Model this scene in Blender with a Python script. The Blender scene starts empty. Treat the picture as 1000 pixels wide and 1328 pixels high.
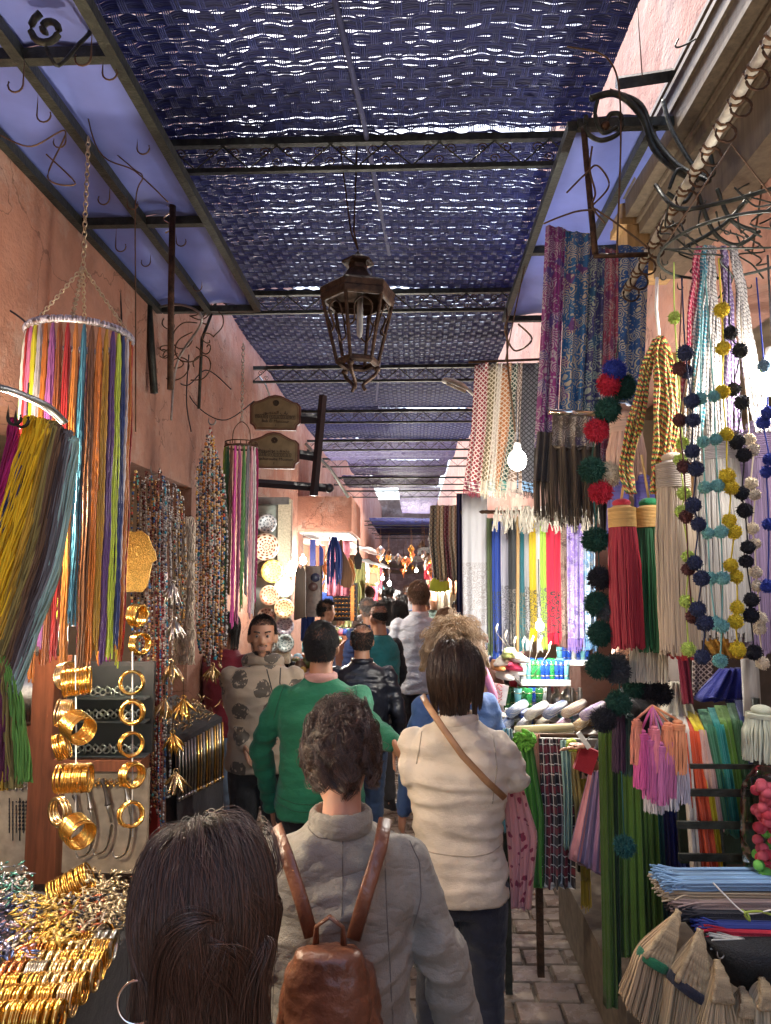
import bpy, math, random
import numpy as np
from mathutils import Vector, Matrix, noise
R = random.Random(7); rng = np.random.default_rng(7)
PI = math.pi
sc = bpy.context.scene
C = sc.collection
# ---------------------------------------------------------------- camera, world, sun, exposure
F, CX, CY, EYE = 950.0, 500.0, 664.0, 1.85
YAW, PIT = math.radians(2.1), math.radians(5.6)
cam = bpy.data.objects.new('camera', bpy.data.cameras.new('camera')); C.objects.link(cam)
cam.data.sensor_fit = 'VERTICAL'; cam.data.sensor_height = 24; cam.data.lens = 24 * F / 1328
cam.data.clip_start = 0.05; cam.data.clip_end = 600
cam.location = (0, 0, EYE); cam.rotation_euler = (PI / 2 + PIT, 0, YAW)
sc.camera = cam
w = bpy.data.worlds.new('World'); sc.world = w; w.use_nodes = True
nt = w.node_tree; nt.nodes.clear()
sky = nt.nodes.new('ShaderNodeTexSky'); sky.sky_type = 'NISHITA'; sky.sun_disc = False
SUN_EL, SUN_AZ = math.radians(60), math.radians(-22)     # azimuth from +Y towards +X
sky.sun_elevation = SUN_EL; sky.sun_rotation = SUN_AZ; sky.air_density = 1.0; sky.dust_density = 3.0
bg = nt.nodes.new('ShaderNodeBackground'); bg.inputs[1].default_value = 0.15
wo = nt.nodes.new('ShaderNodeOutputWorld')
nt.links.new(sky.outputs[0], bg.inputs[0]); nt.links.new(bg.outputs[0], wo.inputs[0])
sun = bpy.data.objects.new('sun', bpy.data.lights.new('sun', 'SUN')); C.objects.link(sun)
sun.data.energy = 2.0; sun.data.angle = math.radians(0.5); sun.data.color = (1, 0.93, 0.82)
sd = Vector((math.sin(SUN_AZ) * math.cos(SUN_EL), math.cos(SUN_AZ) * math.cos(SUN_EL), math.sin(SUN_EL)))
sun.rotation_euler = sd.to_track_quat('Z', 'Y').to_euler()
sc.view_settings.view_transform = 'Standard'; sc.view_settings.look = 'None'
sc.view_settings.gamma = 1; sc.view_settings.use_curve_mapping = False
sc.view_settings.exposure = 2.4
sc.cycles.use_denoising = True
sc.cycles.max_bounces = 6; sc.cycles.diffuse_bounces = 4; sc.cycles.transmission_bounces = 6
sc.cycles.sample_clamp_indirect = 6
sc.cycles_curves.shape = "THICK"; sc.cycles_curves.subdivisions = 2
sc.cycles.caustics_reflective = False; sc.cycles.caustics_refractive = False

# ---------------------------------------------------------------- helpers
rv = Vector((math.cos(YAW), math.sin(YAW), 0))
fv = Vector((-math.sin(YAW) * math.cos(PIT), math.cos(YAW) * math.cos(PIT), math.sin(PIT)))
uv_ = rv.cross(fv)
def P(px, py, Y):
    """Where in the alley, Y metres ahead, the thing seen at photo pixel (px, py) stands."""
    d = fv + rv * ((px - CX) / F) + uv_ * ((CY - py) / F)
    t = Y / d.y
    return Vector((t * d.x, Y, EYE + t * d.z))
def A(*a): return np.array(a, float)
def nn(v):
    v = np.asarray(v, float); return v / (np.linalg.norm(v) + 1e-12)
WL = {}
def tag(o, label=None, cat=None, group=None, kind=None):
    if label:
        o['label'] = label
        if len(label.split()) > 16: print('LONG', len(label.split()), label)
    if cat: o['category'] = cat
    if group: o['group'] = group
    if kind: o['kind'] = kind
    return o
def place(o, parent, origin):
    C.objects.link(o)
    if parent is not None:
        o.parent = parent; o.location = Vector(origin) - WL[parent.name]
    else: o.location = origin
    WL[o.name] = Vector(origin)
    return o
def thing(name, label, cat, loc, group=None):
    o = bpy.data.objects.new(name, None); o.empty_display_size = 0.05
    place(o, None, Vector(loc)); return tag(o, label, cat, group)
def circ(n): 
    a = np.arange(n) * 2 * PI / n
    return np.cos(a), np.sin(a)
class MB:
    def __init__(s): s.v = []; s.n = 0; s.q = []; s.t = []; s.uv = []; s.col = []
    def add(s, v, q=None, t=None, uv=None, col=None):
        v = np.asarray(v, float).reshape(-1, 3); s.v.append(v)
        if q is not None and len(q): s.q.append(np.asarray(q, int).reshape(-1, 4) + s.n)
        if t is not None and len(t): s.t.append(np.asarray(t, int).reshape(-1, 3) + s.n)
        s.uv.append(np.asarray(uv, float).reshape(-1, 2) if uv is not None else np.zeros((len(v), 2)))
        if col is not None: s.col.append(np.tile(np.append(col, 1.0)[:4], (len(v), 1)))
        else: s.col.append(np.ones((len(v), 4)))
        s.n += len(v); return s
    def grid(s, p, closed=False, uv=None, caps=False, col=None):
        """p: (a, b, 3) rows of points; closed wraps around b."""
        p = np.asarray(p, float); a, b = p.shape[:2]
        i = np.arange(a - 1)[:, None]; nb = b if closed else b - 1
        j = np.arange(nb)[None, :]; j2 = (j + 1) % b
        q = np.stack([i * b + j + 0 * i, i * b + j2, (i + 1) * b + j2, (i + 1) * b + j], -1).reshape(-1, 4)
        t = None; v = p.reshape(-1, 3)
        if uv is not None: uv = np.asarray(uv).reshape(-1, 2)
        if caps:
            c0, c1 = p[0].mean(0), p[-1].mean(0); N = len(v)
            v = np.vstack([v, c0, c1]); jj = np.arange(b)
            t = np.vstack([np.stack([np.full(b, N), (jj + 1) % b, jj], -1), np.stack([np.full(b, N + 1), (a - 1) * b + jj, (a - 1) * b + (jj + 1) % b], -1)])
            if uv is not None: uv = np.vstack([uv, uv[0], uv[-1]])
        return s.add(v, q, t, uv, col)
    def box(s, c, d, rot=None, col=None):
        x, y, z = np.asarray(d) / 2.0
        v = np.array([[-x, -y, -z], [x, -y, -z], [x, y, -z], [-x, y, -z], [-x, -y, z], [x, -y, z], [x, y, z], [-x, y, z]])
        if rot is not None: v = v @ np.array(rot.to_3x3()).T
        uv = v[:, [0, 2]]
        return s.add(v + np.asarray(c), [[0, 3, 2, 1], [4, 5, 6, 7], [0, 1, 5, 4], [1, 2, 6, 5], [2, 3, 7, 6], [3, 0, 4, 7]], None, uv, col)
    def tube(s, pts, r, n=6, caps=True, col=None, flat=None, ref=None):
        pts = np.asarray([tuple(p) for p in pts], float); K = len(pts)
        r = np.broadcast_to(np.asarray(r, float), (K,))
        d = np.gradient(pts, axis=0); d /= (np.linalg.norm(d, axis=1)[:, None] + 1e-12)
        ref = A(*ref) if ref is not None else (np.array([0, 0, 1.0]) if abs(d[:, 2]).mean() < 0.8 else np.array([1.0, 0.1, 0]))
        u = np.cross(d, ref); u /= (np.linalg.norm(u, axis=1)[:, None] + 1e-12)
        w_ = np.cross(d, u); cs, sn = circ(n)
        k = flat or 1.0
        ring = pts[:, None] + r[:, None, None] * (cs[None, :, None] * u[:, None] + k * sn[None, :, None] * w_[:, None])
        L = np.concatenate([[0], np.cumsum(np.linalg.norm(np.diff(pts, axis=0), axis=1))])
        uv = np.stack([np.broadcast_to(np.arange(n) / n, (K, n)), np.broadcast_to(L[:, None], (K, n))], -1)
        return s.grid(ring, True, uv, caps, col)
    def bar(s, a, b, r, n=4): return s.tube([a, b], r, n)
    def lathe(s, prof, c, n=16, col=None, rot=None, caps=False):
        cs, sn = circ(n)
        p = np.array([[[r * x, r * y, z] for x, y in zip(cs, sn)] for r, z in prof])
        if rot is not None: p = p @ np.array(rot.to_3x3()).T
        return s.grid(p + np.asarray(c), True, None, caps, col)
    def ball(s, c, r, n=10, m=6, col=None, rot=None):
        r = np.broadcast_to(np.asarray(r, float), (3,)); cs, sn = circ(n)
        th = np.linspace(0.02, PI - 0.02, m + 1)
        p = np.array([[[math.sin(t) * x, math.sin(t) * y, -math.cos(t)] for x, y in zip(cs, sn)] for t in th]) * r
        if rot is not None: p = p @ np.array(rot.to_3x3()).T
        return s.grid(p + np.asarray(c), True, None, False, col)
    def torus(s, c, R_, r, n=24, m=6, rot=None, col=None, sq=1.0):
        a = np.arange(n) * 2 * PI / n; b = np.arange(m) * 2 * PI / m
        p = np.array([[[(R_ + r * math.cos(y)) * math.cos(x), (R_ + r * math.cos(y)) * math.sin(x), r * sq * math.sin(y)] for y in b] for x in a])
        if rot is not None: p = p @ np.array(rot.to_3x3()).T
        p = p + np.asarray(c); i = np.arange(n)[:, None]; j = np.arange(m)[None]
        q = np.stack([i * m + j, ((i + 1) % n) * m + j, ((i + 1) % n) * m + (j + 1) % m, i * m + (j + 1) % m], -1).reshape(-1, 4)
        return s.add(p.reshape(-1, 3), q, None, None, col)
    def loft(s, rings, n=20, e=2.0):
        """rings: (cx, cy, z, rx, ry) stacked sections, closed at both ends."""
        cs, sn = circ(n)
        cs = np.sign(cs) * abs(cs) ** (2 / e); sn = np.sign(sn) * abs(sn) ** (2 / e)
        p = np.array([np.stack([cx + rx * cs, cy + ry * sn, np.full(n, z)], -1) for cx, cy, z, rx, ry in rings])
        return s.grid(p, True, None, True)
    def cap(s, a, b, ra, rb, n=12):
        a = np.asarray(a, float); b = np.asarray(b, float); d = nn(b - a)
        ts = []
        for k in (80, 50, 20): ts.append((a - d * ra * math.sin(math.radians(k)), ra * math.cos(math.radians(k))))
        for k in (0, .33, .66, 1): ts.append((a + (b - a) * k, ra + (rb - ra) * k))
        for k in (20, 50, 80): ts.append((b + d * rb * math.sin(math.radians(k)), rb * math.cos(math.radians(k))))
        return s.tube([t[0] for t in ts], [t[1] for t in ts], n)
    def mesh(s, name, uv=False, col=False):
        v = np.vstack(s.v); me = bpy.data.meshes.new(name)
        q = np.vstack(s.q) if s.q else np.zeros((0, 4), int); t = np.vstack(s.t) if s.t else np.zeros((0, 3), int)
        lv = np.concatenate([q.ravel(), t.ravel()]); tot = np.concatenate([np.full(len(q), 4), np.full(len(t), 3)])
        me.vertices.add(len(v)); me.loops.add(len(lv)); me.polygons.add(len(tot))
        me.vertices.foreach_set('co', v.ravel()); me.loops.foreach_set('vertex_index', lv)
        me.polygons.foreach_set('loop_start', np.concatenate([[0], np.cumsum(tot)[:-1]]).astype(int))
        me.update(calc_edges=True); me.polygons.foreach_set('use_smooth', np.zeros(len(tot), bool))
        if uv:
            l = me.uv_layers.new(name='UVMap'); l.data.foreach_set('uv', np.vstack(s.uv)[lv].ravel())
        if col:
            a = me.color_attributes.new('Col', 'FLOAT_COLOR', 'POINT'); a.data.foreach_set('color', np.vstack(s.col).ravel())
        return me
    def build(s, name, m, parent=None, smooth=False, uv=False, col=False):
        v = np.vstack(s.v); lo, hi = v.min(0), v.max(0)
        o_ = (lo + hi) / 2; 
        if parent is None: o_[2] = lo[2]
        s.v = [x - o_ for x in s.v]
        me = s.mesh(name, uv, col); me.materials.append(m)
        if smooth: me.polygons.foreach_set('use_smooth', np.ones(len(me.polygons), bool))
        return place(bpy.data.objects.new(name, me), parent, o_)
def strands(name, P_, rad, m, parent=None):
    """Thick yarn, hair or reed curves; P_ is (N, K, 3), rad a number or (N, K) or (K,)."""
    P_ = np.asarray(P_, float); N, K = P_.shape[:2]
    f = P_.reshape(-1, 3); lo, hi = f.min(0), f.max(0); o_ = (lo + hi) / 2
    if parent is None: o_[2] = lo[2]
    hc = bpy.data.hair_curves.new(name); hc.add_curves([K] * N)
    hc.points.foreach_set('position', (f - o_).astype(np.float32).ravel())
    hc.points.foreach_set('radius', np.broadcast_to(np.asarray(rad, float), (N, K)).astype(np.float32).ravel())
    hc.materials.append(m)
    return place(bpy.data.objects.new(name, hc), parent, o_)
def remesh(mb, voxel, smooth=4, fn=None):
    me = mb.mesh('tmp'); o = bpy.data.objects.new('tmp', me); C.objects.link(o)
    r = o.modifiers.new('r', 'REMESH'); r.mode = 'VOXEL'; r.voxel_size = voxel
    if smooth:
        s = o.modifiers.new('s', 'SMOOTH'); s.factor = 0.5; s.iterations = smooth
    dg = bpy.context.evaluated_depsgraph_get(); dg.update()
    e = o.evaluated_get(dg); m2 = bpy.data.meshes.new_from_object(e)
    bpy.data.objects.remove(o); bpy.data.meshes.remove(me)
    n = len(m2.vertices); co = np.empty(n * 3); m2.vertices.foreach_get('co', co); co = co.reshape(-1, 3)
    if fn is not None:
        no = np.empty(n * 3); m2.vertices.foreach_get('normal', no)
        co = fn(co, no.reshape(-1, 3))
    return m2, co
def build_remesh(name, mb, m, parent, voxel, smooth=4, fn=None, M=None):
    me, co = remesh(mb, voxel, smooth, fn); me.name = name
    if M is not None: co = co @ np.array(M.to_3x3()).T + np.array(M.translation)
    lo, hi = co.min(0), co.max(0); o_ = (lo + hi) / 2
    if parent is None: o_[2] = lo[2]
    me.vertices.foreach_set('co', (co - o_).ravel()); me.update()
    me.materials.clear(); me.materials.append(m)
    me.polygons.foreach_set('use_smooth', np.ones(len(me.polygons), bool))
    return place(bpy.data.objects.new(name, me), parent, o_)
def nz(p, s=1.0, seed=0.0):
    """smooth pseudo noise in -1..1 for (N,3) arrays, cheap sum of rotated sines."""
    p = np.asarray(p, float) * s; r = np.random.default_rng(int(seed * 97) + 11); o = np.zeros(p.shape[:-1])
    for k in range(6):
        d = r.normal(size=3); d *= (0.7 + 0.35 * k) / np.linalg.norm(d)
        d2 = r.normal(size=3)
        o += np.sin(p @ d * 2.2 + r.uniform(0, 6.28) + 1.3 * np.sin(p @ d2 * 0.9 + k)) / (1 + 0.35 * k)
    return o / 3.2

# ---------------------------------------------------------------- materials
MC = {}
def nodes(name):
    m = bpy.data.materials.new(name); m.use_nodes = True; t = m.node_tree
    b = t.nodes['Principled BSDF']; return m, t, b
def N_(t, kind, **kw):
    n = t.nodes.new(kind)
    for k, v in kw.items(): setattr(n, k, v)
    return n
def mth(t, op, a, b=None, c=None):
    n = t.nodes.new('ShaderNodeMath'); n.operation = op
    for i, x in enumerate((a, b, c)):
        if x is None: continue
        if isinstance(x, (int, float)): n.inputs[i].default_value = x
        else: t.links.new(x, n.inputs[i])
    return n.outputs[0]
def mixc(t, fac, a, b):
    n = t.nodes.new('ShaderNodeMix'); n.data_type = 'RGBA'
    for s, x in ((0, fac), (6, a), (7, b)):
        if isinstance(x, (int, float)): n.inputs[s].default_value = x
        elif isinstance(x, (tuple, list)): n.inputs[s].default_value = (*x[:3], 1)
        else: t.links.new(x, n.inputs[s])
    return n.outputs[2]
def noi(t, vec, scale, detail=3, rough=0.55):
    n = t.nodes.new('ShaderNodeTexNoise'); n.inputs['Scale'].default_value = scale
    n.inputs['Detail'].default_value = detail; n.inputs['Roughness'].default_value = rough
    if vec is not None: t.links.new(vec, n.inputs['Vector'])
    return n.outputs['Fac']
def objco(t):
    return t.nodes.new('ShaderNodeTexCoord').outputs['Object']
def ramp(t, fac, lo, hi):
    n = t.nodes.new('ShaderNodeMapRange'); n.inputs[1].default_value = lo; n.inputs[2].default_value = hi
    t.links.new(fac, n.inputs[0]); return n.outputs[0]
def bump(t, b, h, strength=0.4, dist=0.01):
    n = t.nodes.new('ShaderNodeBump'); n.inputs['Strength'].default_value = strength
    n.inputs['Distance'].default_value = dist; t.links.new(h, n.inputs['Height']); t.links.new(n.outputs[0], b.inputs['Normal'])
def mat(name, c, rough=0.8, metal=0.0, var=0.25, scale=20, bmp=0.0, bs=60, c2=None, sheen=0, emit=None, es=0, trans=0, alpha=None, spec=None):
    if name in MC: return MC[name]
    m, t, b = nodes(name); MC[name] = m
    oc = objco(t)
    n = noi(t, oc, scale, 4)
    dark = tuple(x * (1 - var) for x in c); lite = c2 or tuple(min(1, x * (1 + var)) for x in c)
    t.links.new(mixc(t, ramp(t, n, 0.3, 0.7), dark, lite), b.inputs['Base Color'])
    b.inputs['Roughness'].default_value = rough; b.inputs['Metallic'].default_value = metal
    if spec is not None: b.inputs['Specular IOR Level'].default_value = spec
    if sheen: b.inputs['Sheen Weight'].default_value = sheen; b.inputs['Sheen Roughness'].default_value = 0.5
    if trans: b.inputs['Transmission Weight'].default_value = trans
    if emit: b.inputs['Emission Color'].default_value = (*emit, 1); b.inputs['Emission Strength'].default_value = es
    if bmp: bump(t, b, noi(t, oc, bs, 3), bmp, 0.01)
    return m
def cloth(name, c, rough=0.85, var=0.15, crease=0.0, sheen=0.15):
    if name in MC: return MC[name]
    m, t, b = nodes(name); MC[name] = m; oc = objco(t)
    n = noi(t, oc, 9, 4)
    t.links.new(mixc(t, ramp(t, n, 0.3, 0.7), tuple(x * (1 - var) for x in c), tuple(min(1, x * (1 + var)) for x in c)), b.inputs['Base Color'])
    b.inputs['Roughness'].default_value = rough; b.inputs['Sheen Weight'].default_value = sheen
    h = mth(t, 'ADD', noi(t, oc, 350, 2), mth(t, 'MULTIPLY', noi(t, oc, 22, 3), 2.5))
    if crease:
        mp = t.nodes.new('ShaderNodeMapping'); mp.inputs['Scale'].default_value = (5, 5, 9); mp.inputs['Rotation'].default_value = (.3, .35, .2); t.links.new(oc, mp.inputs[0])
        r1_ = mth(t, 'ABSOLUTE', mth(t, 'SUBTRACT', noi(t, mp.outputs[0], 1.0, 3, .6), .5)); r2_ = mth(t, 'ABSOLUTE', mth(t, 'SUBTRACT', noi(t, mp.outputs[0], 2.7, 2, .5), .5))
        h = mth(t, 'ADD', mth(t, 'MULTIPLY', h, .16), mth(t, 'MULTIPLY', mth(t, 'ADD', mth(t, 'MINIMUM', r1_, .12), mth(t, 'MULTIPLY', mth(t, 'MINIMUM', r2_, .10), .5)), 7 * crease))
        bump(t, b, h, 0.6, 0.02); return m
    bump(t, b, h, 0.55, 0.006); return m
def yarn(name, c, rough=0.7, var=0.35, metal=0.0):
    """per strand variation through the curve's own random number"""
    if name in MC: return MC[name]
    m, t, b = nodes(name); MC[name] = m
    r = t.nodes.new('ShaderNodeHairInfo').outputs['Random']
    t.links.new(mixc(t, r, tuple(x * (1 - var) for x in c), tuple(min(1, x * (1 + var)) for x in c)), b.inputs['Base Color'])
    b.inputs['Roughness'].default_value = rough; b.inputs['Metallic'].default_value = metal
    return m
def vcol(name, rough=0.35, metal=0.0):
    if name in MC: return MC[name]
    m, t, b = nodes(name); MC[name] = m
    a = t.nodes.new('ShaderNodeVertexColor'); a.layer_name = 'Col'
    t.links.new(a.outputs[0], b.inputs['Base Color']); b.inputs['Roughness'].default_value = rough
    b.inputs['Metallic'].default_value = metal; return m
def pattern(name, kind, c, scale=1.0, rough=0.75):
    """woven or printed scarf designs in the cloth's own UV (metres)"""
    if name in MC: return MC[name]
    m, t, b = nodes(name); MC[name] = m
    uv = t.nodes.new('ShaderNodeUVMap').outputs[0]
    mp = t.nodes.new('ShaderNodeMapping'); mp.inputs['Scale'].default_value = (scale,) * 3; t.links.new(uv, mp.inputs[0])
    sx = t.nodes.new('ShaderNodeSeparateXYZ'); t.links.new(mp.outputs[0], sx.inputs[0]); u, v = sx.outputs[0], sx.outputs[1]
    dist = t.nodes.new('ShaderNodeVectorMath'); dist.operation = 'ADD'
    nc = t.nodes.new('ShaderNodeTexNoise'); nc.inputs['Scale'].default_value = 9; t.links.new(mp.outputs[0], nc.inputs['Vector'])
    sc_ = t.nodes.new('ShaderNodeVectorMath'); sc_.operation = 'SCALE'; sc_.inputs['Scale'].default_value = 0.06
    t.links.new(nc.outputs['Color'], sc_.inputs[0]); t.links.new(mp.outputs[0], dist.inputs[0]); t.links.new(sc_.outputs[0], dist.inputs[1])
    if kind == 'paisley':
        vo = t.nodes.new('ShaderNodeTexVoronoi'); vo.inputs['Scale'].default_value = 11; t.links.new(dist.outputs[0], vo.inputs['Vector'])
        rings = mth(t, 'GREATER_THAN', mth(t, 'SINE', mth(t, 'MULTIPLY', vo.outputs['Distance'], 34)), 0.05)
        v2 = t.nodes.new('ShaderNodeTexVoronoi'); v2.inputs['Scale'].default_value = 34; t.links.new(dist.outputs[0], v2.inputs['Vector'])
        dots = mth(t, 'LESS_THAN', v2.outputs['Distance'], 0.36)
        area = mth(t, 'GREATER_THAN', noi(t, mp.outputs[0], 5, 2), 0.47)
        f = mth(t, 'MULTIPLY', mth(t, 'MAXIMUM', mth(t, 'MULTIPLY', rings, dots), mth(t, 'MULTIPLY', rings, area)), 0.9)
        base = mixc(t, mth(t, 'GREATER_THAN', noi(t, mp.outputs[0], 3.1, 2), 0.55), c[0], c[2])
        col = mixc(t, f, base, c[1])
    elif kind == 'keffiyeh':
        a1 = mth(t, 'ABSOLUTE', mth(t, 'SINE', mth(t, 'MULTIPLY', mth(t, 'ADD', u, v), 95)))
        a2 = mth(t, 'ABSOLUTE', mth(t, 'SINE', mth(t, 'MULTIPLY', mth(t, 'SUBTRACT', u, v), 95)))
        lines = mth(t, 'LESS_THAN', mth(t, 'MINIMUM', a1, a2), 0.42)
        border = mth(t, 'GREATER_THAN', v, 0.78)
        col = mixc(t, lines, c[0], c[1])
        zig = mth(t, 'GREATER_THAN', mth(t, 'SINE', mth(t, 'ADD', mth(t, 'MULTIPLY', v, 260), mth(t, 'MULTIPLY', a1, 3))), 0.1)
        col = mixc(t, border, col, mixc(t, mth(t, 'MULTIPLY', zig, mth(t, 'LESS_THAN', v, 0.9)), c[2], c[1]))
    elif kind == 'plaid':
        def band(x, f, w_): return mth(t, 'LESS_THAN', mth(t, 'ABSOLUTE', mth(t, 'SUBTRACT', mth(t, 'FRACT', mth(t, 'MULTIPLY', x, f)), 0.5)), w_)
        col = mixc(t, band(u, 9, 0.13), c[0], c[2]); col = mixc(t, band(v, 9, 0.16), col, c[2])
        col = mixc(t, mth(t, 'MAXIMUM', band(u, 18, 0.035), band(v, 18, 0.045)), col, c[1])
    elif kind == 'border':      # plain with a patterned end
        vo = t.nodes.new('ShaderNodeTexVoronoi'); vo.inputs['Scale'].default_value = 34; t.links.new(dist.outputs[0], vo.inputs['Vector'])
        rings = mth(t, 'GREATER_THAN', mth(t, 'SINE', mth(t, 'MULTIPLY', vo.outputs['Distance'], 22)), 0.1)
        on = mth(t, 'MULTIPLY', mth(t, 'GREATER_THAN', v, 0.42 * scale), mth(t, 'LESS_THAN', v, 0.80 * scale))
        col = mixc(t, mth(t, 'MULTIPLY', rings, on), c[0], c[1])
    elif kind == 'spots':
        vo = t.nodes.new('ShaderNodeTexVoronoi'); vo.inputs['Scale'].default_value = 38; t.links.new(dist.outputs[0], vo.inputs['Vector'])
        col = mixc(t, mth(t, 'LESS_THAN', vo.outputs['Distance'], 0.33), c[0], c[1])
    elif kind == 'stripes':
        n = t.nodes.new('ShaderNodeTexNoise'); n.noise_dimensions = '1D'; n.inputs['Scale'].default_value = 30; n.inputs['Detail'].default_value = 1
        t.links.new(mth(t, 'MULTIPLY', u, 1.0), n.inputs['W']); f = ramp(t, n.outputs['Fac'], 0.35, 0.65)
        col = mixc(t, f, c[0], c[1]); col = mixc(t, mth(t, 'GREATER_THAN', f, 0.75), col, c[2])
    t.links.new(col, b.inputs['Base Color']); b.inputs['Roughness'].default_value = rough; b.inputs['Sheen Weight'].default_value = 0.2
    bump(t, b, noi(t, objco(t), 300, 2), 0.25, 0.003)
    return m
def plaster(name, c, c2):
    if name in MC: return MC[name]
    m, t, b = nodes(name); MC[name] = m; oc = objco(t)
    a = ramp(t, noi(t, oc, 0.9, 5, 0.65), 0.35, 0.68); g = ramp(t, noi(t, oc, 6, 6, 0.7), 0.45, 0.75)
    col = mixc(t, a, c, c2); col = mixc(t, mth(t, 'MULTIPLY', g, 0.65), col, tuple(x * 0.5 + .03 for x in c)); col = mixc(t, mth(t, 'MULTIPLY', ramp(t, noi(t, oc, 2.2, 6, .75), .50, .62), .45), col, (.46, .36, .30))
    vo = t.nodes.new('ShaderNodeTexVoronoi'); vo.feature = 'DISTANCE_TO_EDGE'; vo.inputs['Scale'].default_value = 1.1
    mx = t.nodes.new('ShaderNodeVectorMath'); mx.operation = 'ADD'
    nc = t.nodes.new('ShaderNodeTexNoise'); nc.inputs['Scale'].default_value = 2.5; nc.inputs['Detail'].default_value = 5; t.links.new(oc, nc.inputs['Vector'])
    t.links.new(nc.outputs['Color'], mx.inputs[0]); t.links.new(oc, mx.inputs[1]); t.links.new(mx.outputs[0], vo.inputs['Vector'])
    crack = mth(t, 'LESS_THAN', vo.outputs['Distance'], 0.006)
    col = mixc(t, mth(t, 'MULTIPLY', crack, 0.55), col, tuple(x * 0.3 for x in c))
    t.links.new(col, b.inputs['Base Color']); b.inputs['Roughness'].default_value = 0.92
    bump(t, b, mth(t, 'SUBTRACT', mth(t, 'ADD', noi(t, oc, 5, 6), mth(t, 'MULTIPLY', noi(t, oc, 60, 3), 0.25)), mth(t, 'MULTIPLY', crack, 0.4)), 0.6, 0.03)
    return m
def wood(name, c, rough=0.55):
    if name in MC: return MC[name]
    m, t, b = nodes(name); MC[name] = m; oc = objco(t)
    mp = t.nodes.new('ShaderNodeMapping'); mp.inputs['Scale'].default_value = (14, 14, 1.2); t.links.new(oc, mp.inputs[0])
    n = noi(t, mp.outputs[0], 3, 5, 0.7)
    t.links.new(mixc(t, ramp(t, n, 0.35, 0.65), tuple(x * 0.55 for x in c), c), b.inputs['Base Color']); b.inputs['Roughness'].default_value = rough
    bump(t, b, n, 0.3, 0.004); return m
IRON = mat('rusty_iron', (0.035, 0.022, 0.016), 0.6, 0.6, 0.5, 30, 0.5, 90, c2=(0.10, 0.05, 0.028))
DARKIRON = mat('dark_green_iron', (0.022, 0.026, 0.024), 0.5, 0.5, 0.3, 30, 0.3, 90, c2=(0.05, 0.055, 0.045))
STEEL = mat('dull_steel', (0.35, 0.34, 0.32), 0.35, 0.9, 0.25, 30)
WIRE = mat('brown_wire', (0.10, 0.055, 0.03), 0.55, 0.5, 0.4, 30)
GOLD = mat('polished_gold', (0.83, 0.50, 0.12), 0.2, 1.0, 0.12, 60, 0.15, 120)
PALEGOLD = mat('pale_gold', (0.74, 0.54, 0.27), 0.25, 1.0, 0.12, 60, 0.15, 120)
COPPER = mat('copper_metal', (0.72, 0.30, 0.13), 0.25, 1.0, 0.12, 60, 0.15, 120)
SILVER = mat('old_silver', (0.55, 0.52, 0.46), 0.28, 1.0, 0.25, 60, 0.15, 120)
BLACKCLOTH = cloth('black_cloth', (0.012, 0.012, 0.016))
WHITE = mat('white_plastic', (0.75, 0.74, 0.70), 0.5)
# ================================================================ THE SETTING
PINK = plaster('terracotta_plaster', (0.34, 0.145, 0.09), (0.41, 0.22, 0.155))
ROSE = plaster('rose_plaster', (0.44, 0.20, 0.145), (0.50, 0.27, 0.20))
GROUT = mat('sandy_joint', (0.16, 0.13, 0.10), 0.95, 0, 0.3, 25, 0.5, 80)
pavm, t, b = nodes('worn_paver'); oc = objco(t)
oi = t.nodes.new('ShaderNodeObjectInfo'); 
pcol = mixc(t, ramp(t, noi(t, oc, 9, 5), 0.3, 0.7), (0.18, 0.14, 0.105), (0.36, 0.29, 0.225))
pcol = mixc(t, mth(t, 'MULTIPLY', oi.outputs['Random'], 0.45), pcol, (0.15, 0.105, 0.085))
t.links.new(pcol, b.inputs['Base Color']); t.links.new(ramp(t, noi(t, oc, 14, 4), 0.2, 1.2), b.inputs['Roughness'])
bump(t, b, noi(t, oc, 45, 4), 0.5, 0.006); MC['worn_paver'] = pavm

g = MB(); g.box((0, 60, -0.06), (400, 400, 0.08)); tag(g.build('ground', GROUT), kind='structure')
floor = MB(); floor.box((-0.1, 20, -0.014), (4.6, 52, 0.018)); floor = tag(floor.build('alley_floor', GROUT), kind='structure')
def paver_mb(w_, d, h, r=None):
    m = MB(); r = r or R; b_ = 0.008
    lo = [(-w_/2, -d/2), (w_/2, -d/2), (w_/2, d/2), (-w_/2, d/2)]
    j = [r.uniform(-.004, .004) for _ in range(8)]
    lo = [(x + j[2*i], y + j[2*i+1]) for i, (x, y) in enumerate(lo)]
    rings = [[(x, y, -.012) for x, y in lo], [(x, y, h - b_) for x, y in lo], [(x * .93, y * .90, h) for x, y in lo]]
    m.grid(np.array(rings), True, None, True); return m
pav_meshes = []
for k in range(6):
    me = paver_mb(0.188, 0.148, 0.012).mesh('paver'); me.materials.append(pavm); pav_meshes.append(me)
cand = []
iy = 0; y = 2.9
while y < 17:
    off = 0.1 * (iy % 2) + R.uniform(-.012, .012)
    x = -1.75 + off
    while x < 1.35:
        cand.append((x, y)); x += 0.2
    y += 0.16; iy += 1
near = [c for c in cand if (c[1] < 5.6 and 0.05 < c[0]) or (c[1] > 4.4 and -0.9 < c[0] < 0.45)]
near.sort(key=lambda c: c[1]); near = near[:300]; ns = set(near)
for (x, y) in near:
    o = bpy.data.objects.new('paver', R.choice(pav_meshes)); C.objects.link(o); o.parent = floor
    o.location = Vector((x, y, R.uniform(-.004, .003))) - WL[floor.name]
    o.rotation_euler = (R.uniform(-.012, .012), R.uniform(-.012, .012), R.uniform(-.02, .02)); WL[o.name] = Vector((x, y, 0))
mb = MB()
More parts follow.
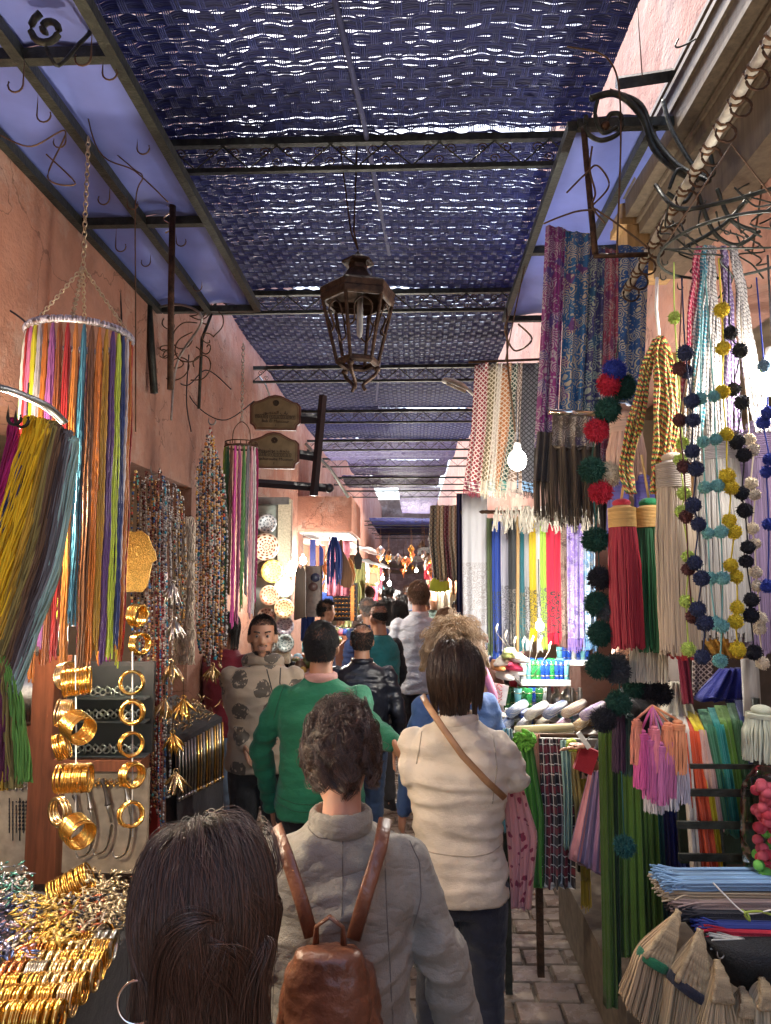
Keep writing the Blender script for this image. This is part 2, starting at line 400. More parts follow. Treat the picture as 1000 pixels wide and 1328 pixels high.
for (x, y) in cand:
    if (x, y) in ns: continue
    mb.box((x, y, R.uniform(-.004, .003)), (0.186, 0.146, 0.022), Matrix.Rotation(R.uniform(-.02, .02), 3, 'Z'))
tag(mb.build('pavers', pavm, floor), kind='stuff')

# ---- left building: wall face X=-1.5, shop openings recessed
def wall_run(name, X, side, segs, y0, y1, ztop, m, label, depth=1.6, zin=None):
    """side -1: left of the alley. segs: list of (ya, yb, zlo, zhi) openings. Wall 0.3 m thick, box pieces butted together."""
    root = thing(name, label, 'building', (X + side * .15, (y0 + y1) / 2, 0))
    mb = MB(); xc = X + side * 0.15; y = y0
    for (a, b_, zl, zh) in segs:
        if a > y: mb.box((xc, (y + a) / 2, ztop / 2), (0.3, a - y, ztop))
        mb.box((xc, (a + b_) / 2, (zh + ztop) / 2), (0.3, b_ - a, ztop - zh))
        if zl > 0: mb.box((xc, (a + b_) / 2, zl / 2), (0.3, b_ - a, zl))
        y = b_
    if y < y1: mb.box((xc, (y + y1) / 2, ztop / 2), (0.3, y1 - y, ztop))
    # upper storey setback cornice line
    mb.build('wall', m, root)
    inn = MB()
    for (a, b_, zl, zh) in segs:
        xb = X + side * (0.3 + depth)
        inn.box((xb + side * .05, (a + b_) / 2, zh / 2), (0.1, b_ - a + .2, zh + .2))
        for yy in (a - .05, b_ + .05): inn.box((X + side * (0.302 + depth / 2), yy, zh / 2), (depth, 0.1, zh + .2))
        inn.box((X + side * (0.302 + depth / 2), (a + b_) / 2, zh + .15), (depth, b_ - a + .2, 0.1))
    inn.build('shop_interior', mat('shop_inner_wall', (0.30, 0.22, 0.15), 0.9, 0, 0.3, 3, 0.2, 20), root)
    return root
LX, RX = -1.5, 1.25
lb = wall_run('building', LX, -1, [(0.6, 4.9, 0, 2.50), (7.0, 8.9, 0, 2.75), (10.0, 12.6, 0, 2.5), (13.6, 17.5, 0, 2.5)], -4.0, 36, 5.6, PINK,
              'terracotta plastered building with open shop fronts lining the left side of the alley')
rb = wall_run('building', RX, 1, [(0.5, 5.6, 0, 3.0), (6.4, 9.8, 0, 2.6), (10.6, 14.6, 0, 2.6), (15.4, 19, 0, 2.6)], -4.0, 36, 5.9, ROSE,
              'rose plastered building with textile shops lining the right side of the alley')
# far end of the souk
e = MB(); e.box((0, 36.2, 3), (6, 0.3, 6)); e = tag(e.build('building', plaster('far_brown_plaster', (.16, .10, .075), (.22, .15, .12))), 'distant terracotta building closing the far end of the alley', 'building')
# ---- trusses
def scroll(cx, cy, cz, r, sgn, turns=1.4, n=16):
    return [(cx + sgn * r * (1 - .8 * k / n) * math.cos(k / n * turns * 2 * PI), cy, cz + r * (1 - .8 * k / n) * math.sin(k / n * turns * 2 * PI)) for k in range(n + 1)]
TY = [1.42, 3.19, 4.96, 6.73, 8.5, 10.3, 12.1, 13.9, 15.7, 22.9, 24.8, 27, 29.5]
ordn = ['nearest', 'second', 'third', 'fourth', 'fifth', 'sixth', 'seventh', 'eighth', 'ninth', 'tenth', 'eleventh', 'twelfth', 'thirteenth', 'fourteenth', 'fifteenth', 'farthest']
ZL = EYE + 1.90
for i, y in enumerate(TY):
    z = ZL + (0 if i < 6 else R.uniform(-.12, .12))
    t_ = thing('roof_truss', f'{ordn[i]} scrollwork iron truss from the camera carrying the blue mats across the alley', 'truss', (0, y, z), 'iron trusses spanning the alley')
    for dz, rr, nm in ((0, .014, 'lower_chord'), (.135, .02, 'upper_chord')):
        m = MB(); m.box((-.12, y, z + dz), (2.76, rr * 1.6, rr * 1.6)); m.build(nm, DARKIRON, t_)
    m = MB(); s = MB(); n = 11; dx = 2.76 / n
    for k in range(n):
        xa = -1.5 + k * dx
        m.bar((xa, y, z + .01), (xa + dx / 2, y, z + .12), .004); m.bar((xa + dx / 2, y, z + .12), (xa + dx, y, z + .01), .004)
        if i < 6:
            s.tube(scroll(xa + dx * .28, y, z + .085, .028, 1), .0028, 4); s.tube(scroll(xa + dx * .72, y, z + .085, .028, -1), .0028, 4)
            s.tube(scroll(xa + dx * .5, y, z + .035, .025, 1 if k % 2 else -1), .0028, 4)
    m.build('brace', DARKIRON, t_)
    if i < 6: s.build('scrollwork', IRON, t_, True)['kind'] = 'stuff'
# ---- woven reed mats
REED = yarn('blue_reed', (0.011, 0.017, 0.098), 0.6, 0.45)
REEDW = yarn('sunlit_reed', (0.085, 0.075, 0.20), 0.5, 0.4)  # paler purple: sunlight on the far mats put into the colour
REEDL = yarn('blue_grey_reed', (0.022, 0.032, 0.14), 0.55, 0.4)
def reed_mat(x0, x1, y0, y1, z, pitch, label, m1, m2, loose=1.0, seed=1, sag=.03, skew=0.0):
    root = thing('woven_mat', label, 'mat', ((x0 + x1) / 2, (y0 + y1) / 2, z), 'blue reed mats shading the alley')
    r = np.random.default_rng(seed)
    band = 0.070; col = 0.092
    nx = int((x1 - x0) / 0.022); ny = int((y1 - y0) / pitch)
    xs = np.linspace(x0, x1, nx); i = np.arange(ny); yb = y0 + i * pitch
    bi = np.floor((yb - y0) / band); yc = y0 + (bi + .5) * band
    X = np.broadcast_to(xs, (ny, nx)).copy()
    # pinch of each band where a warp bundle passes over it
    ph = (X / col + (bi[:, None] % 2) * 0.5) % 1.0
    near_ = np.exp(-((np.abs(ph - .5) - 0.0) / 0.17) ** 2) + 0.0
    vb = r.uniform(-.1, 1.45, (int(bi.max()) + 1, int((x1 - x0) / col) + 3))
    kk = vb[bi.astype(int)[:, None], np.floor(X / col - x0 / col + 1).astype(int).clip(0, vb.shape[1] - 1)]
    Y = yc[:, None] + (yb - yc)[:, None] * (1 - 0.24 * loose * near_ * kk)
    jit = r.normal(0, 1, (ny, nx)); ker = np.exp(-np.linspace(-2, 2, 9) ** 2); ker /= ker.sum()
    jit = np.apply_along_axis(lambda a: np.convolve(a, ker, 'same'), 1, jit)
    Y += jit * pitch * 0.48 * loose + 0.012 * np.sin(X * 3 + seed) + np.interp(X, np.arange(x0, x1 + col, col), r.uniform(-.013, .013, len(np.arange(x0, x1 + col, col)))) + .006 * np.sin(X * 21 + yb[:, None] * 9)
    over = np.where((np.floor(X / col + (bi[:, None] % 2) * .5) % 2) > 0, 1, -1)
    zs = z + sag * (np.cos((Y - y0) / (y1 - y0) * 2 * PI) - 1) * .5 + .012 * np.sin(X * 2.3 + seed * 2)
    Z = zs + .0025 * np.cos(ph * 2 * PI) + r.normal(0, .0012, (ny, 1))
    # a few broken or slipped reeds
    miss = r.random(ny) > 0.03 * loose
    X = X + skew * (Y - y0)
    strands('reeds', np.stack([X, Y, Z], -1)[miss], pitch * 0.49 * (1 + .1 * r.normal(size=(miss.sum(), 1))), m1, root)['kind'] = 'stuff'
    W = []
    ky = np.linspace(y0, y1, int((y1 - y0) / 0.022))
    k = 0; xx = math.ceil(x0 / (col / 2)) * col / 2
    while xx < x1:
        for q in (-1.5, -.5, .5, 1.5):
            xw = xx + q * .0080
            phs = ((ky - y0) / band + k) % 2
            dz = -.0075 * np.tanh(4 * np.cos((phs - .5) * PI))
            zz = z + sag * (np.cos((ky - y0) / (y1 - y0) * 2 * PI) - 1) * .5 + .012 * np.sin(xw * 2.3 + seed * 2)
            W.append(np.stack([xw + .002 * np.sin(ky * 20 + k) + skew * (ky - y0), ky, zz + dz], -1))
        xx += col / 2 if False else col / 2; k += 1
    strands('warp_strips', np.array(W), 0.0030, m2, root)['kind'] = 'stuff'
    return root
ZM = ZL + .165
mats = [(0.9, 1.415), (1.415, 3.185), (3.185, 4.955), (4.955, 6.725), (6.725, 8.495), (8.495, 10.28)]
for i, (a, b_) in enumerate(mats):
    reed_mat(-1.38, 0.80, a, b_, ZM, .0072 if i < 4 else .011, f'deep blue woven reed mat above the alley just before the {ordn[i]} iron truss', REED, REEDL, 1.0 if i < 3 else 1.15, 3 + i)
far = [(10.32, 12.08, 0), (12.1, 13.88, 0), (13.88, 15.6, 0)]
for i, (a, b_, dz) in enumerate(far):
    reed_mat(-1.35 if i != 1 else -1.1, [.66, .60, .54][i], a, b_, ZM + dz, .019, f'sunlit-toned purple reed mat with wide gaps before the {ordn[6 + i]} iron truss', REEDW, REEDW, 2.2, 20 + i, .05)
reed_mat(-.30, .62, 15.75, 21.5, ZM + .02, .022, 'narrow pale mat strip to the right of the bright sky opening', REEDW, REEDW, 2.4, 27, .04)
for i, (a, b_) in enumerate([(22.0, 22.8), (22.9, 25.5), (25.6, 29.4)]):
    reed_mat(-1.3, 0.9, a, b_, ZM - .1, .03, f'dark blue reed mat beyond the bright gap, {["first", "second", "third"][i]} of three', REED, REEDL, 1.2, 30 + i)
# ================================================================ PEOPLE
def skinm(name, c):
    if name in MC: return MC[name]
    m, t, b = nodes(name); MC[name] = m; oc = objco(t)
    t.links.new(mixc(t, ramp(t, noi(t, oc, 14, 4), 0.3, 0.7), c, (c[0] * 1.12, c[1] * .86, c[2] * .8)), b.inputs['Base Color'])
    b.inputs['Roughness'].default_value = 0.5; b.inputs['Subsurface Weight'].default_value = 0.08
    b.inputs['Subsurface Radius'].default_value = (0.02, 0.008, 0.004)
    bump(t, b, noi(t, oc, 260, 2), 0.2, 0.002); return m
SKIN = skinm('olive_skin', (0.42, 0.24, 0.15)); SKINL = skinm('fair_skin', (0.55, 0.33, 0.24)); SKIND = skinm('tan_skin', (0.33, 0.18, 0.11))
def hairm(name, c, c2=None, rough=0.38):
    if name in MC: return MC[name]
    m, t, b = nodes(name); MC[name] = m
    r = t.nodes.new('ShaderNodeHairInfo').outputs['Random']
    t.links.new(mixc(t, r, c, c2 or tuple(x * 1.9 for x in c)), b.inputs['Base Color'])
    b.inputs['Roughness'].default_value = rough; b.inputs['Specular IOR Level'].default_value = 0.6
    return m
H_DBROWN = hairm('dark_brown_hair', (0.013, 0.008, 0.005), (0.12, 0.062, 0.04))
H_BROWN = hairm('brown_hair', (0.020, 0.011, 0.007), (0.085, 0.042, 0.024))
H_BLACK = hairm('black_hair', (0.006, 0.005, 0.005), (0.016, 0.013, 0.011))
H_BLOND = hairm('curly_blond_hair', (0.30, 0.19, 0.10), (0.58, 0.42, 0.26))
H_GREY = hairm('grey_hair', (0.10, 0.09, 0.085), (0.30, 0.28, 0.26))
H_FAIR = hairm('light_brown_hair', (0.15, 0.08, 0.04), (0.28, 0.16, 0.08))
def head_mb(s=1.0):
    m = MB()
    m.loft([(0, .040, -.122, .020, .018), (0, .030, -.108, .040, .042), (0, .020, -.085, .053, .060), (0, .012, -.055, .061, .072), (0, .006, -.025, .067, .081),
            (0, .002, 0, .071, .087), (0, -.002, .03, .075, .092), (0, -.004, .06, .074, .091), (0, -.006, .09, .061, .077), (0, -.008, .108, .042, .053), (0, -.008, .118, .018, .022)], 28)
    m.cap((0, .078, .012), (0, .101, -.030), .008, .0125); m.ball((.011, .092, -.034), .0085); m.ball((-.011, .092, -.034), .0085)
    m.cap((-.030, .079, .026), (.030, .079, .026), .009, .009)
    for s_ in (-1, 1):
        m.ball((s_ * .036, .060, -.025), (.022, .022, .020)); m.ball((s_ * .081, -.004, -.008), (.011, .021, .034), rot=Matrix.Rotation(s_ * .25, 3, 'Z'))
    m.cap((-.018, .082, -.060), (.018, .082, -.060), .0075, .0075); m.cap((-.015, .080, -.073), (.015, .080, -.073), .008, .008)
    m.ball((0, .058, -.104), (.022, .020, .018))
    return m
def hand_mb(m, wr, d, palm_n, L=.19, curl=.5, side=1):
    """wr: wrist, d: direction of the fingers, palm_n: the palm's facing; five fingers bent towards the palm"""
    wr = np.array(wr, float); d = nn(d); palm_n = nn(np.array(palm_n, float) - d * np.dot(palm_n, d)); x = np.cross(d, palm_n) * side
    k = L / .19
    a = wr + d * .012; b_ = wr + d * .085 * k
    for q in (-.027, -.009, .009, .027):
        m.cap(a + x * q * .7 * k, b_ + x * q * k, .014 * k, .0125 * k, 8)
    for i, (q, fl) in enumerate(((-.030, .070), (-.0105, .080), (.0105, .075), (.030, .058))):
        p = b_ + x * q * k; dd = d
        for j, fr in enumerate((.45, .32, .23)):
            ang = curl * (.35 + .3 * j); dd2 = nn(d * math.cos(ang * (j + 1) * .8) + palm_n * math.sin(ang * (j + 1) * .8) + x * q * 3)
            p2 = p + dd2 * fl * fr * k; m.cap(p, p2, (.0092 - .0012 * j) * k, (.0082 - .0012 * j) * k, 8); p = p2
    p = a + x * -.028 * k; dd = nn(d * .6 - x * .7 + palm_n * .35)
    for fr in (.040, .030, .024):
        p2 = p + dd * fr * k; m.cap(p, p2, .0115 * k, .0095 * k, 8); p = p2; dd = nn(dd + d * .35 + palm_n * .15 * curl)
def comb_hair(style, n, rnd, E=(.080, .096, .112), C0=(0, -.008, .012), K=14, L=.26, curl=0.0, vol=.02, seed=0):
    """strand paths draped over the skull ellipsoid, (n, K, 3) in head space"""
    r = np.random.default_rng(seed + 5); E = np.array(E); C0 = np.array(C0)
    d = r.normal(size=(n * 5, 3)); d /= np.linalg.norm(d, axis=1)[:, None]
    low = -.58 if style in ('short', 'buzz', 'balding') else -.34 if style == 'messy' else -.25
    ok = (d[:, 2] > low) & ~((d[:, 1] > .45) & (d[:, 2] < .50)) & ~((abs(d[:, 0]) > .8) & (d[:, 2] < -.05) & (d[:, 1] > -.15))
    if style in ('short', 'buzz', 'balding'): ok &= ~((abs(d[:, 0]) > .72) & (d[:, 2] < .02) & (d[:, 1] > -.35)); E = E * A(.965, .975, .985)
    if style == 'balding': ok &= ~((d[:, 2] > .55) & (r.random(len(d)) > .12))
    d = d[ok][:n]; n = len(d)
    p = C0 + d * E; nrm = d / E; nrm /= np.linalg.norm(nrm, axis=1)[:, None]
    layer = r.uniform(.0, 1, n) * vol * (1.0 + .6 * d[:, 2].clip(0))
    ncl = max(6, n // (35 if style != 'curly' else 22)); cl_c = d[r.integers(0, n, ncl)]
    ci = np.argmax(d @ cl_c.T, 1)
    crown = nn([-.12, .30, .95]) if style in ('bob', 'wavy', 'long') else nn([0.12, -.35, .95])
    tang = d - crown * (d @ crown)[:, None]; tang /= (np.linalg.norm(tang, axis=1)[:, None] + 1e-6)
    swirl = np.cross(np.broadcast_to(crown, d.shape), tang)
    out = np.empty((n, K, 3)); out[:, 0] = p; st = L / (K - 1)
    Ls = r.uniform(.75, 1.05, n)[:, None]
    cph = r.uniform(0, 6.28, (ncl, 3)); cdir = r.normal(size=(ncl, 3)); camp = r.uniform(.4, 1.2, (ncl, 1))
    if style in ('bob', 'long', 'wavy'): v = tang * .9 + nrm * .5 + swirl * .15
    elif style == 'messy': v = nrm * .8 + cdir[ci] * .7 + swirl * .5
    elif style == 'curly': v = nrm * .8 + cdir[ci] * .3
    else: v = nrm * .5 + tang * .4
    for k in range(1, K):
        t_ = k / (K - 1)
        g = {'bob': .35, 'wavy': .36, 'long': .35, 'messy': .10, 'curly': .16}.get(style, .1)
        v = v / (np.linalg.norm(v, axis=1)[:, None] + 1e-9) * 1.0
        v = v + np.array([0, 0, -g]) * (0.6 + t_)
        wav = np.sin(cph[ci] + t_ * {'curly': 19, 'wavy': 8}.get(style, 5)) * cdir[ci] * camp[ci]
        v = v + wav * {'bob': .13, 'wavy': .125, 'long': .16, 'messy': .50, 'curly': .55}.get(style, .05) + r.normal(size=(n, 3)) * (.014 if style in ('bob', 'long', 'wavy') else .10)
        if style == 'bob' and t_ > .6: v = v + (np.array([0, -.03, 0]) - p * np.array([1, 1, 0])) * 2.2 * (t_ - .6)
        if style in ('bob', 'long', 'messy', 'short', 'buzz', 'balding', 'wavy'):
            nc = (p - C0) / E ** 2; nc /= np.linalg.norm(nc, axis=1)[:, None]
            up = (p[:, 2] > C0[2] - .06)[:, None] & (k > 1); vo_ = (v * nc).sum(1)[:, None]
            v = np.where(up, v - nc * vo_.clip(0) * {'bob': .97, 'long': .97, 'wavy': .95, 'messy': .55}.get(style, .4), v)
            if style in ('bob', 'long'):   # under the skull fall nearly straight
                v = np.where((p[:, 2] < C0[2] - .02)[:, None], v * A(.55, .55, 1), v)
        v /= np.linalg.norm(v, axis=1)[:, None]
        p = p + v * st * Ls
        q = (p - C0) / E; rr = np.linalg.norm(q, axis=1)
        base = 1 + (layer + .0025 + vol * .25 * np.sin(cph[ci][:, 0])) / E[0] * np.minimum(1, t_ * 4)
        infl = rr < base
        hi = (p[:, 2] > C0[2] - .05)
        fix = infl & hi
        q2 = q / rr[:, None] * base[:, None]
        p = np.where(fix[:, None], C0 + q2 * E, p)
        # below the skull keep clear of the neck
        nr = np.hypot(p[:, 0], p[:, 1] + .02); mn = .060 + layer
        bad = (~hi) & (nr < mn)
        sx = np.where(bad, mn / np.maximum(nr, 1e-4), 1)
        p = np.stack([p[:, 0] * sx, (p[:, 1] + .02) * sx - .02, p[:, 2]], -1)
        out[:, k] = p
    # clumping towards each lock's own guide
    if style in ('bob', 'long', 'messy', 'curly', 'wavy'):
        guide = np.zeros((ncl, K, 3)); cnt = np.zeros(ncl)
        np.add.at(guide, ci, out); np.add.at(cnt, ci, 1); guide /= np.maximum(cnt, 1)[:, None, None]
        s_ = (np.linspace(0, 1, K) ** 1.6)[None, :, None] * {'bob': .50, 'wavy': .55, 'long': .55, 'messy': .72, 'curly': .80}[style]
        out = out * (1 - s_) + guide[ci] * s_
    return out
def foldfn(amp=.006, sc_=(7, 7, 13), seed=1, elb=()):
    def f(co, no):
        a = nz(co * np.array(sc_) * A(1.4, 1.4, 2.0), 1.0, seed); b_ = nz(co * np.array([20, 20, 60.]), 1, seed + 3)
        k = np.ones(len(co))
        for e in elb: k += .9 * np.exp(-((co - np.array(e)) ** 2).sum(1) / .012)
        dsp = (1 - np.abs(a) * 2.2) * amp * k + b_ * amp * .35
        return co + no * dsp[:, None]
    return f
def person(label, x, y, H, face=0, top=None, bottom=None, skin=None, hair=None, hstyle='short', hL=.03, hn=1500, hrad=.0006, vol=.006, arms=None, tw=1.0, td=1.0,
           hem=.86, sleeve='long', voxel=.012, headrot=(0, 0), group=None, collar=None, shoes=None, lean=(0, 0), hand_side=(), fold=.006, sex='m', stride=0.0, hood=False, topseed=1,
           jacket_flare=1.0, face_bits=False, simple=False, z0=0.0):
    """a standing figure; x, y on the ground, H its height, face in degrees (0 looks up the alley, 180 at the camera)"""
    skin = skin or SKIN; s = H / 1.75
    root = thing('person', label, 'person', (x, y, z0), group)
    M = Matrix.Translation((x, y, z0)) @ Matrix.Rotation(math.radians(face), 4, 'Z') @ Matrix.Scale(s, 4)
    Mi = M.inverted()
    lx, ly = lean
    def tl(p):   # lean grows with height above the hips
        p = np.array(p, float); k = max(0, p[2] - .95) / .6
        return p + np.array([lx * k, ly * k, 0])
    hw = .172 if sex == 'm' else .158
    hw *= (1 + (tw - 1) * .6)
    Aarm = []
    for sd_, a in zip((-1, 1), arms or (None, None)):
        S = tl((sd_ * hw * .97, -.01, 1.385))
        if a is None: E_, W_ = tl((sd_ * (hw + .055 * tw), -.035, 1.13)), tl((sd_ * (hw + .07 * tw), .03, .89))
        else:
            E_, W_ = [np.array(Mi @ Vector(q)) if isinstance(q, Vector) else np.array(q, float) for q in a]
        Aarm.append((S, E_, W_))
    hc = tl((0, .015, 1.63)); hm = Matrix.Rotation(math.radians(headrot[0]), 3, 'Z') @ Matrix.Rotation(math.radians(headrot[1]), 3, 'X')
    hmn = np.array(hm)
    body = MB()
    hd = head_mb(); hv = np.vstack(hd.v) @ hmn.T + hc
    body.v.append(hv); body.q += [q for q in hd.q]; body.t += [q for q in hd.t]; body.uv.append(np.zeros((len(hv), 2))); body.col.append(np.ones((len(hv), 4))); body.n = len(hv)
    nr_ = .056 if sex == 'm' else .048
    body.cap(hc + hmn @ A(0, -.018, -.06), tl((0, -.022, 1.44)), nr_, nr_ + .008)
    body.loft([(*tl((0, 0, z))[:2], z, rx, ry) for z, rx, ry in ((.84, .13, .09), (.95, .145, .10), (1.1, .12, .085), (1.3, .145, .095), (1.41, .15, .075), (1.455, .08, .055))], 18)
    for i, (S, E_, W_) in enumerate(Aarm):
        body.cap(S, E_, .046, .038); body.cap(E_, W_, .038, .026)
        dd = nn(W_ - E_); pn = nn(np.array([-(-1, 1)[i] * 1.0, .2, 0]) )
        if abs(np.dot(dd, pn)) > .8: pn = A(0, 0, -1)
        if not simple: hand_mb(body, W_, nn(dd + A(0, .05, -.25)), pn, curl=.55, side=(-1, 1)[i] * -1)
        else: body.cap(W_, W_ + dd * .13, .03, .02)
    LG = []
    for sd_ in (-1, 1):
        st = stride * sd_
        a_, k_, f_ = A(sd_ * .088, 0, .90), A(sd_ * .092, .03 + st * .6, .50), A(sd_ * .098, -.02 + st, .09)
        LG.append((a_, k_, f_)); body.cap(a_, k_, .075, .052); body.cap(k_, f_, .052, .036); body.cap(f_ + A(0, -.02, -.03), f_ + A(0, .15, -.055), .038, .03)
    build_remesh('body', body, skin, root, voxel, 3, None, M)
    # trousers
    if bottom:
        m = MB()
        m.loft([(0, 0, .80, .13 * tw, .10), (0, 0, .88, .150 * tw, .108 * td), (0, 0, .96, .142 * tw, .100 * td), (0, 0, 1.03, .125 * tw, .09 * td)], 20)
        for a_, k_, f_ in LG: m.cap(a_, k_, .090 * tw, .068); m.cap(k_, f_ + A(0, 0, .03), .068, .055)
        build_remesh('trousers', m, bottom, root, max(voxel, .011), 4, foldfn(.004, (9, 9, 16), 4, [k_ for _, k_, _ in LG]), M)
    m = MB()
    for a_, k_, f_ in LG:
        m.loft([(f_[0], f_[1] + .04, .0, .042, .125), (f_[0], f_[1] + .04, .03, .045, .128), (f_[0], f_[1] + .03, .06, .040, .105), (f_[0], f_[1], .10, .040, .05)], 16)
    build_remesh('shoes', m, shoes or BLACKCLOTH, root, .012, 2, None, M)
    # upper garment
    if top:
        m = MB(); wl = .150 if sex == 'm' else .138
        secs = [(hem, .168 * tw * jacket_flare, .120 * td * jacket_flare), (hem + .06, .170 * tw * (1 + (jacket_flare - 1) * .8), .122 * td), (1.06, wl * 1.06 * tw * (1 + (jacket_flare - 1) * .4), .112 * td), (1.18, .158 * tw, .116 * td),
                (1.30, .174 * tw, .122 * td), (1.36, .176 * tw, .116), (1.405, .158 * tw, .104), (1.435, .128 * tw, .092), (1.462, .096, .078), (1.49, .070, .066)]
        m.loft([(*tl((0, 0 if z < 1.4 else -.008, z))[:2], z, rx, ry) for z, rx, ry in secs], 28, 2.3)
        for (S, E_, W_) in Aarm:
            S2 = S + A(0, 0, .005)
            sl = 1 if sex == 'm' else .87
            m.cap(S2, E_, .064 * sl, .053 * sl)
            if sleeve == 'long': m.cap(E_, W_, .053 * sl, .042 * sl)
            elif sleeve == 'wide': m.cap(E_, W_, .062, .054)
        build_remesh('upper_garment', m, top, root, voxel, 5, foldfn(fold, (6, 6, 12), topseed, [a[1] for a in Aarm]), M)
    def wp(p): return M @ Vector(p)
    if collar:
        m = MB(); m.torus(tl((0, -.012, 1.488)), .070, .015, 24, 8, sq=2.3 if collar is MC.get('beige_linen') else 1.7)
        build_remesh('collar', m, collar, root, .008, 2, None, M)
    if hood:
        m = MB(); m.torus(tl((0, -.035, 1.475)), .095, .035, 24, 8, sq=1.2, rot=Matrix.Rotation(.35, 3, 'X')); build_remesh('hood', m, top, root, .01, 3, foldfn(.004, (12, 12, 12), 9), M)
    if hair:
        h = comb_hair(hstyle, hn, rng, L=hL, vol=vol, K=(12 if hL > .06 else 5), seed=int(abs(x) * 100 + y * 10))
        hh = (h @ hmn.T + hc) @ np.array(M.to_3x3()).T + np.array(M.translation)
        rad = hrad * np.linspace(1, .55, h.shape[1])
        strands('hair', hh, rad, hair, root)
        if hstyle != 'balding':   # scalp under the strands
            m = MB(); cs, sn = circ(24); rows = []
            for th in np.linspace(.05, 1.62, 8):
                lim = np.where(sn > .45, np.minimum(th, .95 + .5 * (1 - sn)), th * (1 + .16 * np.clip(-sn, 0, 1) ** 2))
                rows.append(np.stack([.0775 * np.sin(lim) * cs, .0945 * np.sin(lim) * sn - .006, .116 * np.cos(lim) + .010], -1))
            rows = np.array(rows) @ hmn.T + hc; rows = rows @ np.array(M.to_3x3()).T + np.array(M.translation)
            m.grid(rows, True); m.build('scalp', hairm_cap(hair), root, True)
    if face_bits:
        T = lambda p: np.array(M @ Vector(hmn @ np.array(p, float) + hc))
        for s_ in (-1, 1):
            m = MB(); m.ball(T((s_ * .031, .0785, .006)), .0098 * s, 12, 8); e = m.build('eye', mat('eye_white', (.24, .20, .18), .5), root, True)
            m = MB(); m.ball(T((s_ * .031, .0862, .006)), .0056 * s, 10, 6); m.build('iris', mat('dark_iris', (.02, .012, .008), .35), e, True)
            m = MB(); m.tube([T((s_ * (.017 + .015 * q), .0915 - .006 * q * q, .0165 + .001 * q)) for q in (0, .5, 1, 1.6, 2.0)], .0022 * s, 5); m.build('eyelid', skin, root, True)
            eb = [[T((s_ * (.012 + .034 * q + .002 * R.random()), .0925 - .009 * q * q, .025 + .005 * math.sin(q * 2.2) + R.uniform(-.0035, .0035))), T((s_ * (.018 + .034 * q), .094 - .010 * q * q, .028 + .005 * math.sin(q * 2.2) + R.uniform(-.002, .003)))] for q in np.linspace(0, 1, 120)]
            strands('eyebrow', eb, .0007, H_BLACK, root)
        m = MB(); m.tube([T((q * .024, .0895 - .006 * q * q, -.0605 + .0015 * abs(q))) for q in np.linspace(-1, 1, 7)], .0034 * s, 6, flat=1.2)
        m.tube([T((q * .021, .0880 - .006 * q * q, -.0700)) for q in np.linspace(-1, 1, 7)], .0042 * s, 6); m.build('lips', mat('lips', (.33, .17, .13), .5), root, True)
        bd = []
        for k in range(1500):
            a = R.uniform(-1.5, 1.5); zz = R.uniform(-.115, -.03) if abs(a) > .9 else R.uniform(-.112, -.078)
            if abs(a) < .45 and R.random() < .3: zz = R.uniform(-.052, -.045)
            f_ = np.interp(zz, [-.12, -.10, -.07, -.03], [.62, .78, .93, 1.0])
            q = A(math.sin(a) * .068 * f_, math.cos(a) * .076 * f_ + .012, zz); bd.append([T(q), T(q * 1.02 + A(0, .001, -.003))])
        strands('beard', bd, .00045, H_BLACK, root)
    return root, M, hc, hmn
def hairm_cap(h):
    n = h.name + '_scalp'
    if n in MC: return MC[n]
    c = {'dark_brown_hair': (.012, .008, .006), 'brown_hair': (.03, .017, .011), 'black_hair': (.008, .007, .006), 'curly_blond_hair': (.22, .14, .08), 'grey_hair': (.12, .11, .10), 'light_brown_hair': (.14, .08, .045)}[h.name]
    return mat(n, c, .7)
def sidetube(name, pts, w_, th, m, parent, n=2):
    """a strap: flat band with thickness along pts"""
    mb = MB(); mb.tube(pts, w_ / 2, 10, flat=th / w_, ref=(0, 1, 0)); return mb.build(name, m, parent, True)

from mathutils.bvhtree import BVHTree
def seam(root, pts, m, r=.0016, nm='seam', part='upper_garment', back=True, lift=.0005):
    """a stitched seam laid on the garment: each point is dropped on the nearest cloth from the camera's side of the body"""
    g_ = [c for c in root.children if c.name.startswith(part)][0]; og = WL[g_.name]
    bv = BVHTree.FromPolygons([v.co for v in g_.data.vertices], [p.vertices for p in g_.data.polygons]); out = []
    for p in smooth_(pts, 26):
        h = bv.ray_cast(Vector(p) - og - Vector((0, .6, 0)), Vector((0, 1, 0)))
        if h[0] is not None: out.append(h[0] + og + h[1] * lift)
    if len(out) > 3: mb = MB(); mb.tube(out, r, 5); mb.build(nm, m, root, True)
def smooth_(pts, n):
    pts = np.array([tuple(p) for p in pts], float); k = len(pts) - 1; x = np.linspace(0, k, n)
    return np.stack([np.interp(x, np.arange(k + 1), pts[:, i]) for i in range(3)], -1)
def gx(px, Y): return P(px, 700, Y).x
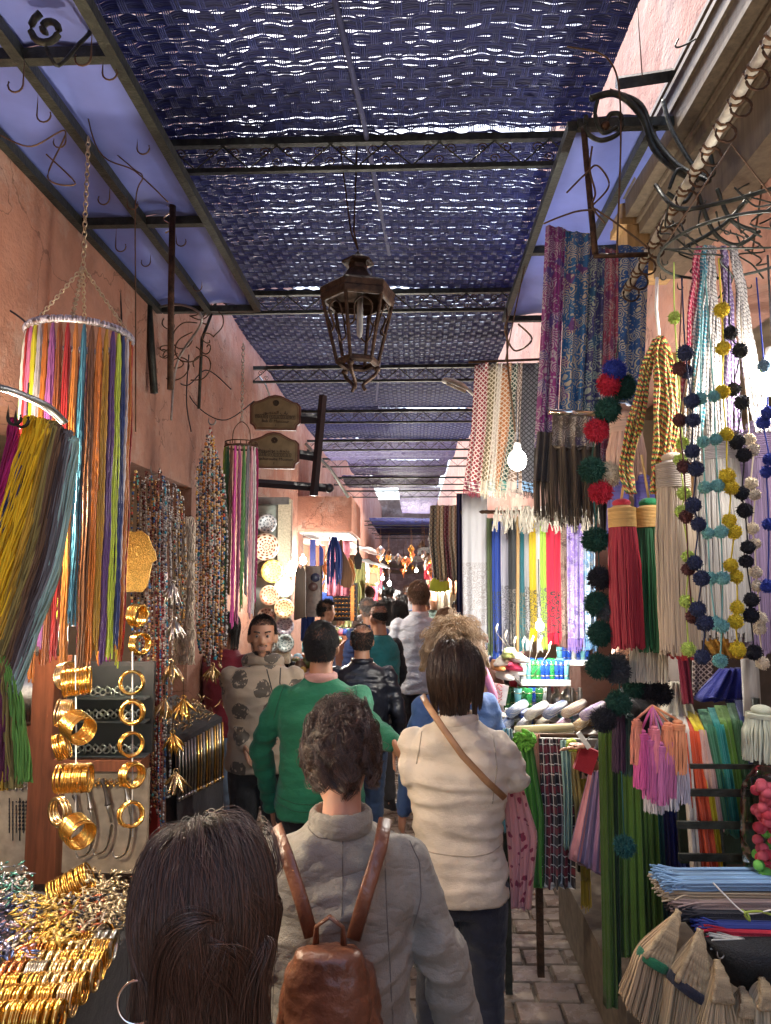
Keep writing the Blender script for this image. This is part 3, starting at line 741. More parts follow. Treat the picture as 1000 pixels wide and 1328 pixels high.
# ---- woman in cream sweater
CREAM = cloth('cream_jersey', (0.62, 0.53, 0.42), crease=.13); NAVY = cloth('navy_denim', (0.008, 0.011, 0.026))
r1, M1, hc1, _ = person('woman in a cream sweater and navy trousers with a brown bob, seen from behind', gx(590, 2.62), 2.62, 1.63, -8, CREAM, NAVY, SKINL,
    H_BROWN, 'bob', .150, 6500, .0008, .019, arms=[(P(535, 1000, 2.60), P(560, 1040, 2.85)), (P(668, 1010, 2.62), P(648, 1040, 2.95))], tw=1.08, td=1.12, hem=.86, voxel=.010, headrot=(-14, 4), sex='f', fold=.0085, topseed=3, collar=CREAM)
m = MB(); pts = [P(548, 902, 2.56), P(555, 915, 2.48), P(575, 945, 2.445), P(600, 980, 2.43), P(630, 1012, 2.44), P(655, 1035, 2.48)]
sidetube('bag_strap', pts, .022, .006, mat('tan_leather', (.36, .19, .09), .45), r1)
SC_ = cloth('cream_seam', (.40, .33, .25))
for pl in ([(556, 908), (548, 940), (540, 985)], [(628, 908), (636, 940), (640, 985), (634, 1030)], [(520, 1088), (560, 1092), (610, 1093), (655, 1089)], [(560, 905), (585, 912), (610, 911), (624, 905)]): seam(r1, [P(a, b_, 2.62) for a, b_ in pl], SC_, .0022)
seam(r1, [P(588, 1112, 2.62), P(592, 1160, 2.62), P(594, 1210, 2.62)], cloth('navy_seam', (.004, .005, .012)), .002, part='trousers')
# ---- pink spotted scarf over her arm
def drape(name, label, cat, rows, m, folds=5, amp=.012, thick=.006, group=None, parent=None, fringe=None, nu=40, seed=0, fr_len=.08, fr_n=70, fr_mat=None, uvs=1.0, extra=None):
    """rows: [(left point, right point), ...] top to bottom; a folded length of cloth with thickness"""
    r_ = np.random.default_rng(seed + 17); rows = [(np.array(a), np.array(b_)) for a, b_ in rows]
    K = max(14, len(rows) * 4); tt = np.linspace(0, 1, K); kk = np.linspace(0, 1, len(rows))
    Lp = np.stack([np.interp(tt, kk, [a[i] for a, _ in rows]) for i in range(3)], -1)
    Rp = np.stack([np.interp(tt, kk, [b_[i] for _, b_ in rows]) for i in range(3)], -1)
    u = np.linspace(0, 1, nu); W_ = Rp - Lp
    nrm = np.cross(W_, A(0, 0, 1)); nrm /= (np.linalg.norm(nrm, axis=1)[:, None] + 1e-9)
    ph = r_.uniform(0, 6.28, 4)
    fo = amp * (.35 + .65 * tt)[:, None] * (np.sin(2 * PI * folds * u + ph[0] + .5 * np.sin(3 * tt[:, None] + ph[1])) + .45 * np.sin(2 * PI * folds * 2.3 * u + ph[2] + tt[:, None]))
    base = Lp[:, None] + W_[:, None] * u[None, :, None]
    wob = .25 / max(folds, 1) * .5 * np.cos(2 * PI * folds * u + ph[3]) * tt[:, None]
    base = base + W_[:, None] * (wob * np.sin(PI * u))[:, :, None] * .5
    edge = np.sqrt(np.clip(1 - (2 * u - 1) ** 10, 0, 1))
    fr = base + nrm[:, None] * (fo + thick / 2 * edge)[:, :, None]; bk = base + nrm[:, None] * (fo - thick / 2 * edge)[:, :, None]
    drop = amp * .5 * np.sin(2 * PI * folds * u + ph[2]) * (tt > .97)[:, None]
    fr[:, :, 2] += drop; bk[:, :, 2] += drop
    g_ = np.concatenate([fr, bk[:, ::-1]], 1)
    ln = np.concatenate([[0], np.cumsum(np.linalg.norm(np.diff((Lp + Rp) / 2, axis=0), axis=1))]); wid = np.linalg.norm(W_, axis=1).mean() * (1 + folds * amp * 3)
    uu = np.concatenate([u, u[::-1]]) * wid
    uv = np.stack([np.broadcast_to(uu, (K, 2 * nu)), np.broadcast_to(ln[:, None], (K, 2 * nu))], -1) * uvs
    mb = MB(); mb.grid(g_, True, uv, True)
    if fringe or extra:
        if parent is None:
            root = thing(name, label, cat, (Lp[-1] + Rp[-1]) / 2, group); c_ = mb.build('cloth', m, root, True, uv=True)
        else: root = mb.build(name, m, parent, True, uv=True)
        if fringe:
            idx = np.linspace(0, nu - 1, fr_n); f0 = np.stack([np.interp(idx, np.arange(nu), ((fr + bk) / 2)[-1, :, i]) for i in range(3)], -1)
            k = np.linspace(0, 1, 4)[None, :, None]
            S = f0[:, None] + A(0, 0, -1) * k * fr_len * r_.uniform(.8, 1.1, (fr_n, 1, 1)) + r_.normal(0, .004, (fr_n, 1, 3)) * k
            strands('fringe', S, .0016, fringe, root)
        return root
    if parent is not None: return mb.build(name, m, parent, True, uv=True)
    return tag(mb.build(name, m, None, True, uv=True), label, cat, group)
drape('scarf', 'pink cotton scarf with dark red spots held over the arm of the woman in cream', 'scarf',
      [(P(652, 1012, 2.66), P(678, 1018, 2.66)), (P(657, 1090, 2.68), P(698, 1085, 2.66)), (P(662, 1175, 2.68), P(688, 1180, 2.66))], pattern('pink_spots', 'spots', [(.60, .26, .24), (.26, .02, .05)]), 3, .016, .012, seed=4)
# ---- woman in beige linen jacket with backpack
LINEN = cloth('beige_linen', (0.245, 0.225, 0.185), var=.22, crease=.42)
r2, M2, hc2, _ = person('woman in a beige linen jacket with messy pinned up dark hair, carrying a backpack', gx(444, 1.74), 1.74, 1.545, 6, LINEN, BLACKCLOTH, SKINL, H_DBROWN, 'messy', .105, 9000, .0006, .022,
    arms=[(P(365, 1230, 1.70), P(372, 1340, 1.85)), (P(566, 1215, 1.72), P(600, 1345, 1.78))], tw=1.16, td=1.15, hem=.72, sleeve='wide', voxel=.009, headrot=(10, -10), sex='f', fold=.0075, topseed=5, jacket_flare=1.15, collar=LINEN)
LEATH = mat('brown_leather', (0.13, 0.045, 0.025), 0.33, 0, .45, 9, .35, 60, c2=(.24, .10, .055))
SL_ = cloth('linen_seam', (.13, .115, .095))
for pl in ([(448, 1062), (450, 1120), (450, 1200), (448, 1330)], [(372, 1068), (352, 1110), (356, 1170)], [(520, 1066), (544, 1110), (546, 1150), (536, 1190)], [(392, 1060), (420, 1072), (460, 1073), (500, 1058)], [(500, 1090), (505, 1180), (512, 1330)]): seam(r2, [P(a, b_, 1.74) for a, b_ in pl], SL_, .0013)
bp = thing('backpack', 'small brown leather backpack with a drawstring flap on the linen jacket', 'backpack', P(430, 1320, 1.55))
mb = MB(); c0 = P(428, 1290, 1.53)
mb.loft([(c0.x, c0.y, c0.z + z, rx, ry) for z, rx, ry in ((-.20, .095, .05), (-.14, .108, .065), (-.02, .100, .065), (.05, .085, .05), (.085, .05, .03))], 24, 2.8)
build_remesh('pouch', mb, LEATH, bp, .007, 3, foldfn(.004, (22, 22, 22), 8))
mb = MB(); mb.loft([(c0.x, c0.y - .030, c0.z + z, rx, ry) for z, rx, ry in ((-.085, .035, .045), (-.065, .075, .050), (-.02, .086, .052), (.045, .082, .045), (.092, .066, .036), (.100, .05, .02))], 24, 2.6)
build_remesh('flap', mb, LEATH, bp, .006, 3, foldfn(.002, (22, 22, 22), 9))
mb = MB(); mb.tube([c0 + Vector((-.028, -.01, .09)), c0 + Vector((-.026, -.015, .135)), c0 + Vector((0, -.018, .155)), c0 + Vector((.026, -.015, .135)), c0 + Vector((.028, -.01, .09))], .0085, 8, flat=.5); mb.build('carry_handle', LEATH, bp, True)
for (pp) in ([P(358, 1072, 1.66), P(372, 1110, 1.605), P(390, 1165, 1.575), P(404, 1215, 1.565)], [P(500, 1062, 1.66), P(493, 1100, 1.60), P(476, 1155, 1.575), P(458, 1218, 1.565)]):
    sidetube('shoulder_strap', pp, .030, .008, LEATH, bp)
mb = MB(); mb.torus(c0 + Vector((0, -.088, -.088)), .013, .0028, 18, 6, Matrix.Rotation(PI / 2, 3, 'X')); mb.bar(c0 + Vector((0, -.088, -.10)), c0 + Vector((0, -.085, -.135)), .004, 8); mb.build('buckle', STEEL, bp, True)
mb = MB(); mb.box(c0 + Vector((0, -.080, -.072)), (.022, .01, .035)); mb.build('tab', LEATH, bp)
# ---- nearest woman
r3, M3, hc3, _ = person('nearest woman with thick dark shoulder length hair, dark jacket and a silver hoop earring', gx(272, 1.0), 1.0, 1.525, 4, cloth('dark_navy_jacket', (.010, .011, .018)), BLACKCLOTH, SKINL, H_DBROWN, 'wavy', .27, 20000, .00042, .016,
    tw=1.05, td=1.1, hem=.75, voxel=.012, headrot=(10, 0), sex='f', fold=.006)
mb = MB(); mb.torus(P(178, 1300, .93), .024, .0017, 36, 8, Matrix.Rotation(PI / 2 - .1, 3, 'X') @ Matrix.Rotation(.0, 3, 'Y'), None, 1); mb.build('hoop_earring', mat('silver_ear', (.8, .78, .74), .15, 1.0, .05), r3, True)
# ---- man in green sweater
GREEN = cloth('green_wool', (0.012, 0.165, 0.08), var=.12, crease=.16)
r4, M4, hc4, _ = person('man in a bright green sweater seen from behind, one arm reaching towards the right', gx(418, 3.5), 3.5, 1.665, 2, GREEN, BLACKCLOTH, SKIN, H_BLACK, 'short', .016, 7000, .0009, .004,
    arms=[(P(338, 965, 3.5), P(352, 1045, 3.6)), (P(470, 932, 3.35), P(508, 962, 3.1))], tw=1.20, td=1.25, hem=.83, voxel=.011, headrot=(-6, 6), collar=cloth('pink_shirt', (.55, .30, .26)), fold=.0085, topseed=7, jacket_flare=1.08)
SG_ = cloth('green_seam', (.006, .085, .04))
for pl in ([(385, 865), (370, 890), (358, 930)], [(448, 862), (462, 885), (470, 920)], [(350, 1030), (390, 1040), (440, 1040), (480, 1030)], [(350, 1022), (390, 1031), (440, 1031), (480, 1022)], [(390, 860), (420, 872), (445, 861)]): seam(r4, [P(a, b_, 3.5) for a, b_ in pl], SG_, .0022)
# ---- hoodie man facing the camera
m_, t, b = nodes('flowered_fleece'); oc = objco(t); MC['flowered_fleece'] = m_
vo = t.nodes.new('ShaderNodeTexVoronoi'); vo.voronoi_dimensions = '2D'; vo.inputs['Scale'].default_value = 7.0; vo.inputs['Randomness'].default_value = .5
wn = t.nodes.new('ShaderNodeTexNoise'); wn.inputs['Scale'].default_value = 24; t.links.new(oc, wn.inputs['Vector'])
mp = t.nodes.new('ShaderNodeSeparateXYZ'); t.links.new(oc, mp.inputs[0]); cb = t.nodes.new('ShaderNodeCombineXYZ'); t.links.new(mp.outputs[0], cb.inputs[0]); t.links.new(mp.outputs[2], cb.inputs[1]); t.links.new(cb.outputs[0], vo.inputs['Vector'])
fl = mth(t, 'LESS_THAN', mth(t, 'ADD', vo.outputs['Distance'], mth(t, 'MULTIPLY', wn.outputs['Fac'], .34)), .50)
hole = mth(t, 'GREATER_THAN', noi(t, oc, 48, 2), .40)
t.links.new(mixc(t, mth(t, 'MULTIPLY', fl, hole), (.36, .28, .20), (.085, .068, .052)), b.inputs['Base Color']); b.inputs['Roughness'].default_value = .9; b.inputs['Sheen Weight'].default_value = .3
bump(t, b, noi(t, oc, 200, 2), .4, .004)
r5, M5, hc5, _ = person('young man with short black hair facing the camera in a beige hoodie with dark flowers', gx(343, 4.2), 4.2, 1.665, 187, m_, cloth('black_jeans', (.012, .012, .014)), SKIN, H_BLACK, 'short', .014, 6000, .0009, .004,
    arms=[(P(388, 925, 4.25), P(392, 975, 4.2)), (P(300, 905, 4.20), P(318, 966, 4.08))], tw=1.22, td=1.2, hem=.86, voxel=.0075, headrot=(3, 2), hood=True, face_bits=True, fold=.0045)
mb = MB(); mb.tube([P(346, 868, 3.98), P(352, 892, 3.955), P(358, 915, 3.955)], .0035, 6); mb.tube([P(364, 866, 3.98), P(363, 885, 3.955), P(366, 904, 3.955)], .0035, 6); mb.build('drawstrings', BLACKCLOTH, r5, True)
# ---- leather jacket man
BLK = mat('black_leather', (0.012, 0.014, 0.022), 0.3, 0, .4, 9, .5, 45)
person('heavy balding man in a black leather jacket walking ahead of the green sweater', gx(470, 4.9), 4.9, 1.58, 4, BLK, cloth('blue_jeans', (.06, .11, .22)), SKIN, H_BLACK, 'balding', .012, 3000, .001, .004, tw=1.22, td=1.3, voxel=.012, fold=.009, headrot=(0, 4), collar=BLK, topseed=4)
# ---- pale shirt man
SHIRT = cloth('pale_blue_shirt', (0.78, 0.81, 0.85), crease=.4)
person('tall fair man in a pale blue short sleeved shirt and black trousers walking away', gx(543, 6.6), 6.6, 1.86, 0, SHIRT, BLACKCLOTH, SKINL, H_FAIR, 'short', .03, 2500, .0012, .008, arms=[(A(-.235, -.02, 1.14), A(-.245, .05, .90)), None], tw=1.08, hem=.84, sleeve='short', voxel=.012, collar=SHIRT, stride=.12, fold=.008)
# ---- curly blond
person('woman with curly blond hair and a blue top just beyond the cream sweater', gx(588, 3.5), 3.5, 1.62, 15, cloth('cornflower_blue_top', (.08, .17, .42)), BLACKCLOTH, SKINL, H_BLOND, 'curly', .15, 3600, .0011, .04, tw=1.2, td=1.2, sex='f', voxel=.013, headrot=(-15, 0))
# ---- teal vest man
TEAL = cloth('teal_vest', (.02, .20, .21))
r7, M7, hc7, _ = person('shaven man in a teal body warmer with black sleeves turned towards the left shops', gx(492, 6.2), 6.2, 1.68, 38, BLACKCLOTH, cloth('grey_trousers', (.06, .06, .065)), SKIN, H_BLACK, 'buzz', .006, 2500, .001, .002, voxel=.013, tw=1.0, arms=[None, (A(.24, .0, 1.14), A(.22, .12, .95))], simple=False)
mb = MB(); mb.loft([(0, 0, z, rx, ry) for z, rx, ry in ((.84, .185, .145), (.95, .187, .15), (1.1, .178, .145), (1.3, .188, .15), (1.38, .178, .135), (1.44, .13, .105), (1.48, .085, .08))], 24, 2.3)
build_remesh('vest', mb, TEAL, r7, .012, 3, foldfn(.006, (7, 7, 16), 6), M7)
# ---- left background man with beard, others
person('bearded man in a navy jacket at the left shop front looking right', gx(423, 8.2), 8.2, 1.66, -70, cloth('royal_blue_jacket', (.02, .045, .14)), BLACKCLOTH, SKIN, H_BLACK, 'short', .03, 1800, .0013, .012, voxel=.015, simple=True)
person('man in a quilted blue jacket standing behind the teal body warmer', gx(478, 7.3), 7.3, 1.70, 20, cloth('quilted_blue', (.025, .05, .15)), cloth('khaki_trousers', (.25, .18, .10)), SKIN, H_GREY, 'short', .02, 1500, .0013, .006, voxel=.015, simple=True, fold=.012)
person('woman in a white T-shirt and blue jeans walking left of the pale shirt man', gx(518, 8.4), 8.4, 1.66, 0, cloth('white_tshirt', (.6, .6, .58)), cloth('blue_jeans', (.06, .11, .22)), SKINL, H_BLACK, 'long', .22, 1500, .0013, .015, sleeve='short', voxel=.015, simple=True, sex='f', stride=.15)
person('woman in a dark floral headscarf walking in the middle distance', gx(503, 9.0), 9.0, 1.66, 0, pattern('dark_flower_print', 'spots', [(.03, .03, .035), (.25, .24, .24)]), BLACKCLOTH, SKINL, H_BLACK, 'long', .35, 1500, .0015, .03, voxel=.015, simple=True, sex='f', tw=1.15)
person('woman with long straight blond hair in a dark coat near the hanging keffiyehs', gx(577, 7.4), 7.4, 1.60, 10, cloth('dark_grey_coat', (.03, .03, .035)), BLACKCLOTH, SKINL, H_FAIR, 'long', .34, 2200, .0013, .02, voxel=.015, simple=True, sex='f')
person('man in black leaning by the right stall behind the blond haired woman', gx(595, 8.2), 8.2, 1.66, 200, BLACKCLOTH, BLACKCLOTH, SKIND, H_BLACK, 'short', .02, 1200, .0014, .01, voxel=.015, simple=True)
person('man in a light cap beside the right stall facing the camera', gx(563, 9.6), 9.6, 1.78, 175, cloth('dark_green_coat', (.03, .05, .04)), BLACKCLOTH, SKIN, H_GREY, 'short', .02, 1200, .0014, .01, voxel=.015, simple=True)
person('person in a maroon top and pale jeans carrying a blue bag behind the bead strands', gx(296, 5.2), 5.2, 1.64, 150, cloth('maroon_top', (.20, .015, .035)), cloth('pale_jeans', (.20, .30, .45)), SKIN, H_BLACK, 'long', .2, 1500, .0013, .015, voxel=.014, simple=True, tw=1.1)
# vendor whose arm reaches out among the scarves on the right
r9, M9, hc9, _ = person('stall keeper in dark clothes behind the tassels reaching out with a red cloth', gx(815, 3.55), 3.55, 1.60, 60, BLACKCLOTH, BLACKCLOTH, SKIN, H_BLACK, 'short', .02, 800, .001, .006,
    arms=[(P(772, 1000, 3.38), P(757, 970, 3.18)), None], sleeve='none', voxel=.010, tw=1.0)
# far crowd
clr = [('black', (.015, .015, .018)), ('navy', (.02, .03, .09)), ('grey', (.14, .14, .15)), ('brown', (.10, .05, .03)), ('white', (.6, .58, .55)), ('red', (.35, .02, .03)), ('olive', (.09, .09, .04)), ('blue', (.04, .10, .30))]
k = 0; seenc = {}
for (px, Y, ci_) in ((486, 11, 0), (473, 12.5, 2), (552, 13, 3), (480, 14, 6), (523, 14.5, 0), (540, 15.5, 7), (500, 16.5, 1), (516, 18, 3), (532, 19, 2), (492, 20, 0), (548, 17, 5), (509, 22, 4), (526, 24, 0), (505, 14.8, 7), (540, 21.5, 6)):
    nm, c = clr[ci_]
    seenc[nm] = seenc.get(nm, 0) + 1; hl = 'short' if k % 2 else 'long'
    person(f'distant shopper in {nm} clothes with {hl} hair, {["nearest", "second", "third", "fourth"][seenc[nm] - 1]} {nm} one in the far crowd', gx(px, Y), Y, R.uniform(1.55, 1.8), R.choice([0, 0, 180, 20, -15]), cloth('crowd_' + nm, c), cloth('crowd_' + clr[(ci_ + 1) % 3][0], clr[(ci_ + 1) % 3][1]), R.choice([SKIN, SKINL, SKIND]),
           H_BLACK if k % 3 else H_BROWN, 'short' if k % 2 else 'long', .05 if k % 2 else .2, 500, .0025, .012, voxel=.03, simple=True, group='crowd at the far end of the alley'); k += 1
ordw = ['first', 'second', 'third', 'fourth', 'fifth', 'sixth', 'seventh', 'eighth', 'ninth', 'tenth', 'eleventh', 'twelfth', 'thirteenth', 'fourteenth', 'fifteenth', 'sixteenth', 'seventeenth', 'eighteenth', 'nineteenth', 'twentieth']
# ================================================================ LEFT SIDE
def hookpts(p, L=.12, r=.018, out=(1, 0, 0)):
    p = np.array(p); o = A(*out); q = [p, p - A(0, 0, L * .5), p - A(0, 0, L)]
    for k in range(1, 8):
        a = k / 7 * PI * 1.15; q.append(p - A(0, 0, L) + o * (r - r * math.cos(a)) - A(0, 0, r * math.sin(a)))
    return q
def wire(name, label, cat, pts, r, m, group=None, n=5):
    mb = MB(); mb.tube(pts, r, n); return tag(mb.build(name, m, None, True), label, cat, group)
def smooth(pts, n=24):
    pts = np.array([tuple(p) for p in pts], float); k = len(pts)
    if k < 3: return pts
    t_ = np.linspace(0, k - 1, n); out = []
    for x in t_:
        i = min(int(x), k - 2); f = x - i; p0 = pts[max(i - 1, 0)]; p1 = pts[i]; p2 = pts[i + 1]; p3 = pts[min(i + 2, k - 1)]
        out.append(.5 * ((2 * p1) + (-p0 + p2) * f + (2 * p0 - 5 * p1 + 4 * p2 - p3) * f * f + (-p0 + 3 * p1 - 3 * p2 + p3) * f ** 3))
    return np.array(out)
BLUEP = mat('blue_painted_sheet', (0.13, 0.17, 0.48), 0.45, 0, .18, 3, .15, 8)
ZA = EYE + 1.60
def awning(label, xi, xo, ys, z, side, mid=True, slope=0.0, sheets=True):
    root = thing('awning', label, 'awning', ((xi + xo) / 2, (ys[0] + ys[-1]) / 2, z))
    def bar(nm, a, b_, w_=.035, h=.04):
        mb = MB(); a = Vector(a); b_ = Vector(b_); d = b_ - a; mb.box((a + b_) / 2, (w_, d.length, h), Vector((0, 1, 0)).rotation_difference(d).to_matrix()); mb.build(nm, DARKIRON, root)
    for nm, x in (('inner_rail', xi), ('outer_rail', xo)) + ((('middle_rail', (xi + xo) / 2),) if mid else ()): bar(nm, (x, ys[0], z), (x, ys[-1], z))
    for y in ys: bar('cross_bar', (min(xi, xo) + .018, y, z + .002), (max(xi, xo) - .018, y, z + .002), .035, .036)
    for a, b_ in zip(ys[:-1], ys[1:]):
        mb = MB(); nx, ny = 14, 14; p = np.array([[[xi + (xo - xi) * i / nx, a + (b_ - a) * j / ny, z + .03 + .012 * math.sin(i * .8 + j * .5) * math.sin(PI * i / nx)] for i in range(nx + 1)] for j in range(ny + 1)])
        q = p + A(0, 0, .004); mb.grid(p); mb.grid(q[:, ::-1]); mb.build('blue_sheet', BLUEP, root, True)
    return root
awning('blue sheet awning on dark iron rails above the left jewellery stall', LX + .02, -.90, [1.15, 2.05, 3.08, 4.12], ZA, -1)
awning('blue sheet awning with scroll brackets above the right scarf stall', RX - .02, .62, [2.68, 3.75, 4.75], EYE + 1.75, 1)
# loose hooks under the left awning
hk = [(30, 110, 1.9), (48, 150, 2.1), (86, 170, 2.35), (133, 95, 2.0), (142, 258, 2.6), (165, 265, 2.75), (196, 310, 3.3), (178, 190, 2.4), (118, 75, 1.8), (230, 270, 3.1), (262, 360, 3.6), (150, 320, 2.9)]
for i, (px, py, Y) in enumerate(hk):
    p = P(px, py, Y); top = Vector((p.x, p.y, ZA)); L = max(.08, ZA - p.z)
    wire('hook', f'bent wire hook under the left awning, {["short","long"][L > .22]}, number of steps from the front rail: {i}' if 0 else ['thin black hook nearest the camera under the left blue awning', 'second thin hook from the front under the left awning', 'long dark hook left of the tangled copper wire', 'hook beside the outer awning rail over the knotted rag', 'hook just left of the rusty hanging bar, upper one', 'hook just left of the rusty hanging bar, lower one', 'hook beyond the second cross bar of the left awning', 'straight hanging hook beside the outer rail, middle of the left awning', 'hook hanging from the outer rail near the top of the photo', 'hook beside the shiny knotted cord of the left awning', 'last hook by the far end of the left awning', 'hook above the white ring necklace hanger'][i], 'hook', hookpts(top, L, .022, (1 if i % 2 else -1, 0, 0)), .0028, WIRE, 'hooks under the left awning')
tw_ = [([(0, 175), (40, 190), (85, 170), (62, 230), (98, 238), (60, 200)], 2.1, 'tangled copper wire looped across the left awning rails'), ([(52, 110), (75, 105), (95, 60), (125, 190), (175, 222), (218, 262)], 2.4, 'rusty cord strung from the rail to the knotted end of the hanging bar'),
       ([(108, 158), (122, 175), (172, 218), (185, 230), (176, 262), (176, 400), (176, 560)], 2.6, 'long thin cord falling in front of the pink wall beside the ring of necklaces')]
for pl, Y, lab in tw_: wire('wire', lab, 'wire', smooth([P(a, b_, Y) for a, b_ in pl], 40), .0026, WIRE)
wire('hanging_bar', 'rusty round bar hanging under the outer rail of the left awning', 'bar', [P(224, 262, 3.0), P(222, 380, 3.0), P(221, 505, 3.0)], .014, IRON, n=8)
wire('hanging_bar', 'square dark bar standing off the pink wall behind the rusty round bar', 'bar', [P(192, 392, 4.0), P(200, 510, 4.0)], .022, DARKIRON, n=4)
wire('wire', 'shiny knotted wire wrapped round the top of the rusty bar', 'wire', smooth([P(218 + 6 * math.sin(k * 1.7), 200 + k * 6, 3.0) for k in range(18)], 70), .0035, mat('shiny_wire', (.6, .5, .4), .25, 1))
# decorative iron bracket tangle by the wall
mb = MB()
br = thing('iron_bracket', 'tangled scrollwork iron bracket with wires on the pink wall under the left awning', 'bracket', P(245, 450, 4.2))
for k in range(16):
    c = P(R.uniform(205, 275), R.uniform(395, 475), 4.2 + R.uniform(-.15, .15)); r = R.uniform(.03, .12); a0 = R.uniform(0, 6)
    mb.tube(smooth([c + Vector((r * (1 - .1 * j) * math.cos(a0 + j * .8), .02 * math.sin(j + k), r * (1 - .1 * j) * math.sin(a0 + j * .8))) for j in range(8)], 26), .004, 5)
mb.build('scrollwork', WIRE, br, True)
mb = MB(); mb.tube(smooth([P(198, 400, 4.1), P(235, 395, 4.0), P(262, 415, 4.0), P(230, 470, 4.1), P(222, 545, 4.1)], 30), .007, 6); mb.build('bent_rod', STEEL, br, True)
mb = MB(); mb.tube([P(283, 385, 4.4), P(262, 440, 4.3), P(258, 530, 4.3)], .010, 5); mb.build('strut', DARKIRON, br, True)
# scroll shaped volute at the top left corner of the picture
sb = thing('scroll_bracket', 'dark wrought iron scroll at the near end of the left awning', 'bracket', P(50, 30, 1.9))
mb = MB(); c = P(62, 38, 1.9); mb.tube([c + Vector(((.055 - .0023 * k) * math.cos(k * .42 + 2), 0, (.055 - .0023 * k) * math.sin(k * .42 + 2))) for k in range(22)], .010, 8); mb.build('volute', DARKIRON, sb, True)
mb = MB(); mb.tube(smooth([P(60, 62, 1.9), P(75, 85, 1.9), P(100, 60, 1.95), P(120, 30, 2.0), P(95, -20, 2.0)], 24), .006, 6); mb.build('stem', DARKIRON, sb, True)
# outer light housings (grey fan fixture and yellow board)
mb = MB(); mb.box(P(252, 245, 3.9), (.13, .06, .16), Matrix.Rotation(.3, 3, 'Y')); tag(mb.build('sign_board', mat('dull_yellow_board', (.36, .30, .16), .6), None), 'small dull yellow board behind the outer rail of the left awning', 'board')
wire('clip', 'shiny chrome hook hanging from the end of the first visible truss', 'hook', smooth([P(200, 150, 3.1), P(190, 138, 3.1), P(193, 122, 3.1), P(203, 135, 3.1), P(200, 150, 3.1)], 20), .008, mat('chrome', (.8, .75, .65), .15, 1))

# ---- generic hanger of yarn or seed bead necklaces
BEADCOL = {'mustard': (.34, .19, .02), 'brown': (.12, .05, .02), 'orange': (.42, .13, .02), 'white': (.62, .60, .56), 'violet': (.25, .05, .28), 'pink': (.45, .13, .25), 'yellow green': (.45, .42, .02), 'silver': (.42, .40, .42),
           'mauve': (.25, .08, .24), 'red': (.28, .02, .02), 'amber': (.38, .14, .03), 'turquoise': (.05, .17, .24), 'purple': (.08, .035, .14), 'lime': (.40, .50, .05), 'dark green': (.01, .12, .05), 'magenta': (.36, .01, .12), 'leaf green': (.09, .25, .06), 'rust': (.20, .06, .02), 'light pink': (.72, .36, .42), 'grey': (.20, .19, .21), 'navy': (.015, .03, .12), 'hot pink': (.65, .08, .36)}
def bead_m(c): return yarn('seed_' + c.replace(' ', '_'), BEADCOL[c], .33, .35)
def necklace(name, label, top, bot, c, nstr, w_, group, r=.0022, loopw=.02, swing=(0, 0), K=90):
    """a bundle of nstr long closed loops hung from top down to bot"""
    S = []
    top = np.array(top); bot = np.array(bot)
    for k in range(nstr):
        a = R.uniform(0, 2 * PI); ox, oy = w_ * R.uniform(-.5, .5), w_ * R.uniform(-.5, .5); dz = R.uniform(-.03, .03); lw = loopw * R.uniform(.5, 1.2)
        ph = R.uniform(0, 6.28); t_ = np.linspace(0, 1, K); dwn = np.minimum(t_, 1 - t_) * 2
        f = dwn ** .9
        mid = top + (bot + A(0, 0, dz) - top) * f[:, None]
        side = np.cos(t_ * PI) * np.sin(dwn * PI * .5) ** .3
        p = mid + np.stack([side * lw * math.cos(a) * np.where(dwn > .9, (1 - dwn) * 7 + .3, 1) + ox * f + .002 * np.sin(t_ * 40 + ph), side * lw * math.sin(a) + oy * f, .002 * np.sin(t_ * 31 + ph)], -1)
        S.append(p)
    rr = r * (1 + .28 * np.cos(np.arange(K) * PI))
    return tag(strands(name, S, rr, bead_m(c)), label, 'necklace', group)
# ---- large white ring hung on chains
rc = P(104, 437, 2.42); RR = .168
ring = thing('necklace_ring', 'white crocheted ring on four chains carrying the long bead necklaces', 'hanger', rc)
mb = MB(); mb.torus(rc, RR, .009, 48, 8); mb.build('hoop', mat('wire_hoop', (.25, .22, .22), .4, .6), ring, True)
fz = []
for k in range(420):
    a = R.uniform(0, 2 * PI); c = rc + Vector((RR * math.cos(a), RR * math.sin(a), 0)); b_ = R.uniform(0, 6.28)
    fz.append([c + Vector((.010 * math.cos(b_ + q) * math.cos(a), .010 * math.cos(b_ + q) * math.sin(a), .011 * math.sin(b_ + q) + .004)) for q in (0, 1.2, 2.4, 3.4)])
strands('crochet_wrap', fz, .0020, yarn('lilac_white', (.36, .34, .42), .7), ring)['kind'] = 'stuff'
apex = rc + Vector((0, 0, .25))
def chain(name, a, b_, r, m, parent, n):
    mb = MB(); a = Vector(a); b_ = Vector(b_); d = b_ - a; q = Vector((0, 0, 1)).rotation_difference(d)
    for k in range(n):
        rot = (q.to_matrix() @ Matrix.Rotation(PI / 2 * (k % 2), 3, 'Z') @ Matrix.Rotation(PI / 2, 3, 'X') @ Matrix.Scale(1.5, 3, (0, 1, 0)))
        mb.torus(a + d * ((k + .5) / n), d.length / n * .42, r, 8, 4, rot)
    return mb.build(name, m, parent, True)
CH = mat('brass_chain', (.55, .45, .30), .3, 1)
for a in (.3, 1.9, 3.4, 5.0): chain('chain', apex, rc + Vector((RR * math.cos(a), RR * math.sin(a), .01)), .0022, CH, ring, 22)
chain('chain', apex, (apex.x, apex.y, ZA - .02), .0022, CH, ring, 26)
seq = ['mustard', 'brown', 'rust', 'leaf green', 'white', 'red', 'pink', 'yellow green', 'silver', 'orange', 'mauve', 'rust', 'red', 'amber', 'turquoise', 'brown', 'orange', 'mustard', 'purple', 'lime', 'navy', 'silver']
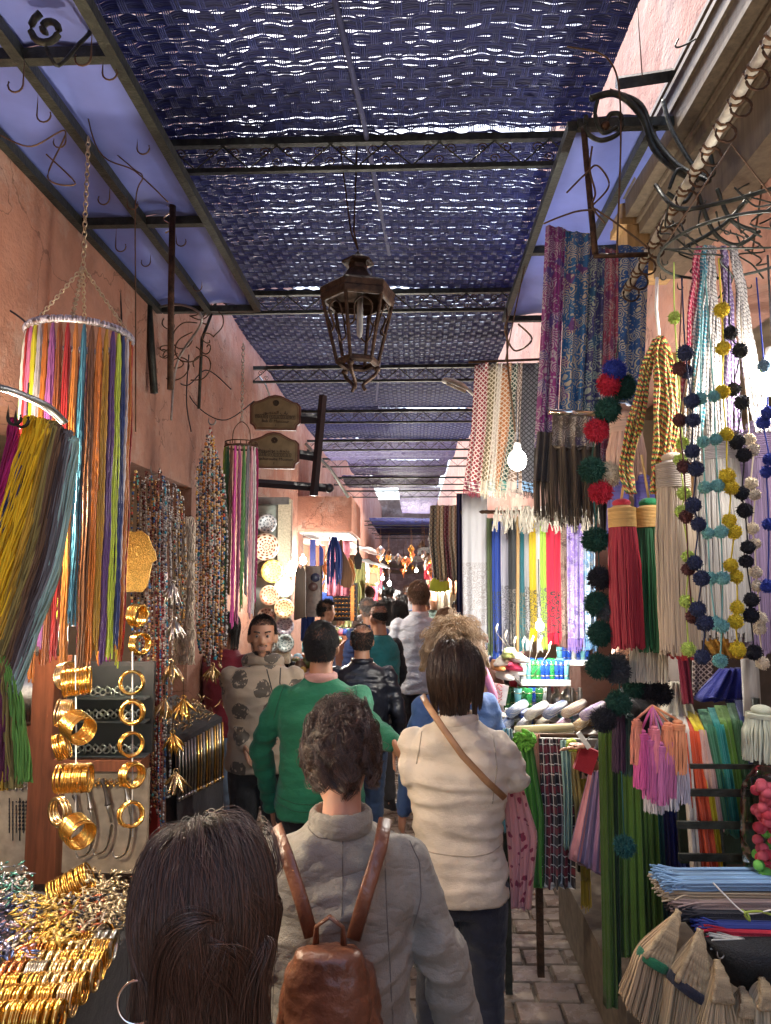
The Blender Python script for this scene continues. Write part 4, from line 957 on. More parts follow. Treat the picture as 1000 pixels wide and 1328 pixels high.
ang = np.linspace(PI + .05, 2 * PI - .05, len(seq))
ends = [860, 862, 868, 820, 850, 830, 836, 862, 840, 872, 830, 850, 846, 866, 800, 868, 858, 838, 850, 848, 835, 820]
for k, (c, a) in enumerate(zip(seq, ang)):
    t_ = rc + Vector((RR * math.cos(a), RR * math.sin(a), -.012)); pb = P(100, ends[k], 2.42).z
    l_ = seq[k - 1] if k else None; r_ = seq[k + 1] if k < len(seq) - 1 else None
    lab = f'{c} necklace on the front of the white ring, ' + (f'between the {l_} and {r_} ones' if l_ and r_ else ('at its left end' if r_ else 'at its right end'))
    necklace('bead_necklace', lab, t_, (t_.x + R.uniform(-.006, .006), t_.y, pb), c, 12, .022, 'necklaces on the large white ring', r=.0024, loopw=.012)
seq2 = ['amber', 'red', 'lime', 'rust', 'violet', 'orange', 'amber', 'mauve', 'red', 'lime', 'orange', 'purple', 'rust']
for k, c in enumerate(seq2):
    a = .15 + (PI - .3) * k / (len(seq2) - 1); t_ = rc + Vector((RR * math.cos(a), RR * math.sin(a), -.012))
    necklace('bead_necklace', f'{c} necklace at the back of the white ring, {ordw[k]} from the right', t_, (t_.x, t_.y, P(100, 850 + 8 * (k % 3), 2.42).z), c, 6, .016, 'necklaces on the large white ring', r=.0024, loopw=.012)
# ---- near curved rail at the left edge with skeins of yarn swept to the side
nr = thing('yarn_rail', 'grey curved metal rail at the left edge holding the swept yarn skeins', 'rail', P(30, 505, 1.32))
mb = MB(); mb.tube(smooth([P(-60, 492, 1.1), P(0, 503, 1.2), P(30, 513, 1.3), P(60, 527, 1.38), P(84, 548, 1.42)], 20), .012, 10, flat=.5); mb.build('rail', mat('grey_paint_metal', (.16, .18, .20), .4, .6), nr, True)
mb = MB(); mb.tube(hookpts(P(12, 506, 1.24), .05, .012), .003, 6); mb.tube(hookpts(P(22, 510, 1.27), .05, .012), .003, 6); mb.build('hooks', DARKIRON, nr, True)
sk = [('magenta', 18, 548, 2, 640, -40, 730, 'thick magenta yarn loop hanging on two hooks at the left edge'), ('navy', 28, 590, -5, 700, -60, 800, 'navy yarn skein below the magenta loop at the left edge'),
      ('yellow', 40, 545, 18, 640, -20, 790, 'bright yellow yarn skein, the widest one on the grey rail'), ('yellow', 54, 548, 30, 660, -5, 800, 'second bright yellow yarn skein, right of the widest'),
      ('mustard', 62, 550, 40, 680, 0, 830, 'mustard yarn skein right of the bright yellow ones'), ('olive', 70, 552, 45, 700, 2, 860, 'olive yarn skein between the mustard and brown ones'),
      ('brown', 76, 556, 52, 710, 6, 880, 'brown yarn skein on the grey rail'), ('dark brown', 83, 562, 60, 715, 10, 890, 'dark brown yarn skein on the grey rail'), ('grey', 89, 564, 66, 725, 14, 905, 'grey yarn skein second from the right end of the rail'),
      ('pale teal', 95, 572, 72, 730, 18, 900, 'pale teal yarn skein at the right end of the grey rail')]
YC = {'magenta': (.30, .012, .11), 'navy': (.02, .04, .14), 'yellow': (.72, .46, .015), 'mustard': (.42, .27, .03), 'olive': (.20, .17, .05), 'brown': (.13, .08, .04), 'dark brown': (.06, .045, .04), 'grey': (.16, .17, .17), 'pale teal': (.26, .42, .36), 'plum': (.10, .02, .05), 'bright green': (.11, .28, .05)}
def yarnm(c): return yarn('yarn_' + c.replace(' ', '_'), YC[c], .9, .5)
def skein(name, label, ctrl, widths, n, c, group, r=.0022, cat='yarn skein'):
    base = smooth(ctrl, 26); S = []; wd = np.interp(np.linspace(0, 1, 26), np.linspace(0, 1, len(widths)), widths)
    for k in range(n):
        a, q = R.uniform(0, 6.28), math.sqrt(R.random()); ph = R.uniform(0, 6)
        o = np.stack([wd * q * math.cos(a), wd * .6 * q * math.sin(a), .1 * wd * np.sin(np.arange(26) * .5 + ph)], -1)
        S.append(base + o + .0028 * np.sin(np.arange(26)[:, None] * R.uniform(.3, .9) + A(ph, ph + 2, ph + 4)))
    return tag(strands(name, S, r, yarnm(c)), label, cat, group)
for c, a1, b1, a2, b2, a3, b3, lab in sk:
    wid = .010 if c != 'yellow' else .014
    Y = 1.30
    skein('yarn_skein', lab, [P(a1, b1 - 4, Y), P(a1 - 2, b1 + 25, Y), P(a2, b2, Y), P((a2 + a3) / 2, (b2 + b3) / 2, Y), P(a3, b3, Y)], [wid * .7, wid, wid, wid, wid * .9], 70, c, 'yarn skeins on the grey rail', .0016)
for c, xs, lab in (('plum', (-8, -4, 2, 6), 'plum yarn skein hanging lowest at the left edge, above the ring display'), ('olive', (4, 6, 12, 18), 'olive yarn skein between the plum and bright green ones at the left edge'), ('bright green', (2, 14, 24, 31), 'bright green yarn skein curving down at the left edge'), ('mustard', (-14, -8, -6, -2), 'mustard yarn skein at the very left edge beside the plum one')):
    skein('yarn_skein', lab, [P(xs[0], 850, 1.3), P(xs[1], 880, 1.3), P(xs[2], 940, 1.3), P(xs[3], 1010 + R.randint(-8, 12), 1.3)], [.011, .012, .013, .014], 60, c, 'yarn skeins at the lower left edge', .0016)
# ---- small ring of necklaces farther along the wall
r2c = P(313, 580, 4.7); R2 = .105
ring2 = thing('necklace_ring', 'small dark wire ring with green and pink necklaces below the shop signs', 'hanger', r2c)
mb = MB(); mb.torus(r2c, R2, .007, 32, 6); mb.torus(r2c + Vector((0, 0, .03)), R2, .004, 32, 5)
for k in range(18): mb.bar(r2c + Vector((R2 * math.cos(k * .35), R2 * math.sin(k * .35), 0)), r2c + Vector((R2 * math.cos(k * .35), R2 * math.sin(k * .35), .03)), .003)
mb.build('hoop', WIRE, ring2, True)
mb = MB(); mb.tube(smooth([r2c + Vector((-.06, 0, .03)), r2c + Vector((-.05, 0, .12)), r2c + Vector((0, 0, .17)), r2c + Vector((.05, 0, .12)), r2c + Vector((.06, 0, .03))], 20), .003, 5); mb.build('handle_wire', WIRE, ring2, True)
chain('chain', r2c + Vector((0, 0, .18)), r2c + Vector((0, 0, .70)), .003, mat('pale_chain', (.5, .45, .38), .4, .9), ring2, 24)
s3 = [('lime', 790), ('lime', 798), ('leaf green', 780), ('dark green', 786), ('brown', 770), ('hot pink', 812), ('pink', 806), ('leaf green', 790), ('grey', 770), ('light pink', 800), ('white', 795), ('magenta', 780)]
for k, (c, e_) in enumerate(s3):
    a = PI + .1 + (PI - .2) * k / (len(s3) - 1); t_ = r2c + Vector((R2 * math.cos(a), R2 * math.sin(a), -.01))
    nb = f'between the {s3[k-1][0]} and {s3[k+1][0]} ones' if 0 < k < len(s3) - 1 else ('at its left end' if k == 0 else 'at its right end')
    necklace('bead_necklace', f'{c} necklace on the small dark wire ring, {nb}', t_, (t_.x, t_.y, P(313, e_, 4.7).z), c, 7, .016, 'necklaces on the small wire ring', r=.0032, loopw=.012)
# ---- strings of mixed beads
pal = {'multicoloured': [(.5, .1, .06), (.05, .15, .4), (.55, .5, .42), (.1, .05, .03), (.6, .45, .2), (.03, .03, .04), (.1, .4, .42), (.45, .25, .1)], 'dark garnet': [(.10, .01, .015), (.03, .02, .02), (.16, .06, .05), (.35, .32, .3)],
       'silver and amber': [(.5, .48, .45), (.62, .35, .1), (.4, .38, .36), (.12, .07, .04), (.55, .5, .4)], 'turquoise and silver': [(.04, .28, .38), (.5, .5, .5), (.35, .33, .3), (.05, .1, .25)], 'grey pearl': [(.45, .43, .42), (.3, .28, .28), (.55, .52, .48), (.12, .1, .1)],
       'red coral': [(.45, .03, .02), (.3, .02, .02), (.5, .45, .4)], 'orange and brown': [(.55, .2, .05), (.2, .08, .03), (.6, .4, .2), (.06, .04, .03)]}
BEADM = vcol('glossy_beads', .22)
_bt = MB(); _bt.ball((0, 0, 0), 1, 6, 4); _bv = np.vstack(_bt.v); _bq = np.vstack(_bt.q)
def bead_string(label, px, py0, py1, Y, kind, group, r=(.003, .007), loop=.02, name='bead_string'):
    a, b_ = P(px, py0, Y), P(px + R.uniform(-2, 2), py1, Y); L = (a - b_).length; mb = MB(); cols = pal[kind]
    V, Q, CL = [], [], []; n0 = 0; ph = R.uniform(0, 6)
    for s_ in (-1, 1):
        d = 0
        while d < L:
            rr = R.uniform(*r); f = d / L
            p = a + (b_ - a) * f + Vector((s_ * loop * (1 - (2 * f - 1) ** 6) * .5 + .004 * math.sin(f * 9 + ph), R.uniform(-.004, .004) + s_ * .01, 0))
            V.append(_bv * A(rr, rr, rr * R.uniform(.8, 1.3)) + A(*p)); Q.append(_bq + n0); n0 += len(_bv); CL.append(np.tile([*R.choice(cols), 1], (len(_bv), 1)))
            d += rr * 2.15
    mb.v = [np.vstack(V)]; mb.q = [np.vstack(Q)]; mb.col = [np.vstack(CL)]; mb.uv = [np.zeros((n0, 2))]; mb.n = n0
    return tag(mb.build(name, BEADM, None, True, col=True), label, 'bead string', group)
kinds = list(pal)
bs = []
for k in range(9): bs.append((176 + k * 5.2, 612 + 6 * (k % 3), 1035 + 12 * (k % 4), 3.05 + .03 * (k % 3), ['multicoloured', 'dark garnet', 'grey pearl', 'dark garnet', 'multicoloured', 'orange and brown', 'dark garnet', 'turquoise and silver', 'grey pearl'][k], 'in the dark cluster beside the bangles'))
for k in range(9): bs.append((196 + k * 5.0, 628 + 8 * (k % 3), 770 + 14 * (k % 5), 3.3 + .04 * (k % 3), ['grey pearl', 'silver and amber', 'grey pearl', 'turquoise and silver', 'grey pearl', 'silver and amber', 'grey pearl', 'multicoloured', 'silver and amber'][k], 'above the silver leaf bunches'))
for k in range(12): bs.append((258 + k * 2.9, 556 + 10 * abs(k - 5), 830 + 9 * (k % 5), 4.0 + .05 * (k % 3), ['silver and amber', 'turquoise and silver', 'multicoloured', 'orange and brown', 'grey pearl', 'red coral', 'silver and amber', 'multicoloured', 'turquoise and silver', 'orange and brown', 'multicoloured', 'grey pearl'][k], 'in the column before the flowered hoodie'))
cnt = {}
for px, y0, y1, Y, kd, wh in bs:
    cnt[wh] = cnt.get(wh, 0) + 1
    bead_string(f'{kd} bead string, {ordw[cnt[wh]-1]} from the left {wh}', px, y0, y1, Y, kd, 'bead strings ' + wh, r=(.0025, .0065) if Y < 3.9 else (.004, .010), loop=.022)
wire('hook', 'steel hook holding the bead string column below the pink wall', 'hook', hookpts(P(271, 535, 4.0), .05, .02), .005, STEEL)
wire('hook', 'curved wire hook above the clusters of dark beads', 'hook', hookpts(P(196, 595, 3.05), .05, .02), .004, STEEL)
# ---- cream shell hanging
mb = MB(); ch = thing('shell_hanging', 'long cream hanging of fringed shells between the bead strings', 'wall hanging', P(238, 850, 3.5)); 
fr = []
for row in range(17):
    for k in range(60):
        p = P(225 + R.uniform(0, 27), 672 + row * 11 + R.uniform(-2, 2), 3.5 + R.uniform(-.02, .02)); fr.append([p, p + Vector((R.uniform(-.008, .008), -.012, -.02)), p + Vector((R.uniform(-.012, .012), -.010, -.045))])
strands('fringe_rows', fr, .0028, yarn('cream_fibre', (.55, .47, .36), .7, .3), ch)['kind'] = 'stuff'
mb.box(P(238, 765, 3.56), (.10, .02, .66)); mb.build('backing', cloth('cream_backing', (.45, .38, .28)), ch)
# ---- gold leaf / silver pod bunches
def pod_bunch(label, px, py, Y, n, L, m, group):
    root = thing('pod_bunch', label, 'pendant bunch', P(px, py, Y), group); c = P(px, py, Y)
    for k in range(n):
        a = R.uniform(0, 2 * PI); s_ = R.uniform(.15, .75); d = Vector((math.cos(a) * s_, math.sin(a) * s_, -1)).normalized(); l_ = L * R.uniform(.8, 1.1)
        pts = [c + d * l_ * t_ + Vector((0, 0, .25 * l_ * t_ * t_)) * s_ for t_ in np.linspace(0, 1, 7)]
        mb = MB(); mb.tube(pts, [.001, .006, .011, .0135, .011, .005, .0008], 6, flat=.45); mb.build('pod', m, root, True)
    mb = MB(); mb.torus(c, .010, .0025, 14, 5, Matrix.Rotation(PI / 2, 3, 'X')); mb.build('ring', m, root, True)
for i, (px, py, Y, n, m, lab) in enumerate([(224, 765, 3.0, 16, SILVER, 'topmost silver pod bunch in front of the cream shell hanging'), (226, 812, 3.0, 20, SILVER, 'second silver pod bunch from the top'), (222, 868, 3.0, 18, PALEGOLD, 'gold pod bunch below the two silver ones'),
        (214, 915, 2.95, 14, PALEGOLD, 'gold pod bunch over the black necklace case'), (238, 915, 3.0, 16, GOLD, 'bright gold pod bunch at the edge of the black case'), (276, 872, 3.9, 16, PALEGOLD, 'gold pod bunch hanging at the sleeve of the flowered hoodie'), (224, 960, 2.95, 16, GOLD, 'gold pod bunch in front of the chain case'), (228, 1010, 2.95, 15, PALEGOLD, 'lowest gold pod bunch, over the red post')]):
    pod_bunch(lab, px, py - 10, Y, n, .11, m, 'pod bunches on strings')
    wire('cord', ['thin cord','pale cord','fine cord','knotted cord','grey cord','brown cord','waxed cord','short cord'][i] + ' holding the ' + lab[:60], 'cord', [P(px, py - 50, Y), P(px, py - 10, Y)], .0016, WIRE)
# ---- hand shaped gold ornament
mb = MB(); out = [(173, 690), (183, 688), (192, 695), (197, 708), (201, 716), (203, 726), (197, 730), (194, 745), (191, 760), (184, 768), (174, 767)]
hm_ = [P(a, b_, 2.9) for a, b_ in out] + [P(346 - a, b_, 2.9) for a, b_ in reversed(out[:-1])]
fr_ = np.array([tuple(p) for p in hm_]); mb.grid(np.stack([fr_, fr_ + A(0, .008, 0)]), True, None, True)
tag(mb.build('hand_ornament', mat('brushed_gold', (.70, .45, .12), .38, 1, .3, 160, .5, 220), None), 'large flat gold hand shaped ornament behind the ring of necklaces', 'ornament')
# ---- bangles: each stack is a thing made of rings
_bm = {}
def bangle_mesh(m, R_=.036, r=.0022, wide=1.0):
    k = (m.name, R_, r, wide)
    if k not in _bm:
        q = MB(); q.torus((0, 0, 0), R_, r, 26, 5, sq=wide); me = q.mesh('bangle'); me.materials.append(m); me.polygons.foreach_set('use_smooth', np.ones(len(me.polygons), bool)); _bm[k] = me
    return _bm[k]
def bangle_stack(label, c, ax, n, m, R_=.036, r=.0022, pitch=.0048, group=None, wide=1.0, jit=.06, mats=None):
    root = thing('bangle_stack', label, 'bangles', c, group); ax = Vector(ax).normalized(); q = Vector((0, 0, 1)).rotation_difference(ax)
    for k in range(n):
        o = bpy.data.objects.new('bangle', bangle_mesh(mats[k % len(mats)] if mats else m, R_, r, wide)); C.objects.link(o); o.parent = root
        o.location = ax * (k - (n - 1) / 2) * pitch + Vector((R.uniform(-1, 1), R.uniform(-1, 1), R.uniform(-1, 1))) * .0012
        o.rotation_mode = 'QUATERNION'; o.rotation_quaternion = Matrix.Rotation(R.uniform(-jit, jit), 3, 'X').to_quaternion() @ Matrix.Rotation(R.uniform(-jit, jit), 3, 'Y').to_quaternion() @ q
        WL[o.name] = Vector(c)
    return root
bl = [(87, 876, 1.95, (.9, -.35, .1), 4, PALEGOLD, 'pale gold bangles behind the topmost left stack'), (100, 884, 1.9, (.92, .3, .1), 12, GOLD, 'topmost gold bangle stack of the left column'), (84, 925, 1.95, (.95, .2, -.1), 7, PALEGOLD, 'short pale gold stack, second in the left column'),
      (101, 943, 1.88, (.8, -.6, -.25), 11, GOLD, 'gold bangle stack tilted to show its open end, middle of the left column'), (80, 968, 1.96, (.9, .3, .3), 6, GOLD, 'small gold stack behind, left of the tilted stack'), (96, 1009, 1.9, (1, .12, 0), 15, GOLD, 'longest gold bangle stack of the left column'),
      (78, 1052, 1.95, (.5, .8, .1), 3, PALEGOLD, 'three thin pale bangles hanging loose beside the lowest stack'), (100, 1078, 1.88, (.75, -.62, -.2), 11, GOLD, 'lowest gold stack of the left column with its open end towards us'),
      (171, 885, 1.95, (.25, -1, .05), 4, GOLD, 'topmost thick gold bangles of the right column'), (171, 924, 1.95, (.05, -1, 0), 2, GOLD, 'single gold ring second from the top of the right column'), (170, 965, 1.95, (.5, -.85, .1), 6, GOLD, 'gold bangle stack third from the top of the right column'),
      (172, 1005, 1.95, (.8, -.6, 0), 6, GOLD, 'gold bangle stack fourth from the top of the right column'), (170, 1056, 1.93, (.55, -.8, .2), 6, GOLD, 'lowest gold bangle stack of the right column'), (182, 835, 2.1, (.8, -.5, 0), 5, GOLD, 'gold bangles behind the lime necklace ends'), (178, 798, 2.1, (1, -.3, 0), 6, GOLD, 'upper gold bangles behind the lime necklace')]
for px, py, Y, ax, n, m, lab in bl:
    big = .034 if px < 120 else .029
    bangle_stack(lab, P(px, py, Y), ax, n, m, big, (.0026 if px < 120 else .0036) if n > 3 else .0056, .0056 if n > 3 else .008, 'gold bangle stacks hanging on cords')
wire('cord', 'white cord threading the left column of hanging bangles', 'cord', [P(98, 850, 1.92), P(99, 950, 1.92), P(98, 1100, 1.92)], .002, WHITE)
wire('cord', 'white cord threading the right column of hanging bangles', 'cord', [P(172, 845, 1.96), P(172, 950, 1.96), P(172, 1085, 1.96)], .002, WHITE)
# ---- showcase behind the table
WOODR = wood('red_brown_wood', (.22, .07, .03))
sx = thing('showcase', 'red brown wooden showcase with a glazed jewellery case and beige back panels', 'showcase', (-1.5, 2.75, .9))
Ys = 2.75
def rectobj(nm, x0, y0, x1, y1, Y, th, m, parent, dy=0):
    a, b_ = P(x0, y0, Y), P(x1, y1, Y); mb = MB(); mb.box(((a.x + b_.x) / 2, Y + dy, (a.z + b_.z) / 2), (abs(b_.x - a.x), th, abs(a.z - b_.z))); return mb.build(nm, m, parent)
rectobj('post', 50, 850, 76, 1142, Ys, .07, WOODR, sx)
rectobj('back_panel', 78, 998, 186, 1136, Ys, .02, mat('beige_board', (.42, .34, .24), .8), sx, .03)
rectobj('back_panel', -60, 1005, 49, 1136, Ys, .02, mat('beige_board', (.42, .34, .24), .8), sx, .03)
rectobj('shelf_board', 76, 982, 188, 997, Ys, .09, WOODR, sx); rectobj('shelf_board', 0, 940, 50, 1004, Ys, .06, WOODR, sx)
rectobj('case_back', 76, 860, 188, 982, Ys, .02, mat('case_black', (.012, .012, .014), .5), sx, .08)
rectobj('case_back', -40, 840, 50, 940, Ys, .02, mat('case_grey', (.14, .13, .12), .5), sx, .08)
def glassm(name, c=(.9, .95, .95), rough=.02):
    if name in MC: return MC[name]
    m = bpy.data.materials.new(name); m.use_nodes = True; t = m.node_tree; t.nodes.clear(); MC[name] = m
    o = t.nodes.new('ShaderNodeOutputMaterial'); mx = t.nodes.new('ShaderNodeMixShader'); tr = t.nodes.new('ShaderNodeBsdfTransparent'); gl = t.nodes.new('ShaderNodeBsdfGlossy')
    tr.inputs[0].default_value = (*c, 1); gl.inputs['Roughness'].default_value = rough; fr = t.nodes.new('ShaderNodeFresnel'); fr.inputs[0].default_value = 1.22
    t.links.new(fr.outputs[0], mx.inputs[0]); t.links.new(tr.outputs[0], mx.inputs[1]); t.links.new(gl.outputs[0], mx.inputs[2]); t.links.new(mx.outputs[0], o.inputs[0]); return m
rectobj('glass_door', 78, 862, 187, 981, Ys, .004, glassm('clear_glass'), sx, -.035)
for r_, (y, n) in enumerate(((905, 16), (935, 22), (980, 22))):
    mb = MB(); rectobj('inner_shelf', 77, y, 187, y + 3, Ys, .06, mat('case_shelf', (.1, .1, .1), .4), sx, .03)
    for k in range(n):
        c = P(82 + k * 103 / n, y - 7 - 3 * (k % 2), Ys + .02); mb.torus(c, .011, .003, 10, 4, Matrix.Rotation(R.uniform(-.8, .8), 3, 'Z') @ Matrix.Rotation(PI / 2, 3, 'X')); mb.ball(c + Vector((0, -.005, .012)), .005, 6, 4)
    o = mb.build('rings', SILVER, sx, True); o['kind'] = 'stuff'
mb = MB()
for k in range(16):
    for q in range(3): mb.tube([P(12 + k * 2.5, 845, Ys + .02), P(10 + k * 2.5 + q, 900, Ys), P(8 + k * 2.7, 936, Ys)], .003, 4)
mb.build('chains', SILVER, sx, True)['kind'] = 'stuff'
mb = MB()
for k in range(7):
    x = 12 + k * 4.5; mb.tube([P(x, 1035 + (k % 3) * 5, Ys), P(x, 1080 + 10 * (k % 2), Ys)], .002, 4)
    for q in range(8): mb.ball(P(x, 1040 + q * 5, Ys), .005 if k > 2 else .003, 6, 4)
mb.build('dark_pendants', mat('dark_beads', (.02, .02, .022), .3), sx, True)['kind'] = 'stuff'
# curved daggers on the board
for i, (x, y0, y1, lab) in enumerate([(118, 1015, 1112, 'left silver dagger'), (140, 1010, 1108, 'middle silver dagger'), (166, 1005, 1112, 'right silver dagger'), (104, 1030, 1090, 'short dagger behind the bangles')]):
    d = thing('dagger', f'curved {lab} hanging on the beige board behind the bangles', 'dagger', P(x, y1, Ys), 'curved daggers on the beige board')
    mb = MB(); mb.tube(smooth([P(x - 8, y0, Ys - .03), P(x - 3, y0 + 18, Ys - .03), P(x, y0 + 34, Ys - .03)], 10), [.008, .010, .006, .006, .006, .006, .007, .008, .011, .013], 8); mb.build('hilt', mat('horn', (.05, .04, .035), .4) if i % 2 else SILVER, d, True)
    mb = MB(); mb.tube(smooth([P(x, y0 + 34, Ys - .03), P(x + 5, y0 + 60, Ys - .03), P(x - 2, y1 - 8, Ys - .03), P(x - 16, y1, Ys - .03), P(x - 20, y1 - 8, Ys - .03)], 20), np.linspace(.013, .003, 20), 8, flat=.5); mb.build('sheath', SILVER, d, True)
# ---- tall front posts & chain display
mb = MB(); mb.box(((P(206, 900, 3.2)).x, 3.2, 1.1), (.035, .035, 1.6)); tag(mb.build('display_post', mat('red_lacquer', (.25, .02, .02), .35), None), 'narrow red post standing behind the gold pod bunches', 'post')
cd = thing('chain_display', 'sloping black tray of small necklaces beside the flowered hoodie', 'display stand', P(258, 1050, 3.6))
q0, q1, q2, q3 = P(228, 962, 3.35), P(288, 930, 3.9), P(290, 1052, 3.9), P(230, 1080, 3.35)
mb = MB(); mb.grid(np.array([[q0, q1], [q3, q2]])); mb.grid(np.array([[q1 + Vector((-.05, .0, 0)), q0 + Vector((-.05, 0, 0))], [q2 + Vector((-.05, 0, 0)), q3 + Vector((-.05, 0, 0))]])); mb.build('tray', BLACKCLOTH, cd)
mb = MB(); mb.grid(np.array([[q0, q1], [q0 + Vector((-.28, .1, .10)), q1 + Vector((-.28, .1, .10))]])); mb.build('top_tray', BLACKCLOTH, cd)
for k in range(16):
    f = (k + .5) / 16; a = q0.lerp(q1, f) + Vector((.01, -.008, -.02)); b_ = q3.lerp(q2, f); b_ = a.lerp(b_, .62)
    mb = MB(); mb.tube([a, a.lerp(b_, .5) + Vector((.004, 0, 0)), b_], .006, 5); mb.ball(b_, .011, 6, 4); mb.build('necklace', [GOLD, PALEGOLD, SILVER][k % 3 if f > .4 else 2], cd, True)
mb = MB()
for k in range(160):
    c = (q0.lerp(q1, R.random())) + Vector((-R.uniform(0, .25), R.uniform(0, .08), .02 + R.uniform(0, .08))); mb.tube([c, c + Vector((R.uniform(-.02, .02), R.uniform(-.03, .03), .012)), c + Vector((R.uniform(-.03, .03), R.uniform(-.04, .04), -.01))], [.001, .006, .001], 5, flat=.5)
mb.build('loose_pendants', PALEGOLD, cd, True)['kind'] = 'stuff'
# ---- jewellery table
ZT = .96
jt = thing('jewellery_table', 'stall table under a dark cloth in the lower left heaped with bracelets', 'table', (-1.15, 1.85, 0))
mb = MB(); mb.box((-1.19, 1.55, ZT - .02), (.92, 1.30, .03)); mb.build('table_top', BLACKCLOTH, jt)
mb = MB(); mb.box((-1.19, 1.55, (ZT - .04) / 2), (.90, 1.27, ZT - .045)); mb.build('table_skirt', BLACKCLOTH, jt)
hp = [('heap of white and grey crystal pendants', (20, 1130), (0, 30, 1105, 1165), [(.6, .58, .55), (.4, .42, .5), (.65, .6, .5), (.1, .3, .25)], 650), ('heap of fine gold chains', (60, 1190), (30, 90, 1165, 1215), [(.75, .48, .1), (.7, .5, .2), (.8, .55, .15)], 500),
      ('heap of blue and pink glass jewellery', (15, 1190), (-10, 35, 1165, 1235), [(.25, .25, .4), (.5, .3, .35), (.5, .45, .4), (.1, .15, .35)], 450), ('heap of cowrie like cream shells', (150, 1160), (118, 190, 1132, 1200), [(.62, .48, .28), (.55, .42, .25), (.7, .58, .38)], 650), ('heap of coral and black pendants', (105, 1185), (90, 125, 1165, 1200), [(.5, .15, .08), (.05, .05, .06), (.6, .5, .4)], 250)]
for lab, c, (x0, x1, y0, y1), cols, n in hp:
    mb = MB()
    for k in range(n):
        px, py = R.uniform(x0 - 12, x1 + 12), R.uniform(y0 - 6, y1 + 8); p = P(px, py, 2); d = (p - cam.location); t_ = (ZT + R.uniform(.0, .085) - EYE) / d.z; p = cam.location + d * t_
        if p.y > 2.19 or p.x > -.74: continue
        a = Vector((R.uniform(-1, 1), R.uniform(-1, 1), R.uniform(-.5, .5))).normalized() * R.uniform(.006, .016)
        cc = tuple(x * .7 for x in R.choice(cols)); mb.tube([p - a, p, p + a], [.0015, R.uniform(.003, .007), .0015], 5, col=cc, flat=.6)
    tag(mb.build('jewellery_heap', vcol('heap_jewellery', .22, .55), None, True, col=True), lab + ' on the lower left table', 'jewellery heap', 'loose jewellery on the table', 'stuff')
# rows of cuffs and bangles laid on rods: rows recede, rods run left to right
def onT(px, py, dz=.035):
    p = P(px, py, 2); d = p - cam.location; return cam.location + d * ((ZT + dz - EYE) / d.z)
rows = [(1228, 40, 150, ['gold', 'pale', 'gold', 'silver']), (1240, 30, 145, ['copper', 'gold', 'pale', 'gold']), (1254, 20, 138, ['gold', 'pale', 'gold', 'gold']), (1268, 0, 128, ['copper', 'silver', 'pale', 'pale']), (1284, 0, 115, ['gold', 'gold', 'pale', 'gold']), (1300, 0, 100, ['gold', 'gold', 'gold', 'pale']), (1322, -10, 75, ['gold', 'gold', 'gold', 'gold'])]
BM = {'gold': GOLD, 'pale': PALEGOLD, 'copper': COPPER, 'silver': SILVER}
side = ['leftmost', 'left middle', 'right middle', 'rightmost']
rown = ['farthest', 'second farthest', 'third farthest', 'middle', 'third nearest', 'second nearest', 'nearest']
for ri, (py, x0, x1, cs_) in enumerate(rows):
    a, b_ = onT(x0, py), onT(x1, py - 3); ax = (b_ - a).normalized(); L = (b_ - a).length / len(cs_)
    for k, cn in enumerate(cs_):
        c = a.lerp(b_, (k + .5) / len(cs_)); wide = 1.0 if (ri + k) % 3 else 3.4; pt = .0052 if wide == 1 else .018
        bangle_stack(f'{cn.replace("pale", "pale gold")} bracelets on a rod, {side[k]} in the {rown[ri]} row of the table', c, ax, max(3, int(L * .86 / pt)), BM[cn], .030, .0024, pt, 'rows of bracelets on the table', wide, .05)
for i, (px, py, col, lab) in enumerate([(30, 1245, 'copper', 'upright copper cuff at the left of the bracelet rows'), (68, 1212, 'gold', 'upright wide gold cuff behind the bracelet rows'), (18, 1232, 'pale', 'upright pale gold bangle at the left edge of the table'), (45, 1205, 'copper', 'dull copper cuff leaning among the gold chains'), (132, 1212, 'gold', 'gold cuff lying at the dark end of the last row')]):
    bangle_stack(lab, onT(px, py, .035), (.6, -.8, .1 * i), 2, BM[col], .028, .003, .012, 'loose cuffs on the table', 3.0)
bangle_stack('big stack of thin gold bangles lying tilted behind the heaps on the table', onT(92, 1150, .04), (.85, .25, .42), 18, GOLD, .040, .0028, .0062, None)
# ================================================================ RIGHT SIDE
def cols(c, n='c'): return cloth('%s_%d_%d_%d' % (n, *[int(x * 999) for x in c]), c)
# ---- hook rail wrapped in twine
ra, rb_ = P(1012, 28, 1.72), P(798, 402, 3.05)
hr = thing('hook_rail', 'pale rail bound with brown twine and curled hooks above the right stall', 'rail', ra.lerp(rb_, .5))
mb = MB(); mb.tube([ra, rb_], .016, 8); mb.build('rail', mat('chipped_white_paint', (.55, .52, .44), .6, 0, .3, 40), hr, True)
for k in range(15):
    f = .02 + k * .069; c = ra.lerp(rb_, f); d = (rb_ - ra).normalized(); q = Vector((0, 0, 1)).rotation_difference(d).to_matrix()
    mb = MB()
    mb.tube([c + d * (j * .0042) + q @ Vector((.018 * math.cos(j * 1.1), .018 * math.sin(j * 1.1), 0)) for j in range(11)], .0045, 5); mb.build('twine', mat('brown_twine', (.12, .06, .03), .9, 0, .4, 60), hr, True)
    mb = MB(); r_ = R.uniform(.026, .036); mb.tube([c + Vector((.0, .0, -.015)) + Vector((r_ * math.sin(a), R.uniform(-.002, .002), -r_ + r_ * math.cos(a))) for a in np.linspace(0, 5.1, 18)], .0038, 6); mb.build('hook', IRON, hr, True)
